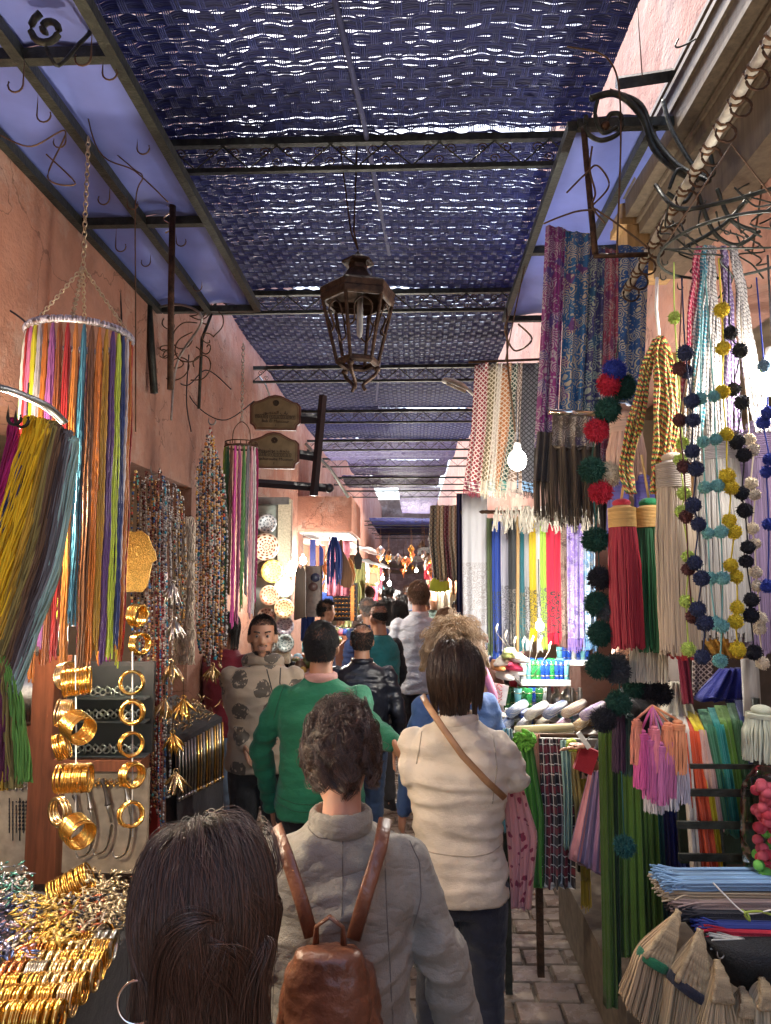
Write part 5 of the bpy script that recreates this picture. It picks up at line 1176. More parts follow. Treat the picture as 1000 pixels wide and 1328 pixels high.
# ---- stepped olive fascia of the near right shop and carved capital
fa = thing('shop_fascia', 'stepped olive brown wooden fascia board running back above the right shop', 'fascia', (1.15, 2.2, 3.5))
FW = wood('olive_wood', (.15, .11, .07)); CW = wood('honey_wood', (.50, .31, .13))
for i, (x, h0, h1) in enumerate(((1.10, 1.98, 2.14), (1.04, 1.82, 1.98), (1.00, 1.70, 1.82), (1.06, 1.62, 1.70), (1.12, 1.40, 1.62))):
    mb = MB(); mb.box(((x + 1.245) / 2, 2.35 + .002 * i, EYE + (h0 + h1) / 2), (1.245 - x, 1.9, h1 - h0 - .003)); mb.build('moulding', FW, fa)
    mb = MB(); mb.box((x - .008, 2.35, EYE + h1 - .022), (.012, 1.9, .02)); mb.build('bead', FW, fa)
cp = thing('carved_capital', 'honey coloured carved wooden capital below the right scroll bracket', 'capital', P(820, 300, 3.3))
mb = MB(); c = P(826, 300, 3.42)
for i, (w_, h, z) in enumerate(((.30, .05, .17), (.26, .05, .12), (.22, .07, .06), (.25, .03, .01), (.18, .16, -.085), (.24, .03, -.18), (.28, .04, -.215))): mb.box((c.x + .02, c.y, c.z + z), (w_, .14 + w_ * .1, h - .002))
mb.build('capital', CW, cp)
mb = MB(); mb.tube([P(855, 215, 3.35), P(796, 305, 3.5)], .022, 8); mb.build('turned_rail', CW, cp, True)
mb = MB(); mb.box(((P(885, 460, 3.1)).x, 3.15, EYE + .62), (.10, .05, .75)); tag(mb.build('louvre_panel', mat('orange_slat_wood', (.62, .34, .12), .5), None), 'narrow honey coloured slatted panel behind the rope bundles', 'panel')  # panel in one orange wood tone
# ---- iron scroll brackets at the top right
ib = thing('scroll_bracket', 'heavy black iron scroll bracket with a ball at the front of the right awning', 'bracket', P(790, 160, 2.6))
def curl(pts, r, m=DARKIRON, n=6, nm='scroll', par=ib, k=40, flat=None):
    mb = MB(); mb.tube(smooth(pts, k), r, n, flat=flat); return mb.build(nm, m, par, True)
curl([P(760, 150, 2.6), P(762, 172, 2.6), P(780, 182, 2.6), P(803, 172, 2.6), P(805, 150, 2.6), P(792, 148, 2.6), P(785, 160, 2.6)], .009)
curl([P(775, 130, 2.6), P(772, 150, 2.6), P(782, 172, 2.6), P(800, 165, 2.6)], .008)
mb = MB(); mb.ball(P(785, 163, 2.6), .017, 12, 8); mb.build('ball', IRON, ib, True)
curl([P(765, 128, 2.62), P(800, 122, 2.62), P(832, 150, 2.62), P(850, 195, 2.6), P(885, 225, 2.5), P(905, 232, 2.45)], .013)
curl([P(790, 118, 2.62), P(830, 135, 2.62), P(850, 180, 2.6), P(880, 215, 2.5), P(920, 235, 2.4)], .010)
curl([P(860, 130, 2.6), P(872, 170, 2.55), P(905, 222, 2.45), P(925, 225, 2.4), P(918, 190, 2.4)], .008)
ib2 = thing('scroll_bracket', 'flat curled iron bands under the ringed rope hanger at the right edge', 'bracket', P(930, 280, 2.3))
for pts in ([P(905, 250, 2.3), P(925, 300, 2.3), P(955, 318, 2.3), P(985, 300, 2.3)], [P(930, 245, 2.3), P(948, 285, 2.3), P(980, 300, 2.3)], [P(890, 320, 2.3), P(940, 290, 2.3), P(975, 250, 2.3)], [P(850, 240, 2.3), P(880, 270, 2.2), P(940, 262, 2.2), P(1000, 245, 2.2)], [P(868, 245, 2.4), P(880, 220, 2.4), P(900, 235, 2.4), P(888, 262, 2.4), P(865, 250, 2.4)]):
    curl(pts, .007, par=ib2)
# hanging frame at the awning corner
fm = thing('iron_hanger', 'rusty bent flat iron hanging frame between the awning and the paisley scarves', 'frame', P(770, 240, 2.55))
curl([P(757, 165, 2.62), P(760, 200, 2.6), P(772, 330, 2.6)], .012, IRON, 4, 'upright', fm, 10)
curl([P(770, 332, 2.6), P(840, 330, 2.6)], .010, IRON, 4, 'cross_piece', fm, 4)
for i, (pl, lab) in enumerate([([(735, 60), (790, 78), (805, 150), (800, 330)], 'thin rod falling from the mat edge to the rusty frame'), ([(705, 290), (745, 275), (775, 272)], 'wire hanger arm left of the rusty frame'), ([(770, 270), (800, 290), (836, 318), (838, 322)], 'wire coat hanger slope right of the rusty frame'),
        ([(735, 250), (760, 225), (775, 215), (790, 240), (770, 265)], 'twisted wire tangled inside the right awning bay'), ([(768, 190), (765, 220), (772, 250), (768, 268), (785, 290)], 'silvery twisted wire end by the iron ball'), ([(660, 410), (655, 430), (668, 455), (690, 440), (672, 420)], 'loose wire loop at the far end of the right awning'),
        ([(690, 300), (670, 395), (655, 470)], 'cord from the awning down to the keffiyehs'), ([(880, 50), (876, 60), (884, 60), (905, 48), (930, 20)], 'black hook standing out against the pink upper wall'), ([(826, 0), (833, 100)], 'thin wire crossing the pink upper wall'),
        ([(975, 110), (985, 140), (990, 220), (975, 330)], 'long wire at the right edge in front of the fascia')]):
    wire('wire', lab, 'wire', smooth([P(a, b_, 2.5 if i != 6 else 3.9) for a, b_ in pl], 30), .0035 if i != 8 else .002, WIRE if i != 7 else DARKIRON, 'wires around the right awning')
mb = MB(); q = [P(800, 108, 2.9), P(905, 92, 2.9)]; mb.tube(q, .03, 4); tag(mb.build('beam', DARKIRON, None), 'short black beam joining the awning front to the pink upper wall', 'beam')
wire('rail', 'black diagonal rail against the pink upper wall', 'rail', [P(945, -5, 2.4), P(880, 115, 2.9)], .02, DARKIRON, n=4)
# ---- dark interior of the shop behind the tassels
mb = MB(); mb.box((1.75, 3.9, 1.1), (1.0, .8, 2.2)); tag(mb.build('shelf_unit', mat('dark_shelf_wood', (.06, .04, .03), .7), None), 'dark shelf unit inside the right shop behind the tassels', 'shelves')
# ---- ring of rope bundles
rr = thing('rope_ring', 'thin black wire ring carrying rope bundles and pompom strings at the right edge', 'hanger', P(950, 320, 1.95))
mb = MB(); cR = P(955, 322, 1.95); mb.torus(cR, .20, .0042, 48, 6); mb.bar(cR + Vector((-.2, 0, 0)), cR + Vector((.2, 0, 0)), .003, 5)
for k in range(12): mb.tube(hookpts(cR + Vector((.2 * math.cos(k * .52), .2 * math.sin(k * .52), 0)), .035, .008), .002, 5)
mb.build('ring', DARKIRON, rr, True)
mb = MB(); mb.tube([cR + Vector((.2, 0, 0)), cR + Vector((0, 0, .3)), cR + Vector((-.2, 0, 0))], .003, 5); mb.build('hanging_wire', WIRE, rr, True)
def ropem(name, c1, c2, c3, freq=120):
    if name in MC: return MC[name]
    m, t, b = nodes(name); MC[name] = m; h = t.nodes.new('ShaderNodeHairInfo')
    g = t.nodes.new('ShaderNodeTexCoord').outputs['Object']; s_ = t.nodes.new('ShaderNodeSeparateXYZ'); t.links.new(g, s_.inputs[0])
    f = mth(t, 'FRACT', mth(t, 'ADD', mth(t, 'MULTIPLY', s_.outputs[2], freq), mth(t, 'ADD', mth(t, 'MULTIPLY', s_.outputs[0], freq * .9), mth(t, 'MULTIPLY', h.outputs['Random'], 3))))
    col = mixc(t, mth(t, 'GREATER_THAN', f, .33), c1, c2); col = mixc(t, mth(t, 'GREATER_THAN', f, .66), col, c3)
    t.links.new(col, b.inputs['Base Color']); b.inputs['Roughness'].default_value = .6; return m
def rope_bundle(label, ctrl, widths, n, m, r=.0035, group='twisted cord bundles', name='rope_bundle'):
    base = smooth(ctrl, 60); S = []; wd = np.interp(np.linspace(0, 1, 60), np.linspace(0, 1, len(widths)), widths)
    for k in range(n):
        a, q = R.uniform(0, 6.28), math.sqrt(R.random()); ph = R.uniform(0, 6)
        S.append(base + np.stack([wd * q * math.cos(a), wd * .5 * q * math.sin(a), 0 * wd], -1) + .002 * np.sin(np.arange(60)[:, None] * .35 + A(ph, ph + 2, ph + 4)))
    rr_ = r * (1 + .18 * np.cos(np.arange(60) * PI))
    return tag(strands(name, S, rr_, m), label, 'rope bundle', group)
TRI = ropem('rasta_cord', (.40, .03, .02), (.02, .12, .04), (.62, .50, .12), 55)
rope_bundle('bundle of red green and yellow twisted cords knotted at the top', [P(857, 437, 2.1), P(862, 470, 2.1), P(866, 540, 2.1), P(860, 600, 2.12), P(850, 640, 2.15)], [.008, .030, .040, .030, .012], 36, TRI)
rope_bundle('looser strands of red green and yellow cord sweeping down to the left', [P(850, 440, 2.1), P(838, 480, 2.12), P(825, 545, 2.14), P(812, 600, 2.2), P(818, 640, 2.2)], [.006, .016, .026, .022, .018], 16, TRI)
wire('cord', 'cream cord tying the coloured cord bundle to its hook', 'cord', [P(852, 360, 2.1), P(851, 400, 2.1), P(855, 437, 2.1)], .005, WHITE)
WR = ropem('white_silver_cord', (.36, .34, .33), (.12, .11, .11), (.40, .37, .34), 80); TR = ropem('teal_white_cord', (.02, .14, .19), (.34, .34, .34), (.03, .19, .24), 80); VR = ropem('violet_cord', (.09, .05, .13), (.28, .25, .32), (.14, .09, .20), 70)
for lab, x0, x1, x2, y1, m, n in [('bundle of teal and white cords, leftmost of the pale cords', 915, 908, 900, 560, TR, 16), ('bundle of white and grey twisted cords left of the yellow pompoms', 920, 925, 930, 570, WR, 22), ('bundle of silver cords spreading behind the yellow pompoms', 925, 905, 895, 600, WR, 14),
        ('bundle of violet and white cords right of the yellow pompoms', 938, 948, 952, 560, VR, 18), ('bundle of white cords fanning out to the right edge', 950, 970, 992, 560, WR, 18), ('thin crimson cord bundle behind the lime pompoms', 905, 895, 888, 520, ropem('crimson_cord', (.30, .01, .05), (.22, .01, .04), (.4, .2, .2), 60), 6)]:
    rope_bundle(lab, [P(x0, 320, 2.1), P((x0 + x1) / 2, 370, 2.1), P(x1, 460, 2.1), P(x2, y1, 2.15)], [.008, .012, .022, .030], n, m, .0032)
# ---- big tassels
def tassel(label, px, py0, py1, w_px, Y, c, band=None, cat='tassel', group=None, headh=.16, n=260, cordtop=None, top=None, edge=None):
    a, b_ = P(px, py0, Y), P(px + (px - 535) * .03 if py1 - py0 > 100 else px, py1, Y); w_ = w_px / F * Y / 2; L = (a - b_).length
    root = thing('tassel', label, cat, b_, group); ax = (b_ - a).normalized()
    hh = L * headh
    m = MB(); rot = Vector((0, 0, -1)).rotation_difference(ax).to_matrix()
    hm = cloth('band_%s' % (label[:14].replace(' ', '_')), band or c); prof = []
    for k in range(9):
        t_ = k / 8; prof.append((w_ * (.72 + .16 * math.sin(t_ * PI)) * (1 if t_ > .1 else .8), -hh * t_))
    m.lathe([(0.01 * w_, .0)] + prof, a, 24, rot=rot); m.build('band', hm, root, True)
    rows = []
    for k in range(14): rows.append([a + ax * (hh * (.12 + .06 * k)) + rot @ Vector((w_ * .885 * math.cos(q), w_ * .885 * math.sin(q), 0)) for q in np.linspace(0, 2 * PI, 20)])
    strands('band_winding', rows, hh * .028, yarn('wind_%s' % (label[:14].replace(' ', '_')), band or c, .7, .2), root)
    m = MB(); m.ball(a - ax * w_ * .18, (w_ * .62, w_ * .62, w_ * .32), 18, 8, rot=rot); m.build('knob', cloth('knob_%s' % (label[:14].replace(' ', '_')), top or c), root, True)
    S = []; K = 10
    for k in range(n):
        q = R.uniform(0, 2 * PI); rad = w_ * (1.0 if k < n * .75 else R.uniform(.3, .95)); fl = R.uniform(.96, 1.04); ph = R.uniform(0, 6)
        pts = []
        for j in range(K):
            t_ = j / (K - 1); rr_ = rad * (.80 + .20 * min(1, t_ * 3)) * (1 + .03 * math.sin(ph + t_ * 4))
            p = a + ax * (hh * .9 + (L - hh * .9) * t_ * fl) + rot @ Vector((rr_ * math.cos(q), rr_ * math.sin(q), 0)); pts.append(p + Vector((.0012 * math.sin(ph * 3 + j), 0, 0)))
        S.append(pts)
    strands('skirt', S, max(.0012, w_ * .052), yarn('skirt_%s' % (label[:14].replace(' ', '_')), c, .6, .22), root)
    m = MB(); m.tube([a + ax * hh, b_ - ax * .01], [w_ * .74, w_ * .90], 18); m.build('skirt_core', cloth('core_%s' % (label[:14].replace(' ', '_')), tuple(x * .8 for x in c)), root, True)
    if cordtop: m = MB(); m.tube([a - ax * w_ * .4, P(*cordtop, Y)], .004, 6); m.build('cord', hm, root, True)
    return root
tassel('big crimson tassel with a gold wound band, left of the green one', 806, 656, 836, 38, 2.25, (.27, .006, .02), (.55, .34, .12), headh=.17, cordtop=(815, 590), top=(.42, .02, .04), group='large curtain tassels')
tassel('big dark green tassel with a gold wound band beside the crimson one', 842, 656, 840, 42, 2.28, (.004, .075, .022), (.55, .34, .12), headh=.17, cordtop=(832, 590), top=(.02, .25, .10), group='large curtain tassels')
tassel('big natural beige tassel, the widest one beside the green', 872, 598, 842, 46, 2.1, (.40, .32, .24), (.33, .28, .24), headh=.16, cordtop=(862, 555), group='large curtain tassels', n=320)
tassel('grey white tassel behind the aqua pompom strings', 928, 566, 822, 60, 2.45, (.34, .32, .30), (.28, .26, .27), headh=.14, group='large curtain tassels', n=320)
tassel('muted purple tassel at the right edge behind the blue pompoms', 982, 556, 840, 46, 2.5, (.19, .13, .22), (.20, .14, .24), headh=.16, group='large curtain tassels')
tassel('narrow purple tassel between the grey and the right edge tassel', 956, 600, 830, 22, 2.5, (.16, .11, .19), (.16, .11, .19), headh=.1, group='large curtain tassels', n=120)
tassel('periwinkle tassel head half hidden above the crimson tassel', 800, 622, 760, 30, 2.45, (.16, .15, .48), (.16, .15, .48), headh=.2, group='periwinkle tassels')
tassel('periwinkle tassel head half hidden above the green tassel', 834, 622, 760, 28, 2.45, (.16, .15, .48), (.16, .15, .48), headh=.2, group='periwinkle tassels')
tassel('pale peach tassel hanging behind the twisted coloured cords', 812, 545, 640, 46, 2.5, (.60, .40, .32), (.58, .42, .36), headh=.2, group='large curtain tassels')
tassel('dark red tassel tip showing under the beige tassel', 880, 760, 852, 34, 2.3, (.32, .01, .02), (.32, .01, .02), headh=.1, group='large curtain tassels', n=120)
for i, (px, w_) in enumerate(((826, 17), (842, 16), (857, 16))):
    tassel(['small cream tassel below the crimson tassel', 'small cream tassel below the green tassel', 'small cream tassel below the beige tassel'][i], px, 826, 884, w_, 2.3, (.55, .50, .40), None, group='small cream tassels', headh=.08, n=90)
# pink and peach tassel bunch
for i, (px, y0, y1, w_, c, lab) in enumerate([(832, 950, 1020, 18, (.62, .10, .30), 'rose pink tassel at the left of the bright tassel bunch'), (843, 958, 1034, 18, (.52, .12, .30), 'magenta tassel second from the left of the bunch'), (856, 966, 1040, 20, (.48, .14, .32), 'orchid tassel, the lowest of the bunch'),
        (866, 960, 1032, 19, (.50, .15, .32), 'orchid tassel right of the lowest one'), (848, 945, 1000, 16, (.66, .20, .26), 'coral pink tassel behind the magenta ones'), (879, 938, 1002, 20, (.72, .30, .15), 'peach tassel at the right of the bunch'),
        (866, 940, 990, 17, (.70, .27, .14), 'orange peach tassel in the middle of the bunch'), (826, 935, 990, 14, (.62, .22, .15), 'apricot tassel at the top left of the bunch'), (848, 1000, 1052, 22, (.58, .56, .60), 'white silk tassel under the orchid ones'), (868, 998, 1048, 22, (.50, .49, .54), 'pale grey silk tassel under the orchid ones'), (884, 990, 1040, 18, (.45, .42, .50), 'lilac grey silk tassel under the peach one'),
        (803, 925, 1000, 16, (.04, .012, .035), 'dark plum tassel left of the bright bunch'), (817, 930, 1004, 17, (.02, .055, .045), 'dark green tassel left of the bright bunch')]):
    tassel(lab, px, y0, y1, w_, 2.25 if i < 8 else 2.35, c, None, group='small silk tassels', headh=.13, n=110, cordtop=(846 if i < 11 else 812, 915))
# ---- pompoms
def pompom(parent, p, r, m, n=None, smoothball=False):
    mb = MB(); mb.ball(p, r * .86, 12, 8); o = mb.build('pompom', m[0], parent, True)
    n = n or int(900 * (r / .03) ** 1.2); d = rng.normal(size=(n, 3)); d /= np.linalg.norm(d, axis=1)[:, None]
    j = rng.normal(size=(n, 3)) * .12
    S = np.array(p) + np.stack([d * r * .7, d * r * .9 + j * r * .3, (d + j) * r * (1.02 if not smoothball else .93)], 1); strands('fuzz', S, .0009, m[1], o)
PCOL = {'lime': (.42, .55, .12), 'navy': (.025, .035, .085), 'maroon': (.10, .035, .035), 'aqua': (.18, .42, .40), 'yellow': (.62, .48, .03), 'black': (.012, .013, .02), 'cream': (.58, .50, .38), 'royal blue': (.02, .04, .28), 'red': (.42, .012, .035), 'dark green': (.006, .05, .035), 'teal': (.008, .07, .07), 'steel blue': (.12, .20, .28), 'charcoal': (.05, .055, .065)}
def pm(c): return (mat('pom_' + c.replace(' ', '_'), PCOL[c], .9), yarn('fuzz_' + c.replace(' ', '_'), PCOL[c], .9, .3))
def garland(label, c, pts, Y, r, group, top=None, dbl=False, cols_=None):
    root = thing('pompom_garland', label, 'garland', P(*pts[-1], Y), group)
    path = ([P(*top, Y)] if top else []) + [P(a, b_, Y) for a, b_ in pts]
    mb = MB(); mb.tube(smooth(path, 40), .0020, 5); mb.build('string', pm(c)[0], root, True)
    for i, (a, b_) in enumerate(pts): pompom(root, P(a, b_, Y - R.uniform(0, .03)), r * R.uniform(.92, 1.08), pm(cols_[i] if cols_ else c), smoothball=r < .02)
    return root
g_ = 'pompom strings at the right edge'
garland('string of yellow pompoms right of the aqua ones', 'yellow', [(936, 402), (938, 452), (937, 508), (942, 563), (943, 617), (948, 632), (946, 675), (952, 690), (948, 733), (955, 748), (956, 788), (954, 806), (957, 842)], 1.85, .0175, g_, (932, 335))
garland('string of aqua pompoms on the left of the aqua pair', 'aqua', [(908, 517), (912, 573), (914, 632), (918, 692), (921, 750), (928, 808)], 1.85, .0160, g_, (912, 350))
garland('string of aqua pompoms on the right of the aqua pair', 'aqua', [(926, 514), (928, 570), (931, 630), (935, 690), (937, 750), (936, 812), (934, 857)], 1.85, .0160, g_, (914, 350))
garland('string of navy pompoms hanging lower beside the lime string', 'navy', [(889, 458), (897, 520), (899, 545), (898, 585), (903, 608), (899, 655), (906, 680), (901, 730), (910, 750), (905, 790), (914, 808), (911, 852)], 1.82, .0185, g_, (884, 360))
garland('string of maroon and navy pompoms in front of the beige tassel', 'maroon', [(881, 478), (890, 482), (882, 545), (887, 605), (890, 670), (893, 738), (898, 800)], 1.86, .0170, g_, (885, 360), cols_=['maroon', 'navy', 'maroon', 'maroon', 'maroon', 'maroon', 'maroon'])
garland('string of lime pompoms at the left of the pompom strings', 'lime', [(875, 412), (885, 575), (882, 597), (887, 640), (885, 664), (893, 722), (890, 780), (893, 842)], 1.9, .0165, g_, (874, 340))
garland('string of black pompoms right of the yellow string', 'black', [(947, 432), (960, 455), (951, 505), (962, 522), (956, 573), (965, 590), (962, 640), (966, 662), (970, 710), (968, 728), (975, 778), (974, 798), (978, 846)], 1.9, .0185, g_, (945, 345))
garland('string of cream pompoms beside the black string', 'cream', [(972, 570), (977, 583), (974, 627), (979, 642), (976, 685), (979, 705), (980, 742), (982, 760), (986, 802), (985, 815), (989, 860)], 1.93, .0155, g_, (960, 400))
garland('string of royal blue pompoms at the right edge of the photo', 'royal blue', [(991, 475), (996, 535), (990, 548), (998, 596), (994, 612), (997, 680), (996, 760)], 1.9, .0165, g_, (981, 360), cols_=['steel blue'] + ['royal blue'] * 6)
g_ = 'large pompom garlands in front of the paisley scarves'
garland('garland of large red green and blue pompoms in front of the paisley scarves', 'dark green', [(797, 481), (790, 498), (808, 502), (788, 532), (774, 558), (768, 610), (789, 615), (779, 638), (770, 700)], 2.35, .036, g_, (802, 440), cols_=['royal blue', 'red', 'dark green', 'dark green', 'red', 'dark green', 'cream', 'red', 'dark green'])
garland('garland of dark green and black pompoms left of the crimson tassel', 'teal', [(775, 700), (777, 750), (775, 784), (789, 792), (778, 822), (776, 864), (800, 870), (802, 912), (783, 934)], 2.3, .034, g_, (770, 650), cols_=['dark green', 'black', 'dark green', 'charcoal', 'dark green', 'dark green', 'charcoal', 'dark green', 'black'])
garland('single teal pompom on a long string in front of the green cloths', 'teal', [(810, 1098)], 2.3, .030, None, (806, 1000))
garland('cluster of dark pompoms below the cream tassels', 'black', [(800, 862), (838, 892), (858, 900), (822, 890), (850, 884)], 2.4, .034, g_, (800, 700), cols_=['charcoal', 'black', 'black', 'dark green', 'black'])
# ---- paisley scarves over the hanger
GLD = (.50, .42, .30)
for i, (x0, x1, xb0, xb1, y0, y1, c, lab) in enumerate([(708, 734, 694, 722, 293, 578, [(.20, .02, .16), (.42, .36, .40), (.10, .05, .22)], 'purple and magenta paisley scarf, leftmost of the paisley row'), (733, 766, 722, 752, 300, 585, [(.01, .10, .26), GLD, (.12, .04, .18)], 'bright blue and gold paisley scarf, second from the left'),
        (764, 786, 750, 778, 318, 570, [(.03, .03, .12), (.34, .38, .30), (.01, .07, .15)], 'dark indigo paisley scarf between the blue and the rose one'), (784, 802, 776, 800, 322, 610, [(.32, .05, .09), (.45, .33, .30), (.20, .04, .12)], 'rose pink paisley scarf fourth from the left'),
        (800, 842, 798, 835, 318, 520, [(.008, .06, .20), (.42, .38, .28), (.005, .04, .14)], 'wide blue paisley shawl behind the hook rail')]):
    drape('paisley_scarf', lab, 'scarf', [(P(x0, y0, 2.95), P(x1, y0 + 4, 2.95)), (P(x0 * .55 + xb0 * .45, (y0 + y1) / 2, 2.92), P(x1 * .55 + xb1 * .45, (y0 + y1) / 2, 2.92)), (P(xb0, y1, 2.92), P(xb1, y1 + 6, 2.92))],
          pattern('paisley_%d' % i, 'paisley', c, 2.2), 2, .016, .012, group='paisley scarves', seed=i, fringe=yarn('dark_fringe', (.05, .045, .04), .8, .5) if i < 4 else None, fr_len=.28 if i > 0 else .12, fr_n=70)
drape('paisley_scarf', 'grey tan paisley shawl folded over the steel tube with long dark fringe', 'scarf', [(P(716, 538, 2.88), P(774, 540, 2.88)), (P(714, 580, 2.86), P(772, 582, 2.86))], pattern('paisley_9', 'paisley', [(.16, .13, .10), (.48, .42, .34), (.10, .07, .12)], 2.4), 4, .014, .014, group='paisley scarves', seed=8, fringe=yarn('brown_fringe', (.10, .075, .05), .8, .5), fr_len=.28, fr_n=120)
drape('shawl', 'plain dark brown shawl hanging left of the folded paisley one', 'scarf', [(P(697, 560, 2.9), P(722, 562, 2.9)), (P(692, 622, 2.9), P(718, 626, 2.9))], cols((.07, .055, .045)), 3, .014, .012, seed=12, fringe=yarn('brown_fringe', (.10, .075, .05)), fr_len=.15, fr_n=60)
wire('steel_tube', 'shiny steel tube across the lower part of the paisley scarves', 'tube', [P(711, 534, 2.8), P(776, 537, 2.8)], .012, mat('chrome', (.8, .75, .65), .15, 1), n=10)
# ---- keffiyehs
kf = [(616, 634, 601, 622, [(.22, .012, .02), (.62, .52, .46), (.20, .02, .05)], 'dark red and cream keffiyeh, leftmost of the row'), (632, 646, 622, 632, [(.13, .09, .03), (.60, .52, .38), (.5, .45, .35)], 'olive brown and cream keffiyeh second from the left'), (643, 652, 630, 645, [(.55, .48, .38), (.70, .64, .55), (.35, .42, .38)], 'cream keffiyeh with a pale end'),
      (650, 664, 642, 648, [(.40, .14, .03), (.62, .50, .38), (.45, .25, .10)], 'orange and cream keffiyeh'), (663, 672, 646, 656, [(.01, .045, .03), (.55, .52, .42), (.10, .30, .25)], 'dark green and cream keffiyeh'), (670, 678, 650, 678, [(.18, .11, .07), (.52, .44, .38), (.50, .42, .36)], 'brown keffiyeh ending in a beige band behind the bulb'),
      (674, 700, 670, 692, [(.10, .10, .115), (.012, .012, .016), (.16, .30, .48)], 'black and grey keffiyeh, widest of the row')]
for i, (x0, x1, b0, b1, c, lab) in enumerate(kf):
    drape('keffiyeh', lab, 'keffiyeh', [(P(x0, 474, 4.1), P(x1, 470, 4.1)), (P(x0 - 5, 560, 4.1), P(x1 - 4, 560, 4.1)), (P(b0, 634, 4.1), P(b1, 640, 4.1))], pattern('kef_%d' % i, 'keffiyeh', c, 1.15), 1.5, .008, .012, group='keffiyehs hanging behind the bulb', seed=20 + i, fringe=yarn('kf_%d' % i, c[1] if i else (.2, .02, .04)), fr_len=.03, fr_n=30)
wire('keffiyeh_rail', 'thin rail from which the keffiyehs hang', 'rail', [P(608, 470, 4.15), P(705, 466, 4.15)], .008, WIRE)
wire('cord', 'brown cord holding the white bulb in front of the keffiyehs', 'cord', [P(657, 400, 4.0), P(658, 470, 4.0), P(668, 560, 3.95)], .006, WIRE)
wire('pole', 'pale wooden pole standing between the grey and teal scarves', 'pole', [P(672, 670, 4.2), P(671, 850, 4.2)], .010, CW, n=8)
# ---- row of plain and patterned scarves below
row = [(599, 632, 'wide white', 'stole with a grey patterned end', (.50, .50, .52), (.35, .33, .33), 822), (631, 640, 'olive green', 'scarf', (.07, .10, .04), (.1, .12, .06), 835), (638, 650, 'royal blue', 'scarf', (.012, .05, .30), (.03, .05, .12), 845), (649, 660, 'silver lilac', 'scarf', (.42, .42, .50), (.2, .2, .22), 842), (659, 671, 'charcoal', 'scarf', (.04, .045, .05), (.22, .2, .18), 835),
       (672, 681, 'teal', 'scarf', (.01, .16, .20), (.2, .2, .15), 828), (680, 688, 'pale grey', 'scarf', (.45, .46, .48), (.15, .13, .12), 828), (686, 696, 'bright yellow', 'scarf', (.60, .45, .01), (.12, .10, .05), 815), (695, 702, 'white and grey', 'scarf', (.60, .58, .55), (.1, .1, .1), 828), (700, 709, 'lime green', 'scarf', (.32, .50, .06), (.15, .15, .12), 826),
       (708, 728, 'crimson', 'dark banded scarf', (.50, .008, .04), (.03, .02, .02), 820), (727, 737, 'brown', 'patterned scarf', (.13, .07, .06), (.35, .28, .22), 825), (735, 757, 'violet', 'paisley scarf', (.20, .13, .42), (.42, .38, .55), 828), (756, 772, 'sky blue', 'paisley scarf', (.12, .26, .45), (.5, .5, .5), 828)]
for i, (x0, x1, cn, wh, c, c2, yb) in enumerate(row):
    kind = 'paisley' if i in (11, 12, 13) else 'border'
    top = 640 if i == 0 else 668 + (i % 3) * 4; Y = 4.45 - .02 * i
    l_ = row[i - 1][2] if i else 'the blonde woman'; 
    lab = f'{cn} {wh} in the lower scarf row, ' + (f'right of the {l_} one' if i else 'its left end')
    drape('scarf', lab, 'scarf', [(P(x0, top, Y), P(x1, top, Y)), (P(x0 + (x1 - x0) * .02, 740, Y), P(x1, 740, Y)), (P(x0 + 2, yb, Y), P(x1 + 1, yb, Y))],
          pattern('row_%d' % i, kind, [c, c2, tuple(x * .5 for x in c)], 1.0 if kind == 'border' else 3.4), 1.6, .010, .010, group='scarves in the lower row', seed=40 + i, fringe=yarn('rowf_%d' % i, c, .8), fr_len=.07, fr_n=28)
    if 5 < i: 
        mb = MB(); q = P((x0 + x1) / 2, top - 8, Y - .03); mb.ball(q, (.025, .02, .02), 10, 6); tag(mb.build('knot', cloth('white_knot', (.6, .56, .5)), None, True), f'white knotted tie above the {cn} {wh}'[:80], 'knot', 'white ties above the scarf row')
S = []
for k in range(220):
    p = P(R.uniform(640, 785), R.uniform(655, 672), 4.2 + R.uniform(-.05, .05)); S.append([p, p + Vector((R.uniform(-.01, .01), 0, -.04)), p + Vector((R.uniform(-.015, .015), 0, -.09))])
tag(strands('white_tassels', S, .004, yarn('white_tie', (.40, .37, .31), .8, .3)), 'row of small white knotted fringe ends under the keffiyehs', 'fringe', None, 'stuff')
wire('scarf_rail', 'rail carrying the lower scarf row', 'rail', [P(598, 664, 4.5), P(780, 664, 4.2)], .012, WIRE)
# ---- display stand with glasses
gs = thing('glass_stand', 'two tier white metal stand holding the coloured tea glasses', 'display stand', P(700, 960, 4.1))
def ztray(px0, px1, py, Y, dep, nm, m=WHITE):
    a, b_ = P(px0, py, Y), P(px1, py, Y); mb = MB(); mb.box(((a.x + b_.x) / 2, Y + dep / 2, a.z), (b_.x - a.x, dep, .015)); mb.box(((a.x + b_.x) / 2, Y - .006, a.z + .012), (b_.x - a.x, .01, .03)); mb.build(nm, m, gs); return a.z + .008
WMET = mat('white_metal', (.62, .62, .60), .35)
z1 = ztray(676, 740, 888, 3.95, .32, 'upper_tray', WMET); z2 = ztray(655, 712, 925, 3.85, .30, 'lower_tray', WMET); z3 = ztray(722, 768, 862, 4.2, .25, 'rear_tray', WMET)
for px in (712, 742, 752): 
    mb = MB(); mb.tube([P(px, 892, 4.05), P(px, 1010, 4.05)], .012, 8); mb.build('leg', STEEL, gs)
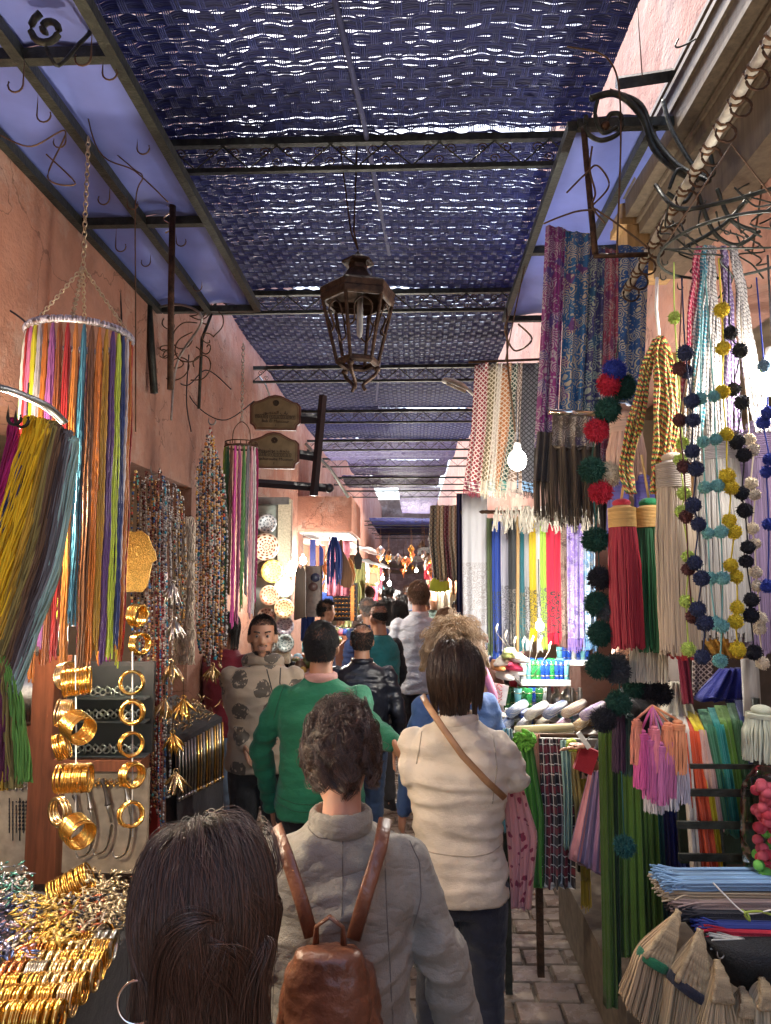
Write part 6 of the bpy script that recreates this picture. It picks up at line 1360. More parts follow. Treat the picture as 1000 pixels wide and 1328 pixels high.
def glass(label, c, x, y, z, h, r, group):
    m = bpy.data.materials.get('g_' + c)
    if not m:
        col = {'green': (.05, .45, .12), 'blue': (.03, .12, .65), 'aqua': (.25, .65, .7), 'clear': (.75, .8, .8), 'dark green': (.05, .25, .08)}[c]
        m, t, b = nodes('g_' + c); b.inputs['Base Color'].default_value = (*col, 1); b.inputs['Roughness'].default_value = .06; b.inputs['Transmission Weight'].default_value = .65; b.inputs['IOR'].default_value = 1.35
    root = thing('tea_glass', label, 'glass', (x, y, z), group)
    mb = MB(); mb.lathe([(.001, 0), (r * .8, 0), (r * .85, h * .05), (r * .78, h * .5), (r, h), (r * .93, h), (r * .70, h * .5), (r * .7, h * .1), (.001, h * .08)], (x, y, z), 14); mb.build('tumbler', m, root, True)
    mb = MB(); mb.torus((x, y, z + h * .8), r * .93, .0016, 14, 4); mb.torus((x, y, z + h * .3), r * .83, .0016, 14, 4); mb.build('gilt_bands', PALEGOLD, root, True)['kind'] = 'stuff'
cc = ['clear', 'aqua', 'green', 'green', 'blue', 'blue', 'green', 'blue', 'blue', 'aqua']
for k in range(10):
    p = P(679 + k * 6.2, 884, 4.0); glass(f'{cc[k]} glass, {ordw[k]} from the left in the front row of the upper tray', cc[k], p.x, 4.0, z1, .115, .021, 'tea glasses on the stand')
    if k % 2 == 0: glass(f'{cc[9-k]} glass in the rear row of the upper tray, behind the {ordw[k]} front glass', cc[9 - k], p.x + .012, 4.10, z1, .115, .021, 'tea glasses on the stand')
for k in range(8):
    p = P(658 + k * 7, 922, 3.9); c_ = ['dark green', 'dark green', 'aqua', 'dark green', 'green', 'blue', 'dark green', 'clear'][k]; glass(f'{c_} glass, {ordw[k]} from the left on the lower tray', c_, p.x, 3.9 + .05 * (k % 2), z2, .11, .022, 'tea glasses on the stand')
for k in range(7):
    p = P(726 + k * 6, 860, 4.25); c_ = ['aqua', 'blue', 'blue', 'clear', 'blue', 'aqua', 'blue'][k]; glass(f'{c_} glass, {ordw[k]} from the left on the rear tray', c_, p.x, 4.25, z3, .085, .02, 'tea glasses on the stand')
# teapots and boxes under the tray
for i, (px, py) in enumerate(((700, 915), (723, 918), (738, 912), (730, 930))):
    tp = thing('teapot', ['small silver teapot under the upper tray, left', 'silver teapot with a domed lid behind the stand leg', 'silver teapot wrapped in clear film', 'low silver teapot at the front of the lower shelf'][i], 'teapot', P(px, py, 4.1), 'silver teapots'); p = P(px, py, 4.1)
    mb = MB(); mb.lathe([(.02, 0), (.04, .02), (.045, .04), (.03, .07), (.015, .08), (.008, .10), (.002, .11)], p, 14); mb.build('pot', SILVER, tp, True)
    mb = MB(); mb.tube([p + Vector((-.04, 0, .03)), p + Vector((-.07, 0, .06)), p + Vector((-.08, 0, .085))], [.009, .006, .004], 6); mb.build('spout', SILVER, tp, True)
    mb = MB(); mb.tube(smooth([p + Vector((.035, 0, .065)), p + Vector((.07, 0, .06)), p + Vector((.065, 0, .025)), p + Vector((.04, 0, .02))], 12), .004, 6); mb.build('handle', SILVER, tp, True)
# clutter of white shoes / spoons left of the glasses
for i, (px, py, c, lab) in enumerate([(652, 862, (.6, .56, .48), 'cream leather slipper left of the glasses'), (662, 868, (.45, .02, .08), 'crimson slipper left of the glasses'), (655, 880, (.65, .63, .58), 'white slipper below the crimson one'), (672, 858, (.66, .62, .55), 'white slipper at the edge of the upper tray'), (646, 868, (.5, .2, .05), 'orange slipper beside the cream ones'), (668, 874, (.62, .6, .55), 'white slipper leaning on the glasses'), (660, 852, (.3, .35, .1), 'olive green slipper at the back')]):
    p = P(px, py, 3.95); mb = MB(); rot = Matrix.Rotation(R.uniform(-1, 1), 3, 'Z')
    mb.loft([(0, 0, 0, .035, .09), (0, 0, .012, .037, .095), (0, .02, .03, .034, .07), (0, .035, .045, .024, .045)], 14); mb.v = [v_ @ np.array(rot).T + A(*p) for v_ in mb.v]
    tag(mb.build('slipper', cols(c, 'slip'), None, True), lab, 'slipper', 'slippers beside the glasses')
for i in range(7):
    a = P(668 + i * 4, 852 + i * 4, 3.9); b_ = a + Vector((-.10 + .03 * i, -.03, .12 + R.uniform(-.03, .03))); mb = MB(); mb.tube([a, b_, b_ + Vector((0, 0, .02)), b_ + Vector((.01, 0, .045))], [.004, .004, .012, .004], 6, flat=.5)
    tag(mb.build('spoon', mat('citrus_wood_pale', (.66, .60, .48), .5), None, True), f'pale wooden spoon in the fan left of the glasses, {ordw[i]} from the left', 'spoon', 'fan of pale spoons')
wire('price_sign', 'small white price card with red writing at the left of the lower tray', 'card', [P(640, 884, 3.8), P(655, 884, 3.8)], .001, WHITE) if 0 else None
mb = MB(); mb.box(P(647, 900, 3.8), (.085, .006, .10), Matrix.Rotation(.2, 3, 'Y')); pc = tag(mb.build('price_card', WHITE, None), 'small white price card with red scribbled writing left of the lower tray', 'card')
mb = MB()
for k in range(5): mb.tube(smooth([P(641 + j * 2.6, 889 + k * 5 + 2.5 * math.sin(j * 2 + k), 3.79) for j in range(5)], 16), .0016, 4)
mb.build('red_writing', mat('red_ink', (.5, .02, .02), .6), pc)
# striped towel roll at left of table
mb = MB(); mb.tube(smooth([P(627, 868, 3.8), P(634, 885, 3.75), P(640, 905, 3.7), P(636, 925, 3.7)], 24), .022, 10); tag(mb.build('striped_roll', pattern('striped_towel', 'stripes', [(.02, .05, .25), (.55, .18, .05), (.45, .05, .2)], 3), None, True, uv=True), 'striped blue and orange cloth roll at the left end of the right stall', 'cloth roll')
# ---- table with folded and rolled textiles
tb = thing('textile_table', 'long white topped table carrying rolled cloths on the right', 'table', (.75, 3.75, 0))
mb = MB(); a, b_ = P(640, 952, 3.55), P(800, 952, 3.55); mb.box(((a.x + b_.x) / 2, 3.85, a.z - .02), (b_.x - a.x, .75, .03)); mb.build('table_top', mat('white_table', (.42, .40, .37), .5), tb)
for x in (a.x + .05, b_.x - .05):
    for y in (3.52, 4.18): mb = MB(); mb.box((x, y, (a.z - .035) / 2), (.03, .03, a.z - .04)); mb.build('leg', DARKIRON, tb)
zt = a.z
tc = [tuple(x * .42 for x in q) for q in [(.25, .40, .75), (.65, .65, .72), (.85, .70, .45), (.60, .30, .55), (.85, .50, .12), (.35, .50, .80), (.80, .75, .68), (.12, .22, .60), (.80, .55, .35), (.50, .32, .70)]]
for i in range(10):
    x0, x1 = 652 + (i % 5) * 24 + (i // 5) * 10, 668 + (i % 5) * 25 + (i // 5) * 14; Y = 3.56 + .03 * (i % 3); a, b_ = P(x0, 940, Y), P(x1, 938, Y + .3); a.z = b_.z = zt + .03 + .055 * (i // 5)
    mb = MB(); mb.tube([a, a.lerp(b_, .5), b_], [.024, .027, .024], 12)
    tag(mb.build('rolled_cloth', pattern('roll_%d' % i, 'stripes', [tc[i], tuple(x * .6 for x in tc[i]), (.6, .56, .5)], 2), None, True, uv=True), f'rolled {["blue grey","silver","cream","mauve","ochre","pale blue","white","slate blue","beige","lilac"][i]} towel on the white topped table, {"front" if i < 5 else "rear"} layer', 'rolled cloth', 'rolled cloths on the white topped table')
mb = MB(); q = P(700, 945, 3.5); mb.tube([P(668, 948, 3.45), P(700, 946, 3.45), P(742, 944, 3.5)], .022, 12); tag(mb.build('rolled_cloth', pattern('ochre_roll', 'stripes', [(.55, .48, .22), (.6, .55, .4), (.5, .4, .15)], 2), None, True, uv=True), 'long cream and yellow cloth roll lying at the front edge above the hanging scarves', 'rolled cloth')
# ---- scarves hanging from the table front
wire('scarf_rail', 'thin rail along the table front carrying the hanging scarves', 'rail', [P(648, 952, 3.42), P(780, 955, 3.42)], .010, WIRE)
hs = [(652, 664, 650, 672, 945, 1075, [(.10, .28, .34), (.45, .45, .42), (.05, .2, .28)], 'stripes', 'turquoise and grey knitted scarf at the left end of the table front'), (664, 672, 664, 676, 958, 1160, [(.05, .04, .03)] * 3, None, 'dark brown scarf behind the leaf green one'),
      (670, 690, 672, 706, 960, 1150, [(.05, .20, .02)] * 3, None, 'leaf green scarf with a knotted bunch at its top'), (690, 700, 694, 702, 952, 1040, [(.55, .26, .16)] * 3, None, 'salmon pink scarf tip between the green and the plaid one'),
      (699, 734, 702, 745, 958, 1148, [(.02, .012, .015), (.60, .56, .52), (.14, .012, .025)], 'plaid', 'black and burgundy plaid scarf with white lines'), (726, 740, 730, 742, 960, 1100, [(.25, .38, .34)] * 3, None, 'sage green scarf behind the plaid one'),
      (738, 747, 742, 756, 965, 1110, [(.55, .40, .12)] * 3, None, 'mustard yellow scarf right of the plaid one')]
for i, (x0, x1, b0, b1, y0, y1, c, kd, lab) in enumerate(hs):
    Yd = 3.40 - .03 * (i % 3)
    drape('scarf', lab, 'scarf', [(P(x0, y0, Yd), P(x1, y0, Yd)), (P(b0, (y0 + y1) / 2, Yd - .03), P(b1, (y0 + y1) / 2, Yd - .03)), (P(b0, y1, Yd - .02), P(b1, y1, Yd - .02))], pattern('hs_%d' % i, kd, c, 1.3) if kd else cols(c[0], 'hs'), 4 if x1 - x0 > 15 else 2.5, .020, .012, group='scarves hanging from the table front', seed=60 + i)
for (px, py, c, lab) in ((680, 960, (.10, .30, .03), 'knotted green rosette at the top of the leaf green scarf'), (741, 966, (.30, .38, .05), 'small olive knot above the mustard scarf')):
    S = []
    p0 = P(px, py, 3.33)
    for k in range(90):
        a = R.uniform(0, 6.28); r_ = R.uniform(.01, .045 if px < 700 else .022); S.append([p0 + Vector((r_ * .3 * math.cos(a), 0, r_ * .3 * math.sin(a))), p0 + Vector((r_ * math.cos(a), -.025, r_ * math.sin(a))), p0 + Vector((r_ * 1.05 * math.cos(a + .4), .01, r_ * 1.05 * math.sin(a + .4)))])
    tag(strands('scarf_knot', S, .006, yarn('knot_%d' % px, c, .85)), lab, 'knot')
drape('scarf', 'yellow fringed scarf hanging low beside the lilac bundle', 'scarf', [(P(748, 1010, 3.42), P(762, 1010, 3.42)), (P(753, 1140, 3.42), P(765, 1140, 3.42))], cols((.50, .36, .04), 'yl'), 2, .012, .012, fringe=yarn('yellow_fringe', (.5, .36, .04)), fr_len=.12, fr_n=40, seed=71)
drape('shawl', 'sheer lilac and pink shawl gathered in a bundle beside the stall keeper', 'scarf', [(P(764, 1000, 3.2), P(786, 1000, 3.2)), (P(752, 1050, 3.2), P(788, 1060, 3.2)), (P(738, 1112, 3.2), P(786, 1138, 3.2))], pattern('lilac_stripe', 'stripes', [(.42, .20, .34), (.20, .25, .45), (.55, .22, .25)], 1.2), 4, .022, .012, seed=72)
mb = MB(); c = P(760, 985, 3.12); mb.box(c, (.075, .03, .10), Matrix.Rotation(.35, 3, 'Y')); o = tag(mb.build('red_pouch', cols((.35, .01, .025), 'rp'), None), 'dark red cloth pouch held by the stall keeper', 'pouch')
mb = MB(); mb.box(P(757, 960, 3.08), (.02, .008, .075), Matrix.Rotation(-.6, 3, 'Y')); tag(mb.build('paper_slip', WHITE, None), 'white slip of paper in the stall keeper hand', 'paper')
wire('watch_band', 'black cord bracelet on the stall keeper wrist', 'bracelet', [P(770, 965, 3.2) + Vector((.03 * math.cos(a), .01, .03 * math.sin(a))) for a in np.linspace(0, 6.2, 16)], .003, BLACKCLOTH)
mb = MB(); mb.box((P(700, 1190, 3.5)).to_tuple(), (.03, .03, .50)); tag(mb.build('rack_leg', IRON, None), 'rusty iron leg standing on the pavers under the hanging scarves', 'leg')
mb = MB(); q = P(775, 1150, 3.35); mb.box((q.x + .45, 3.6, .15), (.9, 1.3, .30)); tag(mb.build('stall_plinth', mat('worn_plinth', (.20, .16, .12), .9), None), 'low worn plinth under the right stall', 'plinth')
# ---- green cloths at the corner and coloured scarves on the black rack
cs_ = [(776, 792, 784, 800, 935, 1305, (.07, .14, .015), 'olive green cloth length, leftmost at the stall corner'), (789, 800, 797, 806, 930, 1290, (.02, .06, .02), 'bottle green cloth length second from the corner'), (797, 826, 800, 838, 960, 1240, (.075, .17, .02), 'wide grass green cloth length'), (822, 842, 834, 852, 985, 1235, (.06, .14, .018), 'grass green cloth length right of the wide one'),
       (838, 850, 848, 860, 1000, 1225, (.08, .18, .02), 'lighter green cloth length below the pink tassels'), (847, 858, 858, 868, 1010, 1215, (.008, .10, .10), 'dark teal cloth length next to the blue ones'), (855, 866, 866, 876, 1015, 1205, (.015, .02, .10), 'navy cloth length right of the teal one'), (864, 878, 874, 886, 1020, 1190, (.02, .035, .24), 'cobalt blue cloth length'),
       (876, 888, 886, 898, 1020, 1180, (.025, .05, .28), 'royal blue cloth length beside the white one')]
for i, (x0, x1, b0, b1, y0, y1, c, lab) in enumerate(cs_):
    Yd = 2.72 + .012 * i
    drape('cloth_length', lab, 'cloth', [(P(x0, y0, Yd), P(x1, y0, Yd)), (P((x0 + b0) / 2, (y0 + y1) / 2, Yd), P((x1 + b1) / 2, (y0 + y1) / 2, Yd)), (P(b0, y1, Yd), P(b1, y1, Yd))], cols(c, 'gc'), 1.6 if x1 - x0 < 20 else 3, .014, .014, group='cloth lengths at the corner of the stall', seed=80 + i)
rk = [(876, 888, 900, 912, 925, 1175, (.58, .52, .46), 'white scarf on the black rack beside the vermilion one'), (874, 893, 912, 926, 928, 1165, (.60, .07, .015), 'vermilion scarf on the black rack'), (880, 896, 922, 936, 926, 1165, (.62, .075, .02), 'second vermilion scarf, right fold'), (888, 902, 934, 942, 922, 1150, (.65, .50, .01), 'lemon yellow scarf on the black rack'),
      (898, 910, 924, 940, 925, 1080, (.60, .38, .33), 'blush pink scarf on the black rack'), (904, 920, 938, 950, 920, 1080, (.05, .20, .10), 'jade green scarf on the black rack'), (918, 930, 948, 962, 918, 1085, (.01, .22, .20), 'turquoise scarf on the black rack'), (926, 944, 958, 974, 915, 1075, (.08, .19, .02), 'moss green scarf on the black rack'),
      (942, 956, 970, 980, 912, 1070, (.02, .09, .03), 'forest green scarf on the black rack'), (952, 968, 976, 984, 908, 1060, (.012, .025, .13), 'navy scarf at the right end of the black rack')]
bk = thing('scarf_rack', 'black steel rack with four cross bars holding the coloured scarves', 'rack', P(925, 1150, 2.5))
for i, (y, x0, x1) in enumerate(((995, 895, 980), (1029, 888, 972), (1071, 878, 975), (1113, 880, 970))):
    mb = MB(); a, b_ = P(x0, y, 2.42), P(x1, y - 2, 2.42); mb.box((a + b_) / 2, ((b_ - a).length, .012, .022 if i else .014)); mb.build('cross_bar', DARKIRON, bk)
mb = MB(); mb.tube([P(935, 1071, 2.43), P(942, 1145, 2.43)], .005, 6); mb.tube([P(980, 905, 2.45), P(985, 1160, 2.45)], .012, 6); mb.build('upright', DARKIRON, bk)
mb = MB(); mb.box((P(930, 1040, 2.75)).to_tuple(), (.28, .02, .42)); mb.build('rack_back', cloth('dark_green_back', (.008, .03, .022)), bk)
for i, (x0, x1, b0, b1, y0, y1, c, lab) in enumerate(rk):
    Yd = 2.50 + .006 * (i % 2)
    m0, m1 = P((x0 * .4 + b0 * .6), (y0 + y1) / 2, Yd - .03), P((x1 * .4 + b1 * .6), (y0 + y1) / 2, Yd - .03)
    drape('scarf', lab, 'scarf', [(P(x0, y0, Yd + .15), P(x1, y0, Yd + .15)), (P(x0 * .75 + b0 * .25, y0 + 22, Yd), P(x1 * .75 + b1 * .25, y0 + 22, Yd)), (m0, m1), (P(b0, y1, Yd), P(b1, y1, Yd))], cols(c, 'rk'), 1.4, .007, .012, group='scarves on the black rack', seed=100 + i)
wire('post', 'weathered grey wooden post right of the coloured scarves', 'post', [P(972, 855, 2.5), P(980, 1000, 2.5)], .028, wood('grey_wood', (.22, .19, .17)), n=8)
drape('cloth', 'cream cloth heaped above the black rack', 'cloth', [(P(868, 885, 2.7), P(888, 884, 2.7)), (P(856, 925, 2.65), P(905, 930, 2.65))], cols((.55, .52, .42), 'cr'), 4, .02, .03, seed=120)
drape('cloth', 'royal blue cloth heap above the right end of the rack', 'cloth', [(P(935, 868, 2.8), P(965, 866, 2.8)), (P(905, 905, 2.75), P(975, 910, 2.75))], cols((.012, .025, .30), 'rb'), 4, .03, .04, seed=121)
drape('cloth', 'white and black geometric woven bag hanging behind the beige tassel', 'bag', [(P(898, 850, 2.9), P(924, 850, 2.9)), (P(897, 905, 2.9), P(925, 905, 2.9))], pattern('geo', 'keffiyeh', [(.05, .03, .04), (.50, .42, .40), (.14, .02, .05)], 1.6), 1, .006, .03, seed=122)
drape('cloth', 'dark crimson cloth strip beside the woven bag', 'cloth', [(P(878, 845, 2.6), P(892, 845, 2.6)), (P(886, 912, 2.6), P(900, 912, 2.6))], cols((.22, .008, .04), 'cs'), 2, .01, .012, seed=123)
drape('cloth', 'gold braided shawl behind the lowest yellow pompom', 'cloth', [(P(905, 820, 2.7), P(970, 815, 2.7)), (P(925, 850, 2.7), P(965, 855, 2.7))], mat('gold_braid', (.62, .36, .08), .35, .6, .4, 90, .5, 200), 5, .012, .012, seed=124)
tassel('pale green white tassel at the right edge below the blue pompoms', 988, 925, 985, 42, 2.3, (.52, .54, .42), None, headh=.1, n=140)
# clear bag of pompoms at the right edge
pb = thing('pompom_bag', 'clear plastic bag full of pink and green pompoms at the right edge', 'bag', P(990, 1150, 2.2))
for k in range(90):
    p = P(R.uniform(980, 1018), R.uniform(1015, 1145), 2.25 + R.uniform(-.04, .06)); c = 'red' if p.z > 1.12 else R.choice(['lime', 'red', 'lime'])
    mb = MB(); mb.ball(p, (.017, .016, .015), 8, 6); mb.build('pompom', mat('bag_pink', (.62, .10, .14), .9) if R.random() < .6 and p.z > 1.06 else mat('bag_' + c, {'red': (.55, .05, .08), 'lime': (.15, .45, .08)}[c], .9), pb, True)
mb = MB(); c = P(998, 1075, 2.26); mb.loft([(c.x, c.y, c.z + z, rx, ry) for z, rx, ry in ((-.19, .03, .04), (-.15, .07, .08), (0, .075, .09), (.12, .065, .08), (.17, .03, .04))], 20)
build_remesh('plastic', mb, glassm('clear_plastic', (.93, .95, .95), .12), pb, .008, 2, foldfn(.004, (16, 16, 16), 3))
# ---- stacks of straw mats / brushes at lower right
st = [((872, 1150), (1010, 1150), 2.15, (.20, .34, .52), 'bundle of pale blue reed placemats on top of the lower right stack'), ((870, 1162), (1010, 1164), 2.15, (.42, .33, .22), 'bundle of natural straw placemats under the blue ones'), ((885, 1176), (1010, 1176), 2.13, (.30, .22, .20), 'bundle of mauve brown reed placemats'),
      ((890, 1188), (1010, 1190), 2.11, (.02, .022, .03), 'bundle of black reed placemats'), ((915, 1205), (1010, 1207), 2.08, (.02, .04, .22), 'bundle of navy blue reed placemats'), ((925, 1214), (1010, 1217), 2.06, (.42, .015, .04), 'bundle of red reed placemats'), ((935, 1224), (1010, 1228), 2.04, (.45, .45, .40), 'bundle of white reed placemats above the black basket')]
for (a0, b0, Y, c, lab) in st:
    a, b_ = P(*a0, Y), P(*b0, Y); root = thing('placemat_bundle', lab, 'placemats', a.lerp(b_, .5), 'reed placemats stacked at the lower right')
    S = []
    for k in range(240):
        y = Y + R.uniform(0, .11); z = R.uniform(-.011, .011); sp = R.uniform(-.01, .02); e_ = R.uniform(-.03, .01)
        p0 = Vector((a.x + e_, y + R.uniform(-.02, .02), a.z + z + R.uniform(-.012, .012))); S.append([p0, Vector((a.x + .05, y, a.z + z)), Vector(((a.x + b_.x) / 2, y, (a.z + b_.z) / 2 + z)), Vector((b_.x, y, b_.z + z))])
    strands('reeds', S, .0022, yarn('mat_' + lab[10:20].replace(' ', '_'), c, .7, .35), root)['kind'] = 'stuff'
    mb = MB(); mb.box((Vector((a.x + .03, Y + .055, a.z)) + Vector((b_.x, Y + .055, b_.z))) / 2, (b_.x - a.x - .03, .11, .016)); mb.build('core', cols(tuple(x * .7 for x in c), 'mc'), root)
wire('twine', 'white string tied across the placemat bundles', 'string', smooth([P(925, 1145, 2.1), P(960, 1180, 2.05), P(975, 1185, 2.05), P(1000, 1180, 2.05)], 20), .0022, WHITE)
wire('twine', 'lime green string knotted on the black placemats', 'string', smooth([P(962, 1180, 2.06), P(970, 1186, 2.04), P(972, 1194, 2.04), P(966, 1184, 2.04), P(985, 1182, 2.05), P(1000, 1186, 2.05)], 30), .0032, mat('lime_string', (.40, .50, .08), .7))
mb = MB(); q = P(975, 1258, 2.0); mb.loft([(q.x + .06, q.y + .12, q.z - .07, .09, .10), (q.x + .05, q.y + .12, q.z, .12, .13), (q.x + .04, q.y + .12, q.z + .055, .155, .15)], 24, 2.6); tag(mb.build('basket', mat('black_basket', (.018, .02, .022), .6, 0, .3, 60, .6, 160), None, True), 'black woven basket under the white placemats', 'basket')
# ---- raffia brush tassels
def raffia(label, top, mid, bot0, bot1, Y, c, band=None, n=420):
    root = thing('raffia_brush', label, 'raffia brush', P((bot0[0] + bot1[0]) / 2, bot0[1], Y), 'raffia brushes hanging at the lower right')
    S = []; T = P(*top, Y); 
    ml, mr = P(*mid[0], Y), P(*mid[1], Y); bl_, br_ = P(*bot0, Y), P(*bot1, Y); lim = np.linspace(0, 1, 9)
    for k in range(n):
        u = R.random(); d_ = R.uniform(-.035, .035); m_ = ml.lerp(mr, u) + Vector((0, d_ * .8, 0)); b_ = bl_.lerp(br_, u) + Vector((0, d_ * 1.3, R.uniform(-.012, .012)))
        bulge = 1 + .15 * math.sin(u * 18)
        S.append(smooth([T + Vector((R.uniform(-.006, .006), 0, 0)), T.lerp(m_, .5) + Vector((0, d_ * .3, 0)), m_, m_.lerp(b_, .5), b_], 10))
    strands('raffia', S, .0016, yarn('raffia_%d' % int(c[0] * 100), c, .75, .35), root)
    for k in range(7):   # plaited cords above the band
        u = (k + .5) / 7; q = smooth([T, T.lerp(ml.lerp(mr, u), .5) + Vector((0, -.03, .01)), ml.lerp(mr, u) + Vector((0, -.035, 0))], 14)
        mb = MB(); mb.tube(q, .008 + .0015 * np.cos(np.arange(14) * 2.2), 7); mb.build('plaited_cord', mat('raffia_cord', (.42, .32, .19), .85, 0, .35, 60, .6, 200), root, True)
    if band:
        mb = MB(); mb.tube(smooth([ml + Vector((-.002, .0, 0)), ml.lerp(mr, .12) + Vector((0, -.035, 0)), ml.lerp(mr, .5) + Vector((0, -.045, 0)), mr.lerp(ml, .12) + Vector((0, -.035, 0)), mr + Vector((.002, 0, 0))], 14), .013, 12, flat=.35, ref=(0, 1, 0))
        mb.build('band', cols(band, 'rb'), root, True)
    return root
raffia('raffia brush with a bright green band, leftmost at the lower right', (880, 1182), ((829, 1232), (864, 1252)), (806, 1292), (846, 1335), 2.1, (.40, .28, .16), (.01, .14, .06))
raffia('raffia brush with a black band beside the green banded one', (908, 1206), ((868, 1262), (916, 1294)), (850, 1345), (905, 1350), 2.05, (.42, .31, .18), (.012, .014, .03))
raffia('plain raffia brush hanging from a small steel hook', (930, 1246), ((916, 1290), (944, 1292)), (898, 1350), (958, 1352), 2.0, (.46, .35, .21))
raffia('raffia brush partly cut by the lower edge, right of the hooked one', (962, 1282), ((952, 1310), (972, 1310)), (945, 1360), (985, 1360), 2.0, (.42, .31, .18))
raffia('pale raffia brush at the lower right corner', (988, 1270), ((975, 1300), (1004, 1300)), (970, 1360), (1012, 1360), 1.98, (.50, .42, .28))
wire('hook', 'small steel hook above the plain raffia brush', 'hook', hookpts(P(930, 1228, 2.0), .02, .008), .002, STEEL)
mb = MB(); q = P(940, 1300, 2.4); mb.box((q.x, q.y, .30), (.5, .04, .56)); tag(mb.build('dark_board', mat('dark_stall_board', (.05, .03, .025), .8), None), 'dark board behind the raffia brushes', 'board')
# ================================================================ MIDDLE: lantern, signs, street lamp, far shops
LB = mat('brown_lantern_tin', (.040, .025, .018), .55, .5, .4, 25, .4, 60, c2=(.095, .055, .035))
ln = thing('lantern', 'large brown hexagonal street lantern hanging on two cords from the second truss', 'lantern', P(463, 510, 3.3))
lc = P(464, 400, 3.3); u = 3.3 / 950
def hexl(prof, nm, m=LB, tw_=0.26, caps=False):
    mb = MB(); mb.lathe([(r * u, -(y - 400) * u) for r, y in prof], lc, 6, rot=Matrix.Rotation(tw_, 3, 'Z'), caps=caps); return mb.build(nm, m, ln)
hexl([(1, 320), (5, 326), (22, 335), (22, 338), (13, 340), (12, 347), (14, 350)], 'finial_cap'); hexl([(13, 346), (24, 362), (50, 374), (52, 376), (50, 383), (51, 385), (50, 392), (48, 394), (44, 394)], 'roof')
hexl([(27, 470), (30, 472), (30, 477), (26, 480), (22, 478)], 'bottom_ring')
a6 = [Matrix.Rotation(.26 + k * PI / 3, 3, 'Z') @ Vector((1, 0, 0)) for k in range(6)]
for k in range(6):
    mb = MB(); mb.tube([lc + a6[k] * 47 * u + Vector((0, 0, 6 * u)), lc + a6[k] * 28 * u + Vector((0, 0, -74 * u))], .0085, 5); mb.build('corner_post', LB, ln)
    mb = MB(); A0, A1 = lc + a6[k] * 46 * u, lc + a6[(k + 1) % 6] * 46 * u; B0, B1 = lc + a6[k] * 37 * u + Vector((0, 0, -36 * u)), lc + a6[(k + 1) % 6] * 37 * u + Vector((0, 0, -36 * u))
    mb.tube(smooth([B0, B0.lerp(B1, .22) + Vector((0, 0, 8 * u)), A0.lerp(A1, .25) + Vector((0, 0, -8 * u)), A0.lerp(A1, .5) + Vector((0, 0, 1 * u)), A0.lerp(A1, .75) + Vector((0, 0, -8 * u)), B0.lerp(B1, .78) + Vector((0, 0, 8 * u)), B1], 22), .0045, 5); mb.build('arch', LB, ln, True)
    if k % 2 == 0:
        mb = MB(); mb.tube(smooth([lc + a6[k] * 28 * u + Vector((0, 0, -78 * u)), lc + a6[k] * 24 * u + Vector((0, 0, -90 * u)), lc + a6[k] * 8 * u + Vector((0, 0, -104 * u)), lc + a6[k] * 11 * u + Vector((0, 0, -112 * u))], 14), .0085, 6); mb.ball(lc + a6[k] * 27 * u + Vector((0, 0, -82 * u)), .016, 8, 6); mb.build('scroll_leg', LB, ln, True)
mb = MB(); mb.lathe([(.003, .10), (.013, .095), (.015, .05), (.015, -.05), (.010, -.075), (.001, -.085)], lc + Vector((.01, 0, -.06)), 12); mb.build('bulb', mat('unlit_bulb_glass', (.34, .34, .33), .12, 0, .2), ln, True)
mb = MB(); mb.lathe([(.014, .0), (.016, .05), (.012, .07)], lc + Vector((.01, 0, .03)), 10); mb.build('socket', STEEL, ln, True)
mb = MB(); mb.tube([P(441, 190, 3.22), P(455, 300, 3.3), lc + Vector((0, 0, 82 * u))], .004, 5); mb.tube([P(463, 190, 3.22), P(459, 300, 3.3), lc + Vector((0, 0, 82 * u))], .004, 5); mb.build('cords', IRON, ln, True)
for pl, lab in (([(432, -10), (470, 150), (505, 330)], 'blue painted pole tied under the nearest mats, running towards the lantern'), ([(483, 345), (495, 440), (488, 520)], 'thin pole under the mats behind the lantern')):
    Ys_ = [1.9, 2.9, 4.7] if 'nearest' in lab else [5.1, 7, 8]; pts = []
    for (a, b_), Y in zip(pl, Ys_):
        d = P(a, b_, Y) - cam.location; pts.append(cam.location + d * ((ZM - .03 - EYE) / d.z))
    wire('pole', lab, 'pole', pts, .012, cols((.05, .06, .15), 'bp'), n=6)
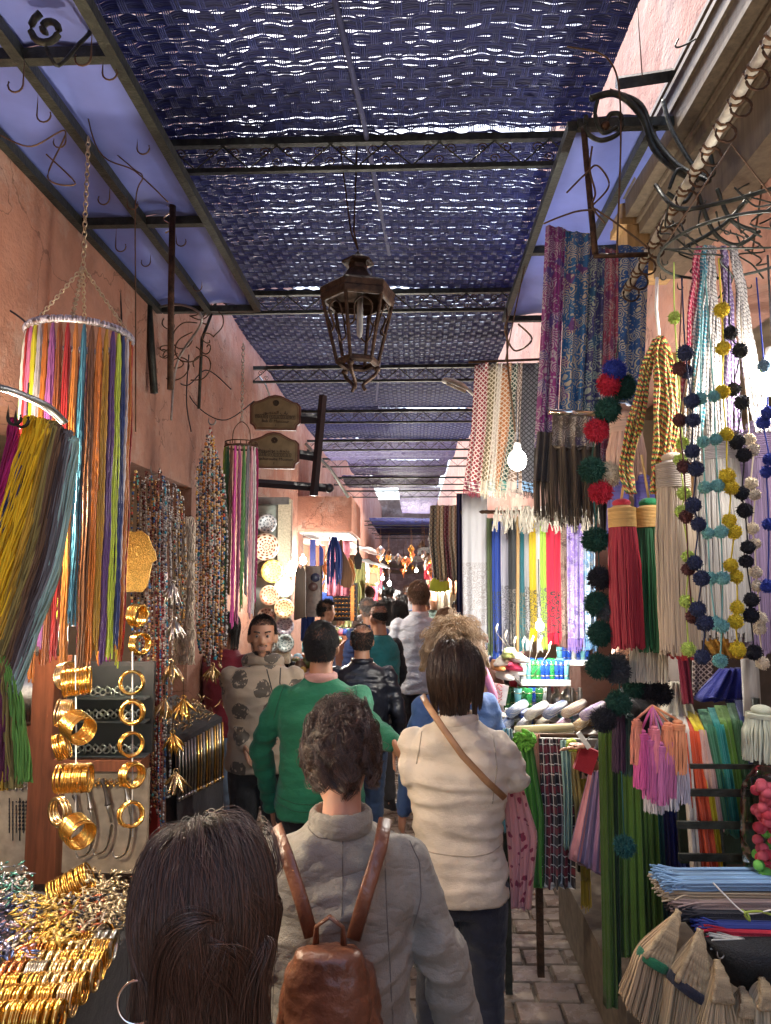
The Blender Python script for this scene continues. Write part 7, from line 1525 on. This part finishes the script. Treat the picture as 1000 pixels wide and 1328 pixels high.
# ---- plaques
PLQ = mat('antique_brass_plaque', (.21, .15, .075), .42, .35, .25, 12); PED = mat('brown_plaque_edge', (.12, .035, .02), .5); INK = mat('plaque_ink', (.03, .018, .012), .7)
def outline(cx, cy, w_, h, Y, k=1.0):
    q = [(-1, -.45), (-.88, -.62), (-.72, -.66), (-.5, -.76), (-.25, -.94), (0, -1), (.25, -.94), (.5, -.76), (.72, -.60), (.88, -.56), (1, -.38), (.98, .55), (.86, .66), (.80, .92), (-.80, .88), (-.88, .66), (-1, .55)]
    return np.array([tuple(P(cx + x * w_ * k, cy + y * h * k, Y)) for x, y in q])
def plaque(label, cx, cy, w_, h, Y, lines):
    root = thing('street_sign', label, 'sign', P(cx, cy + h, Y), 'brass plaques on the black sign post')
    o = outline(cx, cy, w_, h, Y); mb = MB(); mb.grid(np.stack([o, o + A(0, .03, 0)]), True, None, True); mb.build('plate_edge', PED, root)
    o = outline(cx, cy, w_, h, Y - .004, .93); mb = MB(); mb.grid(np.stack([o, o + A(0, .01, 0)]), True, None, True); mb.build('plate', PLQ, root)
    o = outline(cx, cy, w_, h, Y - .008, .88); mb = MB(); mb.tube(np.vstack([o, o[:1]]), .0018, 4); mb.build('border_line', PED, root)
    mb = MB(); c = P(cx + 1, cy - h * .56, Y - .008)
    for r_ in (.020, .013, .006): mb.torus(c, r_, .0022, 20, 4, Matrix.Rotation(PI / 2, 3, 'X'))
    for k in range(8): mb.bar(c + Vector((.006 * math.cos(k * .785), 0, .006 * math.sin(k * .785))), c + Vector((.020 * math.cos(k * .785), 0, .020 * math.sin(k * .785))), .0015)
    mb.build('emblem', INK, root)
    for s_, dy, sz in lines:
        fc = bpy.data.curves.new('lettering', 'FONT'); fc.body = s_; fc.size = sz; fc.align_x = 'CENTER'; fc.extrude = .001; fc.resolution_u = 2
        o = bpy.data.objects.new('t', fc); C.objects.link(o); dg = bpy.context.evaluated_depsgraph_get(); me = bpy.data.meshes.new_from_object(o.evaluated_get(dg)); bpy.data.objects.remove(o)
        me.materials.clear(); me.materials.append(INK); x = bpy.data.objects.new('lettering', me); place(x, root, P(cx, cy + dy, Y - .009)); x.rotation_euler = (PI / 2, .05, 0)
YP = 5.2
plaque('upper brass plaque with a round emblem and lettering on the black sign post', 357, 536, 33, 24, YP, [('\ufead\ufeee\ufebc\ufee8\ufee4\ufedf\ufe8d \ufe8f\ufe8e\ufe91', 1, .036), ('\u2d31\u2d30\u2d31 \u2d4d\u2d4e\u2d4f\u2d5a\u2d53\u2d54', 6, .028), ('Bab El Mansour', 12, .032), ('1', 17, .024)])
plaque('lower brass plaque with a round emblem partly behind the small ring of necklaces', 355, 585, 33, 25, YP - .05, [('\ufec2\ufef3\ufeed\ufeae\ufeb7\ufeee\ufe91 \ufed2\ufea4\ufe98\ufee3', 1, .036), ('\u2d31\u2d53\u2d5b\u2d30\u2d54\u2d53\u2d49\u2d5c', 6, .028), ('Boucharouite Museum', 12, .031), ('2', 17, .024)])
sp = thing('sign_post', 'black square post and arms carrying the two brass plaques', 'sign post', P(411, 642, YP))
def bar3(nm, a, b_, w_, parent, m): mb = MB(); mb.tube([a, b_], w_, 4); return mb.build(nm, m, parent)
PB = mat('black_post', (.012, .012, .018), .45)
bar3('upright', P(419, 513, YP + .02), P(407, 643, YP + .02), .030, sp, PB)
for nm, a, b_, w_ in (('upper_arm', P(388, 541, YP + .05), P(414, 543, YP + .05), .034), ('lower_arm', P(387, 589, YP + .05), P(412, 593, YP + .05), .034), ('wall_arm', P(331, 626, YP + .06), P(426, 633, YP + .06), .030)): bar3(nm, a, b_, w_, sp, PB)
mb = MB(); mb.ball(P(427, 633, YP + .06), .035, 10, 6); mb.build('finial', PB, sp, True)
for i, (pl, lab) in enumerate([([(396, 575), (430, 610), (452, 645)], 'pale slanting metal rod beyond the black sign post'), ([(300, 440), (345, 500), (352, 520)], 'pale rod standing in for the bright sky gap above the terracotta wall')]): wire('rod', lab, 'rod', [P(a, b_, 7.2 if i == 0 else 7) for a, b_ in pl], .016 if i == 0 else .01, mat('pale_rod', (.5, .55, .52), .4, .5))  # second rod stands in for the bright strip of sky beside the wall
sl = thing('street_lamp', 'pale curved street lamp head reaching in from the right behind the keffiyehs', 'street lamp', P(590, 500, 6.0))
mb = MB(); mb.tube(smooth([P(573, 494, 6), P(583, 494, 6), P(600, 501, 6), P(614, 512, 6), P(640, 540, 6)], 22), np.interp(np.linspace(0, 1, 22), [0, .1, .5, .62, 1], [.012, .045, .05, .025, .02]), 12, flat=.5); mb.build('head', mat('lamp_cream', (.55, .55, .50), .4), sl, True)
mb = MB(); mb.tube([P(579, 497, 5.96), P(604, 508, 5.96)], .022, 8, flat=.6); mb.build('lens', mat('lamp_lens', (.38, .37, .3), .2), sl, True)
# ---- first left shop beyond the necklaces: plates
ps = [(347, 679, 13, (.40, .44, .46), 'pale grey blue plate, topmost in the doorway column', (.1, .12, .14)), (345, 709, 18, (.52, .42, .32), 'brown and white daisy patterned plate, second from the top', (.12, .04, .02)), (354, 741, 15, (.60, .50, .16), 'yellow rimmed plate behind the dark oval one', (.4, .3, .05)), (343, 737, 13, (.12, .10, .09), 'dark oval plate in front of the yellow one', (.05, .05, .05)),
      (369, 762, 13, (.48, .50, .42), 'pale green deep plate on the door frame', (.3, .35, .3)), (369, 789, 13, (.50, .36, .20), 'tan plate with a star flower pattern', (.16, .05, .02)), (370, 812, 12, (.30, .27, .30), 'grey mauve patterned plate below the tan one', (.12, .1, .14)), (370, 834, 12, (.32, .36, .34), 'grey green plate with rings, lowest of the column', (.08, .12, .12)),
      (350, 772, 13, (.46, .30, .20), 'brown rimmed plate leaning behind the deep green one', (.2, .05, .02)), (346, 800, 12, (.28, .20, .16), 'dark brown plate half hidden by the pink necklaces', (.1, .05, .03)), (350, 832, 14, (.30, .34, .32), 'wide grey plate behind the hoodie man head', (.1, .1, .1))]
def platem(i, c, c2):
    m, t, b = nodes('plate_glaze_%d' % i); g = t.nodes.new('ShaderNodeTexCoord').outputs['Object']; s_ = t.nodes.new('ShaderNodeSeparateXYZ'); t.links.new(g, s_.inputs[0])
    r_ = mth(t, 'SQRT', mth(t, 'ADD', mth(t, 'MULTIPLY', s_.outputs[0], s_.outputs[0]), mth(t, 'MULTIPLY', s_.outputs[2], s_.outputs[2]))); an = mth(t, 'ARCTAN2', s_.outputs[2], s_.outputs[0])
    f = mth(t, 'GREATER_THAN', mth(t, 'ADD', mth(t, 'SINE', mth(t, 'MULTIPLY', an, 12)), mth(t, 'SINE', mth(t, 'MULTIPLY', r_, 210 + 30 * (i % 3)))), .55)
    t.links.new(mixc(t, f, c, c2), b.inputs['Base Color']); b.inputs['Roughness'].default_value = .25; return m
for i, (px, py, r_, c, lab, c2) in enumerate(ps):
    Y = 6.85 - .03 * (i % 3); p = P(px, py, Y); rr_ = r_ * Y / 950; mb = MB()
    prof = [(.001, .012), (rr_ * .45, .010), (rr_ * .6, .0), (rr_, -.022), (rr_ * .99, -.010), (rr_ * .6, .012), (.001, .022)]
    mb.lathe(prof, p, 28, rot=Matrix.Rotation(-PI / 2, 3, 'X')); o = mb.build('ceramic_plate', platem(i, c, c2), None, True); me = o.data
    dz = p.z - o.location.z; me.transform(Matrix.Translation((0, 0, -dz))); o.location.z += dz; tag(o, lab, 'plate', 'painted ceramic plates on the left')
df = thing('door_frame_stand', 'pale stone door jamb and glazed panel behind the ceramic plates', 'door frame', P(355, 900, 7.0))
rectobj('jamb', 362, 648, 376, 860, 7.0, .10, mat('speckled_stone', (.50, .45, .33), .8, 0, .3, 60), df); rectobj('glazed_panel', 333, 655, 361, 860, 7.05, .03, mat('pale_glazing', (.36, .42, .38), .3), df); rectobj('dark_edge', 361, 655, 363, 860, 6.98, .03, PB, df); rectobj('lintel', 333, 646, 376, 655, 7.0, .14, mat('grey_lintel', (.12, .12, .12), .5), df)
# hanging boards, overhang
oh = thing('overhang', 'terracotta boxed overhang with a louvred underside above the left shops', 'overhang', P(418, 690, 9.6))
a, b_ = P(393, 645, 9.6), P(440, 690, 9.6); mb = MB(); mb.box((LX + .35, 10.3, (a.z + b_.z) / 2), (.72, 1.6, a.z - b_.z)); mb.build('box', PINK, oh)
for k in range(8): mb = MB(); mb.box((LX + .35, 9.62 + k * .19, b_.z - .015), (.66, .12, .02)); mb.build('slat', mat('grey_slat', (.30, .30, .30), .6), oh)
def board(label, outline_, Y, th, m, cat='board', group=None, name='hanging_board'):
    o = np.array([tuple(P(a, b_, Y)) for a, b_ in outline_]); mb = MB(); mb.grid(np.stack([o, o + A(0, th, 0)]), True, None, True); return tag(mb.build(name, m, None), label, cat, group)
WDK = wood('dark_board_wood', (.10, .055, .03)); WTN = wood('tan_board_wood', (.46, .25, .10))
board('long dark wooden board with a knobbed top leaning by the plates', [(383, 742), (386, 734), (390, 738), (392, 733), (396, 742), (396, 800), (381, 805)], 7.6, .04, WDK)
board('large tan wooden paddle shaped board hanging above the left shops', [(441, 700), (444, 700), (445, 714), (453, 730), (458, 745), (456, 762), (446, 762), (435, 755), (434, 730), (440, 715)], 9.0, .03, WTN)
board('second tan paddle board tucked behind the large one', [(452, 722), (457, 728), (461, 745), (458, 758), (452, 758)], 9.15, .03, WTN)
board('dark metal paddle with a thin handle beside the tan boards', [(463, 700), (465, 700), (466, 716), (470, 724), (468, 738), (461, 738), (459, 724), (463, 716)], 9.3, .02, PB)
board('blue painted door leaf in the left row of shops', [(402, 700), (409, 700), (409, 745), (402, 745)], 10.2, .05, mat('cobalt_paint', (.03, .06, .32), .5)); board('second blue door leaf farther along the left shops', [(414, 705), (419, 712), (419, 750), (414, 750)], 11.0, .05, mat('cobalt_paint', (.03, .06, .32), .5))
fr = thing('plate_frame', 'metal framed panel with a blue and a brown oval tray on the left', 'display panel', P(408, 790, 8.4))
rectobj('panel', 397, 734, 417, 800, 8.4, .03, mat('pale_panel', (.42, .36, .32), .5), fr)
for (cx_, cy_, c) in ((409, 749, (.06, .08, .16)), (406, 761, (.20, .13, .12))):
    mb = MB(); mb.ball(P(cx_, cy_, 8.35), (.055, .02, .05), 16, 8); mb.build('tray', mat('tray_%d' % cx_, c, .3), fr, True)
for x in (397, 417): mb = MB(); mb.tube([P(x, 733, 8.38), P(x, 802, 8.38)], .010, 6); mb.build('side_bar', STEEL, fr)
gc = thing('bracelet_case', 'tall black case filled with rows of gold bracelets on the left', 'display case', P(447, 800, 10.2))
rectobj('case', 433, 756, 463, 805, 10.2, .1, BLACKCLOTH, gc)
for r_ in range(8):
    for k in range(6):
        mb = MB(); c = P(436 + k * 4.6, 760 + r_ * 5.6, 10.1); mb.tube([c + Vector((-.018, 0, -.004)), c + Vector((0, -.01, .008)), c + Vector((.018, 0, -.004))], .009, 5); mb.build('gold_bracelet', GOLD, gc, True)
rectobj('orange_post', 455, 760, 459, 805, 10.0, .05, mat('orange_post_paint', (.62, .22, .05), .5), gc)
# ---- far right keffiyehs and bag
fk = [(558, 568, [(.35, .30, .20), (.10, .09, .08), (.3, .25, .2)], 'beige and black keffiyeh, left one of the far pair on the right'), (566, 577, [(.42, .34, .20), (.62, .55, .40), (.3, .25, .15)], 'straw coloured keffiyeh in the far bunch'), (576, 583, [(.22, .03, .07), (.40, .25, .25), (.2, .02, .05)], 'wine red keffiyeh in the far bunch'), (582, 592, [(.45, .40, .28), (.60, .55, .45), (.3, .3, .2)], 'cream keffiyeh at the right of the far bunch')]
for i, (x0, x1, c, lab) in enumerate(fk):
    drape('keffiyeh', lab, 'keffiyeh', [(P(x0, 656, 7.8), P(x1, 655, 7.8)), (P(x0 - 2, 700, 7.8), P(x1 + 1, 700, 7.8)), (P(x0 + 4, 748 + 5 * (i % 2), 7.8), P(x1 + 3, 752, 7.8))], pattern('fk_%d' % i, 'keffiyeh', c, .7), 2, .03, .02, group='far bunch of keffiyehs on the right', seed=200 + i)
drape('cloth', 'navy cloth strip hanging between the far keffiyehs and the white stole', 'cloth', [(P(592, 640, 7.0), P(600, 640, 7.0)), (P(592, 830, 7.0), P(600, 830, 7.0))], cols((.015, .02, .09), 'ns'), 2, .02, .02, seed=210)
mb = MB(); q = P(570, 752, 8.6); mb.loft([(q.x, q.y, q.z + z, rx, .05) for z, rx in ((-.14, .05), (-.12, .12), (-.02, .11), (.06, .05), (.14, .02), (.24, .008))], 14); tag(mb.build('bag', cols((.50, .58, .05), 'yb'), None, True), 'bright yellow green shoulder bag hanging on the right behind the pale shirt man', 'bag')
# ---- awnings and clutter down the alley
for i, (x, Y, w_, z, c, lab) in enumerate([(.65, 11.5, .8, .75, (.10, .075, .07), 'sagging brown cloth awning over the right shops in the middle distance'), (.55, 14.5, .9, .62, (.06, .05, .055), 'dark cloth awning farther down on the right'), (-1.0, 13.2, .8, .78, (.14, .09, .08), 'brown cloth awning over the left shops in the middle distance'), (-.95, 17, .8, .62, (.07, .06, .06), 'dark cloth awning farther down on the left')]):
    p = np.array([[[x + w_ * (k / 8 - .5), Y + 2.2 * j / 8 - 1.1, EYE + z + (.22 if x > 0 else -.22) * (k / 8) - .05 * math.sin(PI * j / 8) + .02 * math.sin(k * 2 + j)] for k in range(9)] for j in range(9)])
    mb = MB(); mb.grid(p); mb.grid((p + A(0, 0, .012))[:, ::-1]); tag(mb.build('cloth_awning', cols(c, 'aw'), None, True), lab, 'awning', 'cloth awnings over the far shops')
cl2 = {'crimson': (.35, .02, .04), 'cobalt': (.02, .06, .28), 'ochre': (.40, .24, .05), 'cream': (.52, .46, .36), 'teal': (.02, .16, .18), 'black': (.015, .015, .018), 'tan': (.28, .15, .08), 'rose': (.45, .14, .20), 'olive': (.12, .13, .04), 'sky blue': (.25, .42, .52), 'white': (.6, .58, .54), 'brown': (.10, .05, .03)}
nmz = list(cl2); k = 0
seenf = {}
def olab(*k_): seenf[k_] = seenf.get(k_, 0) + 1; n = seenf[k_]; return ('' if n == 1 else ordw[n - 1] + ' ') + 'nearest '
for row_ in range(2):
    for sd in (-1, 1):
        Y = 8.9 if sd < 0 else 8.6
        while Y < 27:
            cn = R.choice(nmz); x = (-.92 - R.uniform(0, .35)) if sd < 0 else (.42 + R.uniform(0, .5)); h0 = EYE + (R.uniform(.35, .62) if row_ == 0 else R.uniform(-.15, .12)); kd = R.choice(['scarf', 'bag', 'scarf', 'bundle', 'lamp'])
            if row_ and kd == 'lamp': kd = 'bag'
            grp = 'goods hanging along the far shops'; where = ('upper', 'lower')[row_] + ' row of the ' + ('left' if sd < 0 else 'right') + ' shops'; mt = ['brass', 'silver', 'copper'][k % 3]; od = olab(kd, mt if kd == 'lamp' else cn, row_, sd)
            if kd == 'scarf':
                wd = R.uniform(.14, .30); L = R.uniform(.45, .8)
                drape('hanging_scarf', f'{od}{cn} cloth hanging in the {where}', 'cloth', [((x - wd / 2, Y, h0), (x + wd / 2, Y, h0)), ((x - wd / 2 - .02, Y, h0 - L), (x + wd / 2, Y, h0 - L))], cols(cl2[cn], 'far'), 3, .02, .02, group=grp, seed=300 + k, nu=16)
            elif kd == 'bag':
                s_ = R.uniform(.8, 1.3); root = thing('leather_bag', f'{od}{cn} bag hanging by its strap in the {where}', 'bag', (x, Y, h0 - .4 * s_), grp)
                mb = MB(); mb.loft([(x, Y, h0 - .40 * s_ + z * s_, rx * s_, .06 * s_) for z, rx in ((0, .10), (.02, .14), (.18, .13), (.22, .10))], 12, 3); mb.build('pouch', cols(cl2[cn], 'far'), root, True)
                mb = MB(); mb.tube([(x - .1 * s_, Y, h0 - .2 * s_), (x, Y, h0), (x + .1 * s_, Y, h0 - .2 * s_)], .010, 5); mb.build('strap', cols(cl2[cn], 'far'), root, True)
            elif kd == 'bundle':
                S = []
                for q in range(40):
                    a = R.uniform(0, 6.28); r_ = R.uniform(.02, .09); S.append([(x + r_ * .3 * math.cos(a), Y + r_ * .3 * math.sin(a), h0), (x + r_ * math.cos(a), Y + r_ * math.sin(a), h0 - .2), (x + r_ * math.cos(a), Y + r_ * math.sin(a), h0 - R.uniform(.45, .6))])
                tag(strands('string_bundle', S, .006, yarn('farb_' + cn, cl2[cn])), f'{od}{cn} bundle of strings hanging in the {where}', 'string bundle', grp)
            else:
                root = thing('metal_lamp', f'{od}pierced {mt} lamp hanging in the {where}', 'lamp', (x, Y, h0 - .3), grp); m_l = [GOLD, SILVER, COPPER][k % 3]
                mb = MB(); mb.lathe([(.005, .02), (.02, -.02), (.06, -.06), (.11, -.14), (.09, -.22), (.03, -.28), (.01, -.32)], (x, Y, h0), 10); mb.build('shade', m_l, root, True); mb = MB(); mb.tube([(x, Y, h0), (x, Y, h0 + .3)], .006, 4); mb.build('chain', WIRE, root)
            Y += R.uniform(.35, .9) * (1 + (Y - 9) * .05); k += 1
# things hung right across the alley far down
for i in range(34):
    Y = 13 + 13 * i / 33; x = R.uniform(-1.1, .9); h0 = EYE + R.uniform(.55, .95); cn = R.choice(['black', 'brown', 'cream', 'tan', 'crimson', 'ochre'])
    s_ = R.uniform(.7, 1.5); mb = MB(); mb.tube([(x, Y, h0 + .5), (x, Y, h0)], .004, 4); m_l = R.choice([SILVER, IRON, GOLD, COPPER]); nmx = 'silver' if m_l is SILVER else 'iron' if m_l is IRON else 'brass' if m_l is GOLD else 'copper'
    root = thing('metal_lamp', f'{olab("over", nmx)}small {nmx} lamp hung over the middle of the alley beyond the plaques', 'lamp', (x, Y, h0 - .3), 'lamps hung over the far alley'); mb.build('chain', WIRE, root)
    mb = MB(); mb.lathe([(.005, .02), (.05 * s_, -.03), (.09 * s_, -.10), (.02, -.2 * s_), (.01, -.25 * s_)], (x, Y, h0), 8); mb.build('shade', m_l, root, True)
for i, (x, Y, w_, z) in enumerate([(-.1, 24, 2.2, .95), (.2, 27, 2.2, .75), (-.2, 30, 2.4, .62)]):  # dark sheets added to hide the end wall and dim the distance
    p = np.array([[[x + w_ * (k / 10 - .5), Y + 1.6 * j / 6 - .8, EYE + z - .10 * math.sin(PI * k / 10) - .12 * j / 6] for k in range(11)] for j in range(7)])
    mb = MB(); mb.grid(p); mb.grid((p + A(0, 0, .012))[:, ::-1]); tag(mb.build('cloth_awning', cols((.05, .045, .05), 'aw'), None, True), ['nearest', 'middle', 'farthest'][i] + ' added dark cloth across the whole alley dimming its far end', 'awning', 'added dark cloths across the far alley')
# shelves and counters inside the shops
for i, (X0, Y0, Y1, sd) in enumerate([(LX, 10.0, 12.6, -1), (LX, 13.6, 17.5, -1), (RX, 6.4, 9.8, 1), (RX, 10.6, 14.6, 1), (LX, 7.0, 8.9, -1)]):
    root = thing('shop_counter', ['stocked counter in the second left shop', 'stocked counter in the third left shop', 'stocked counter in the second right shop', 'stocked counter in the third right shop', 'stocked counter in the first left shop past the plates'][i], 'counter', (X0 - sd * .2, (Y0 + Y1) / 2, 0), 'counters of the far shops')
    mb = MB(); mb.box((X0 - sd * .12, (Y0 + Y1) / 2, .45), (.5, Y1 - Y0, .9)); mb.build('counter', WOODR, root)
    mb = MB(); n_ = int((Y1 - Y0) * 26)
    for k in range(n_):
        y = R.uniform(Y0 + .1, Y1 - .1); x = X0 - sd * R.uniform(-.1, .34); r_ = R.uniform(.03, .07); cc_ = cl2[R.choice(nmz)]
        mb.lathe([(.001, 0), (r_ * .7, 0), (r_, r_), (r_ * .6, r_ * 1.8), (.001, r_ * 2)], (x, y, .90), 8, col=cc_)
    mb.build('wares', vcol('wares_paint', .4), root, True, col=True)['kind'] = 'stuff'
# cables and clips along the left wall, extra wires at the right
for i, (pl, lab) in enumerate([([(0, 395), (30, 415), (48, 440)], 'dark cable sagging across the near left wall'), ([(150, 300), (158, 420), (152, 520), (156, 600)], 'thin vertical cable on the left wall beside the white ring'), ([(232, 470), (250, 520), (290, 545), (330, 520)], 'loose cable looping along the left wall to the signs'),
        ([(245, 460), (242, 520), (248, 560)], 'short dangling cable end under the scroll bracket'), ([(205, 470), (240, 500), (268, 480), (300, 505)], 'thin cable strung from bracket to chain on the left wall')]):
    Y = [2.6, 3.6, 4.8, 4.4, 4.6][i]; wire('cable', lab, 'cable', smooth([P(a, b_, Y) for a, b_ in pl], 24), .004, PB, 'cables on the left wall')
for i in range(14):
    a = P(R.uniform(850, 1000), R.uniform(235, 330), R.uniform(2.0, 2.5)); pts = [a + Vector((R.uniform(-.06, .06) + .02 * k, R.uniform(-.03, .03), -.035 * k + R.uniform(-.02, .02))) for k in range(5)]
    wire('wire', f'{ordw[i]} tangled black wire among the iron bands at the right edge', 'wire', smooth(pts, 24), .003, DARKIRON, 'tangled wires at the right edge')
# folded cloths and small things on the table behind the rolled cloths
for i in range(16):
    px = 648 + (i % 8) * 17; Y = 3.75 + .16 * (i // 8); c = P(px, 930, Y); c.z = zt + .012; cn = nmz[(i * 5 + 3) % len(nmz)]; lay = R.randint(2, 4); root = thing('folded_cloth', f'{cn} folded cloth pile on the table, {ordw[i % 8]} from the left, {["front", "rear"][i // 8]} row', 'folded cloth', c, 'folded cloths on the table')
    for q in range(lay):
        mb = MB(); mb.loft([(c.x, c.y, c.z + .016 * q + z, .034 * s_, .05 * s_) for z, s_ in ((0, .9), (.004, 1), (.011, 1), (.015, .9))], 16, 5); mb.build('fold', cols(cl2[cn] if q % 2 == 0 else tuple(min(1, x * .6 + .15) for x in cl2[cn]), 'fold'), root, True)
# ---- lit bulbs; those over the jewellery table and glass tray are added fill
def bulb(label, p, r, power, col=(1, .78, .5), shape='globe', es=30):
    root = thing('light_bulb', label, 'lamp', p)
    mb = MB(); mb.ball(p, (r, r, r * (1.15 if shape == 'globe' else .9)), 14, 10)
    mb.build('bulb', mat('lit_bulb_%d' % int(es), (.9, .9, .9), .4, emit=col, es=es), root, True)
    mb = MB(); mb.lathe([(.4 * r, r * .8), (.45 * r, r * 1.3), (.38 * r, r * 1.9), (.05 * r, r * 2.0)], p, 12); mb.build('socket', WHITE, root, True)
    mb = MB(); mb.tube([Vector(p) + Vector((0, 0, r * 1.9)), Vector(p) + Vector((0, 0, .35))], .003, 5); mb.build('flex', BLACKCLOTH, root)
    l = bpy.data.lights.new('bulb_light', 'POINT'); l.energy = power; l.color = col; l.shadow_soft_size = r * 1.2
    o = bpy.data.objects.new('bulb_light', l); C.objects.link(o); o.parent = root; o.location = (0, -r * 1.6, -r * .4)
    return root
COOL = (1, .94, .85); WARM = (1, .80, .56)
bulb('large white bulb glowing in front of the hanging keffiyehs', P(671, 597, 3.50), .044, 8, COOL)
bulb('white bulb at the right edge beside the blue pompoms', P(1004, 490, 2.0), .045, 3.5, COOL)
bulb('warm bulb shining behind the ends of the ring necklaces', P(131, 818, 2.62), .022, 5, WARM, es=30)
bulb('warm bulb inside the left stall above the showcase', P(30, 640, 2.2), .03, 11, WARM)
bulb('added warm fill bulb over the jewellery table beyond the left edge', P(-60, 900, 1.6), .03, 6, WARM)  # added fill lamp, out of view to the left
bulb('added fill bulb over the tray of blue and green glasses', P(700, 812, 3.9), .022, 8, COOL)  # lamp added to brighten the glass stand
for i, (px, py, Y, pw, lab) in enumerate([(377, 739, 6.55, 9, 'bulb left of the round plates shop doorway'), (393, 727, 9.4, 16, 'bulb between the doorway bulb and the hanging paddle board'), (425, 740, 11.5, 34, 'bulb left of the hanging wooden board'), (436, 752, 13, 40, 'bulb right under the hanging wooden board'), (449, 759, 12, 34, 'bulb above the case of gold bracelets'), (625, 745, 7.6, 0, ''), (487, 752, 19, 80, 'left bulb of the distant row'), (496, 750, 20, 80, 'middle bulb of the distant row'), (505, 757, 18, 80, 'right bulb of the distant row'), (566, 745, 9.5, 30, 'bulb behind the yellow bag on the right'), (540, 740, 22, 80, 'faint bulb above the far crowd')]):
    if pw: bulb(lab, P(px, py, Y), .045, pw, COOL, es=25)
# small stocked trays filling the left stall
for i, (x0, y0, x1, y1, c, lab) in enumerate([(0, 1016, 44, 1024, (.5, .42, .3), 'row of silver pendants pinned along the left beige panel'), (80, 1012, 184, 1016, (.5, .4, .2), 'row of small gold charms pinned along the beige dagger panel')]):
    root = thing('charm_row', lab, 'charms', P((x0 + x1) / 2, y1, 2.73))
    for k in range(int((x1 - x0) / 4)):
        c_ = P(x0 + k * 4, y0 + 3 * (k % 2), 2.73); mb = MB(); mb.torus(c_, .006, .0015, 10, 4, Matrix.Rotation(PI / 2, 3, 'X')); mb.ball(c_ - Vector((0, 0, .012)), .006, 6, 4); mb.build('charm', SILVER if i == 0 else GOLD, root, True)
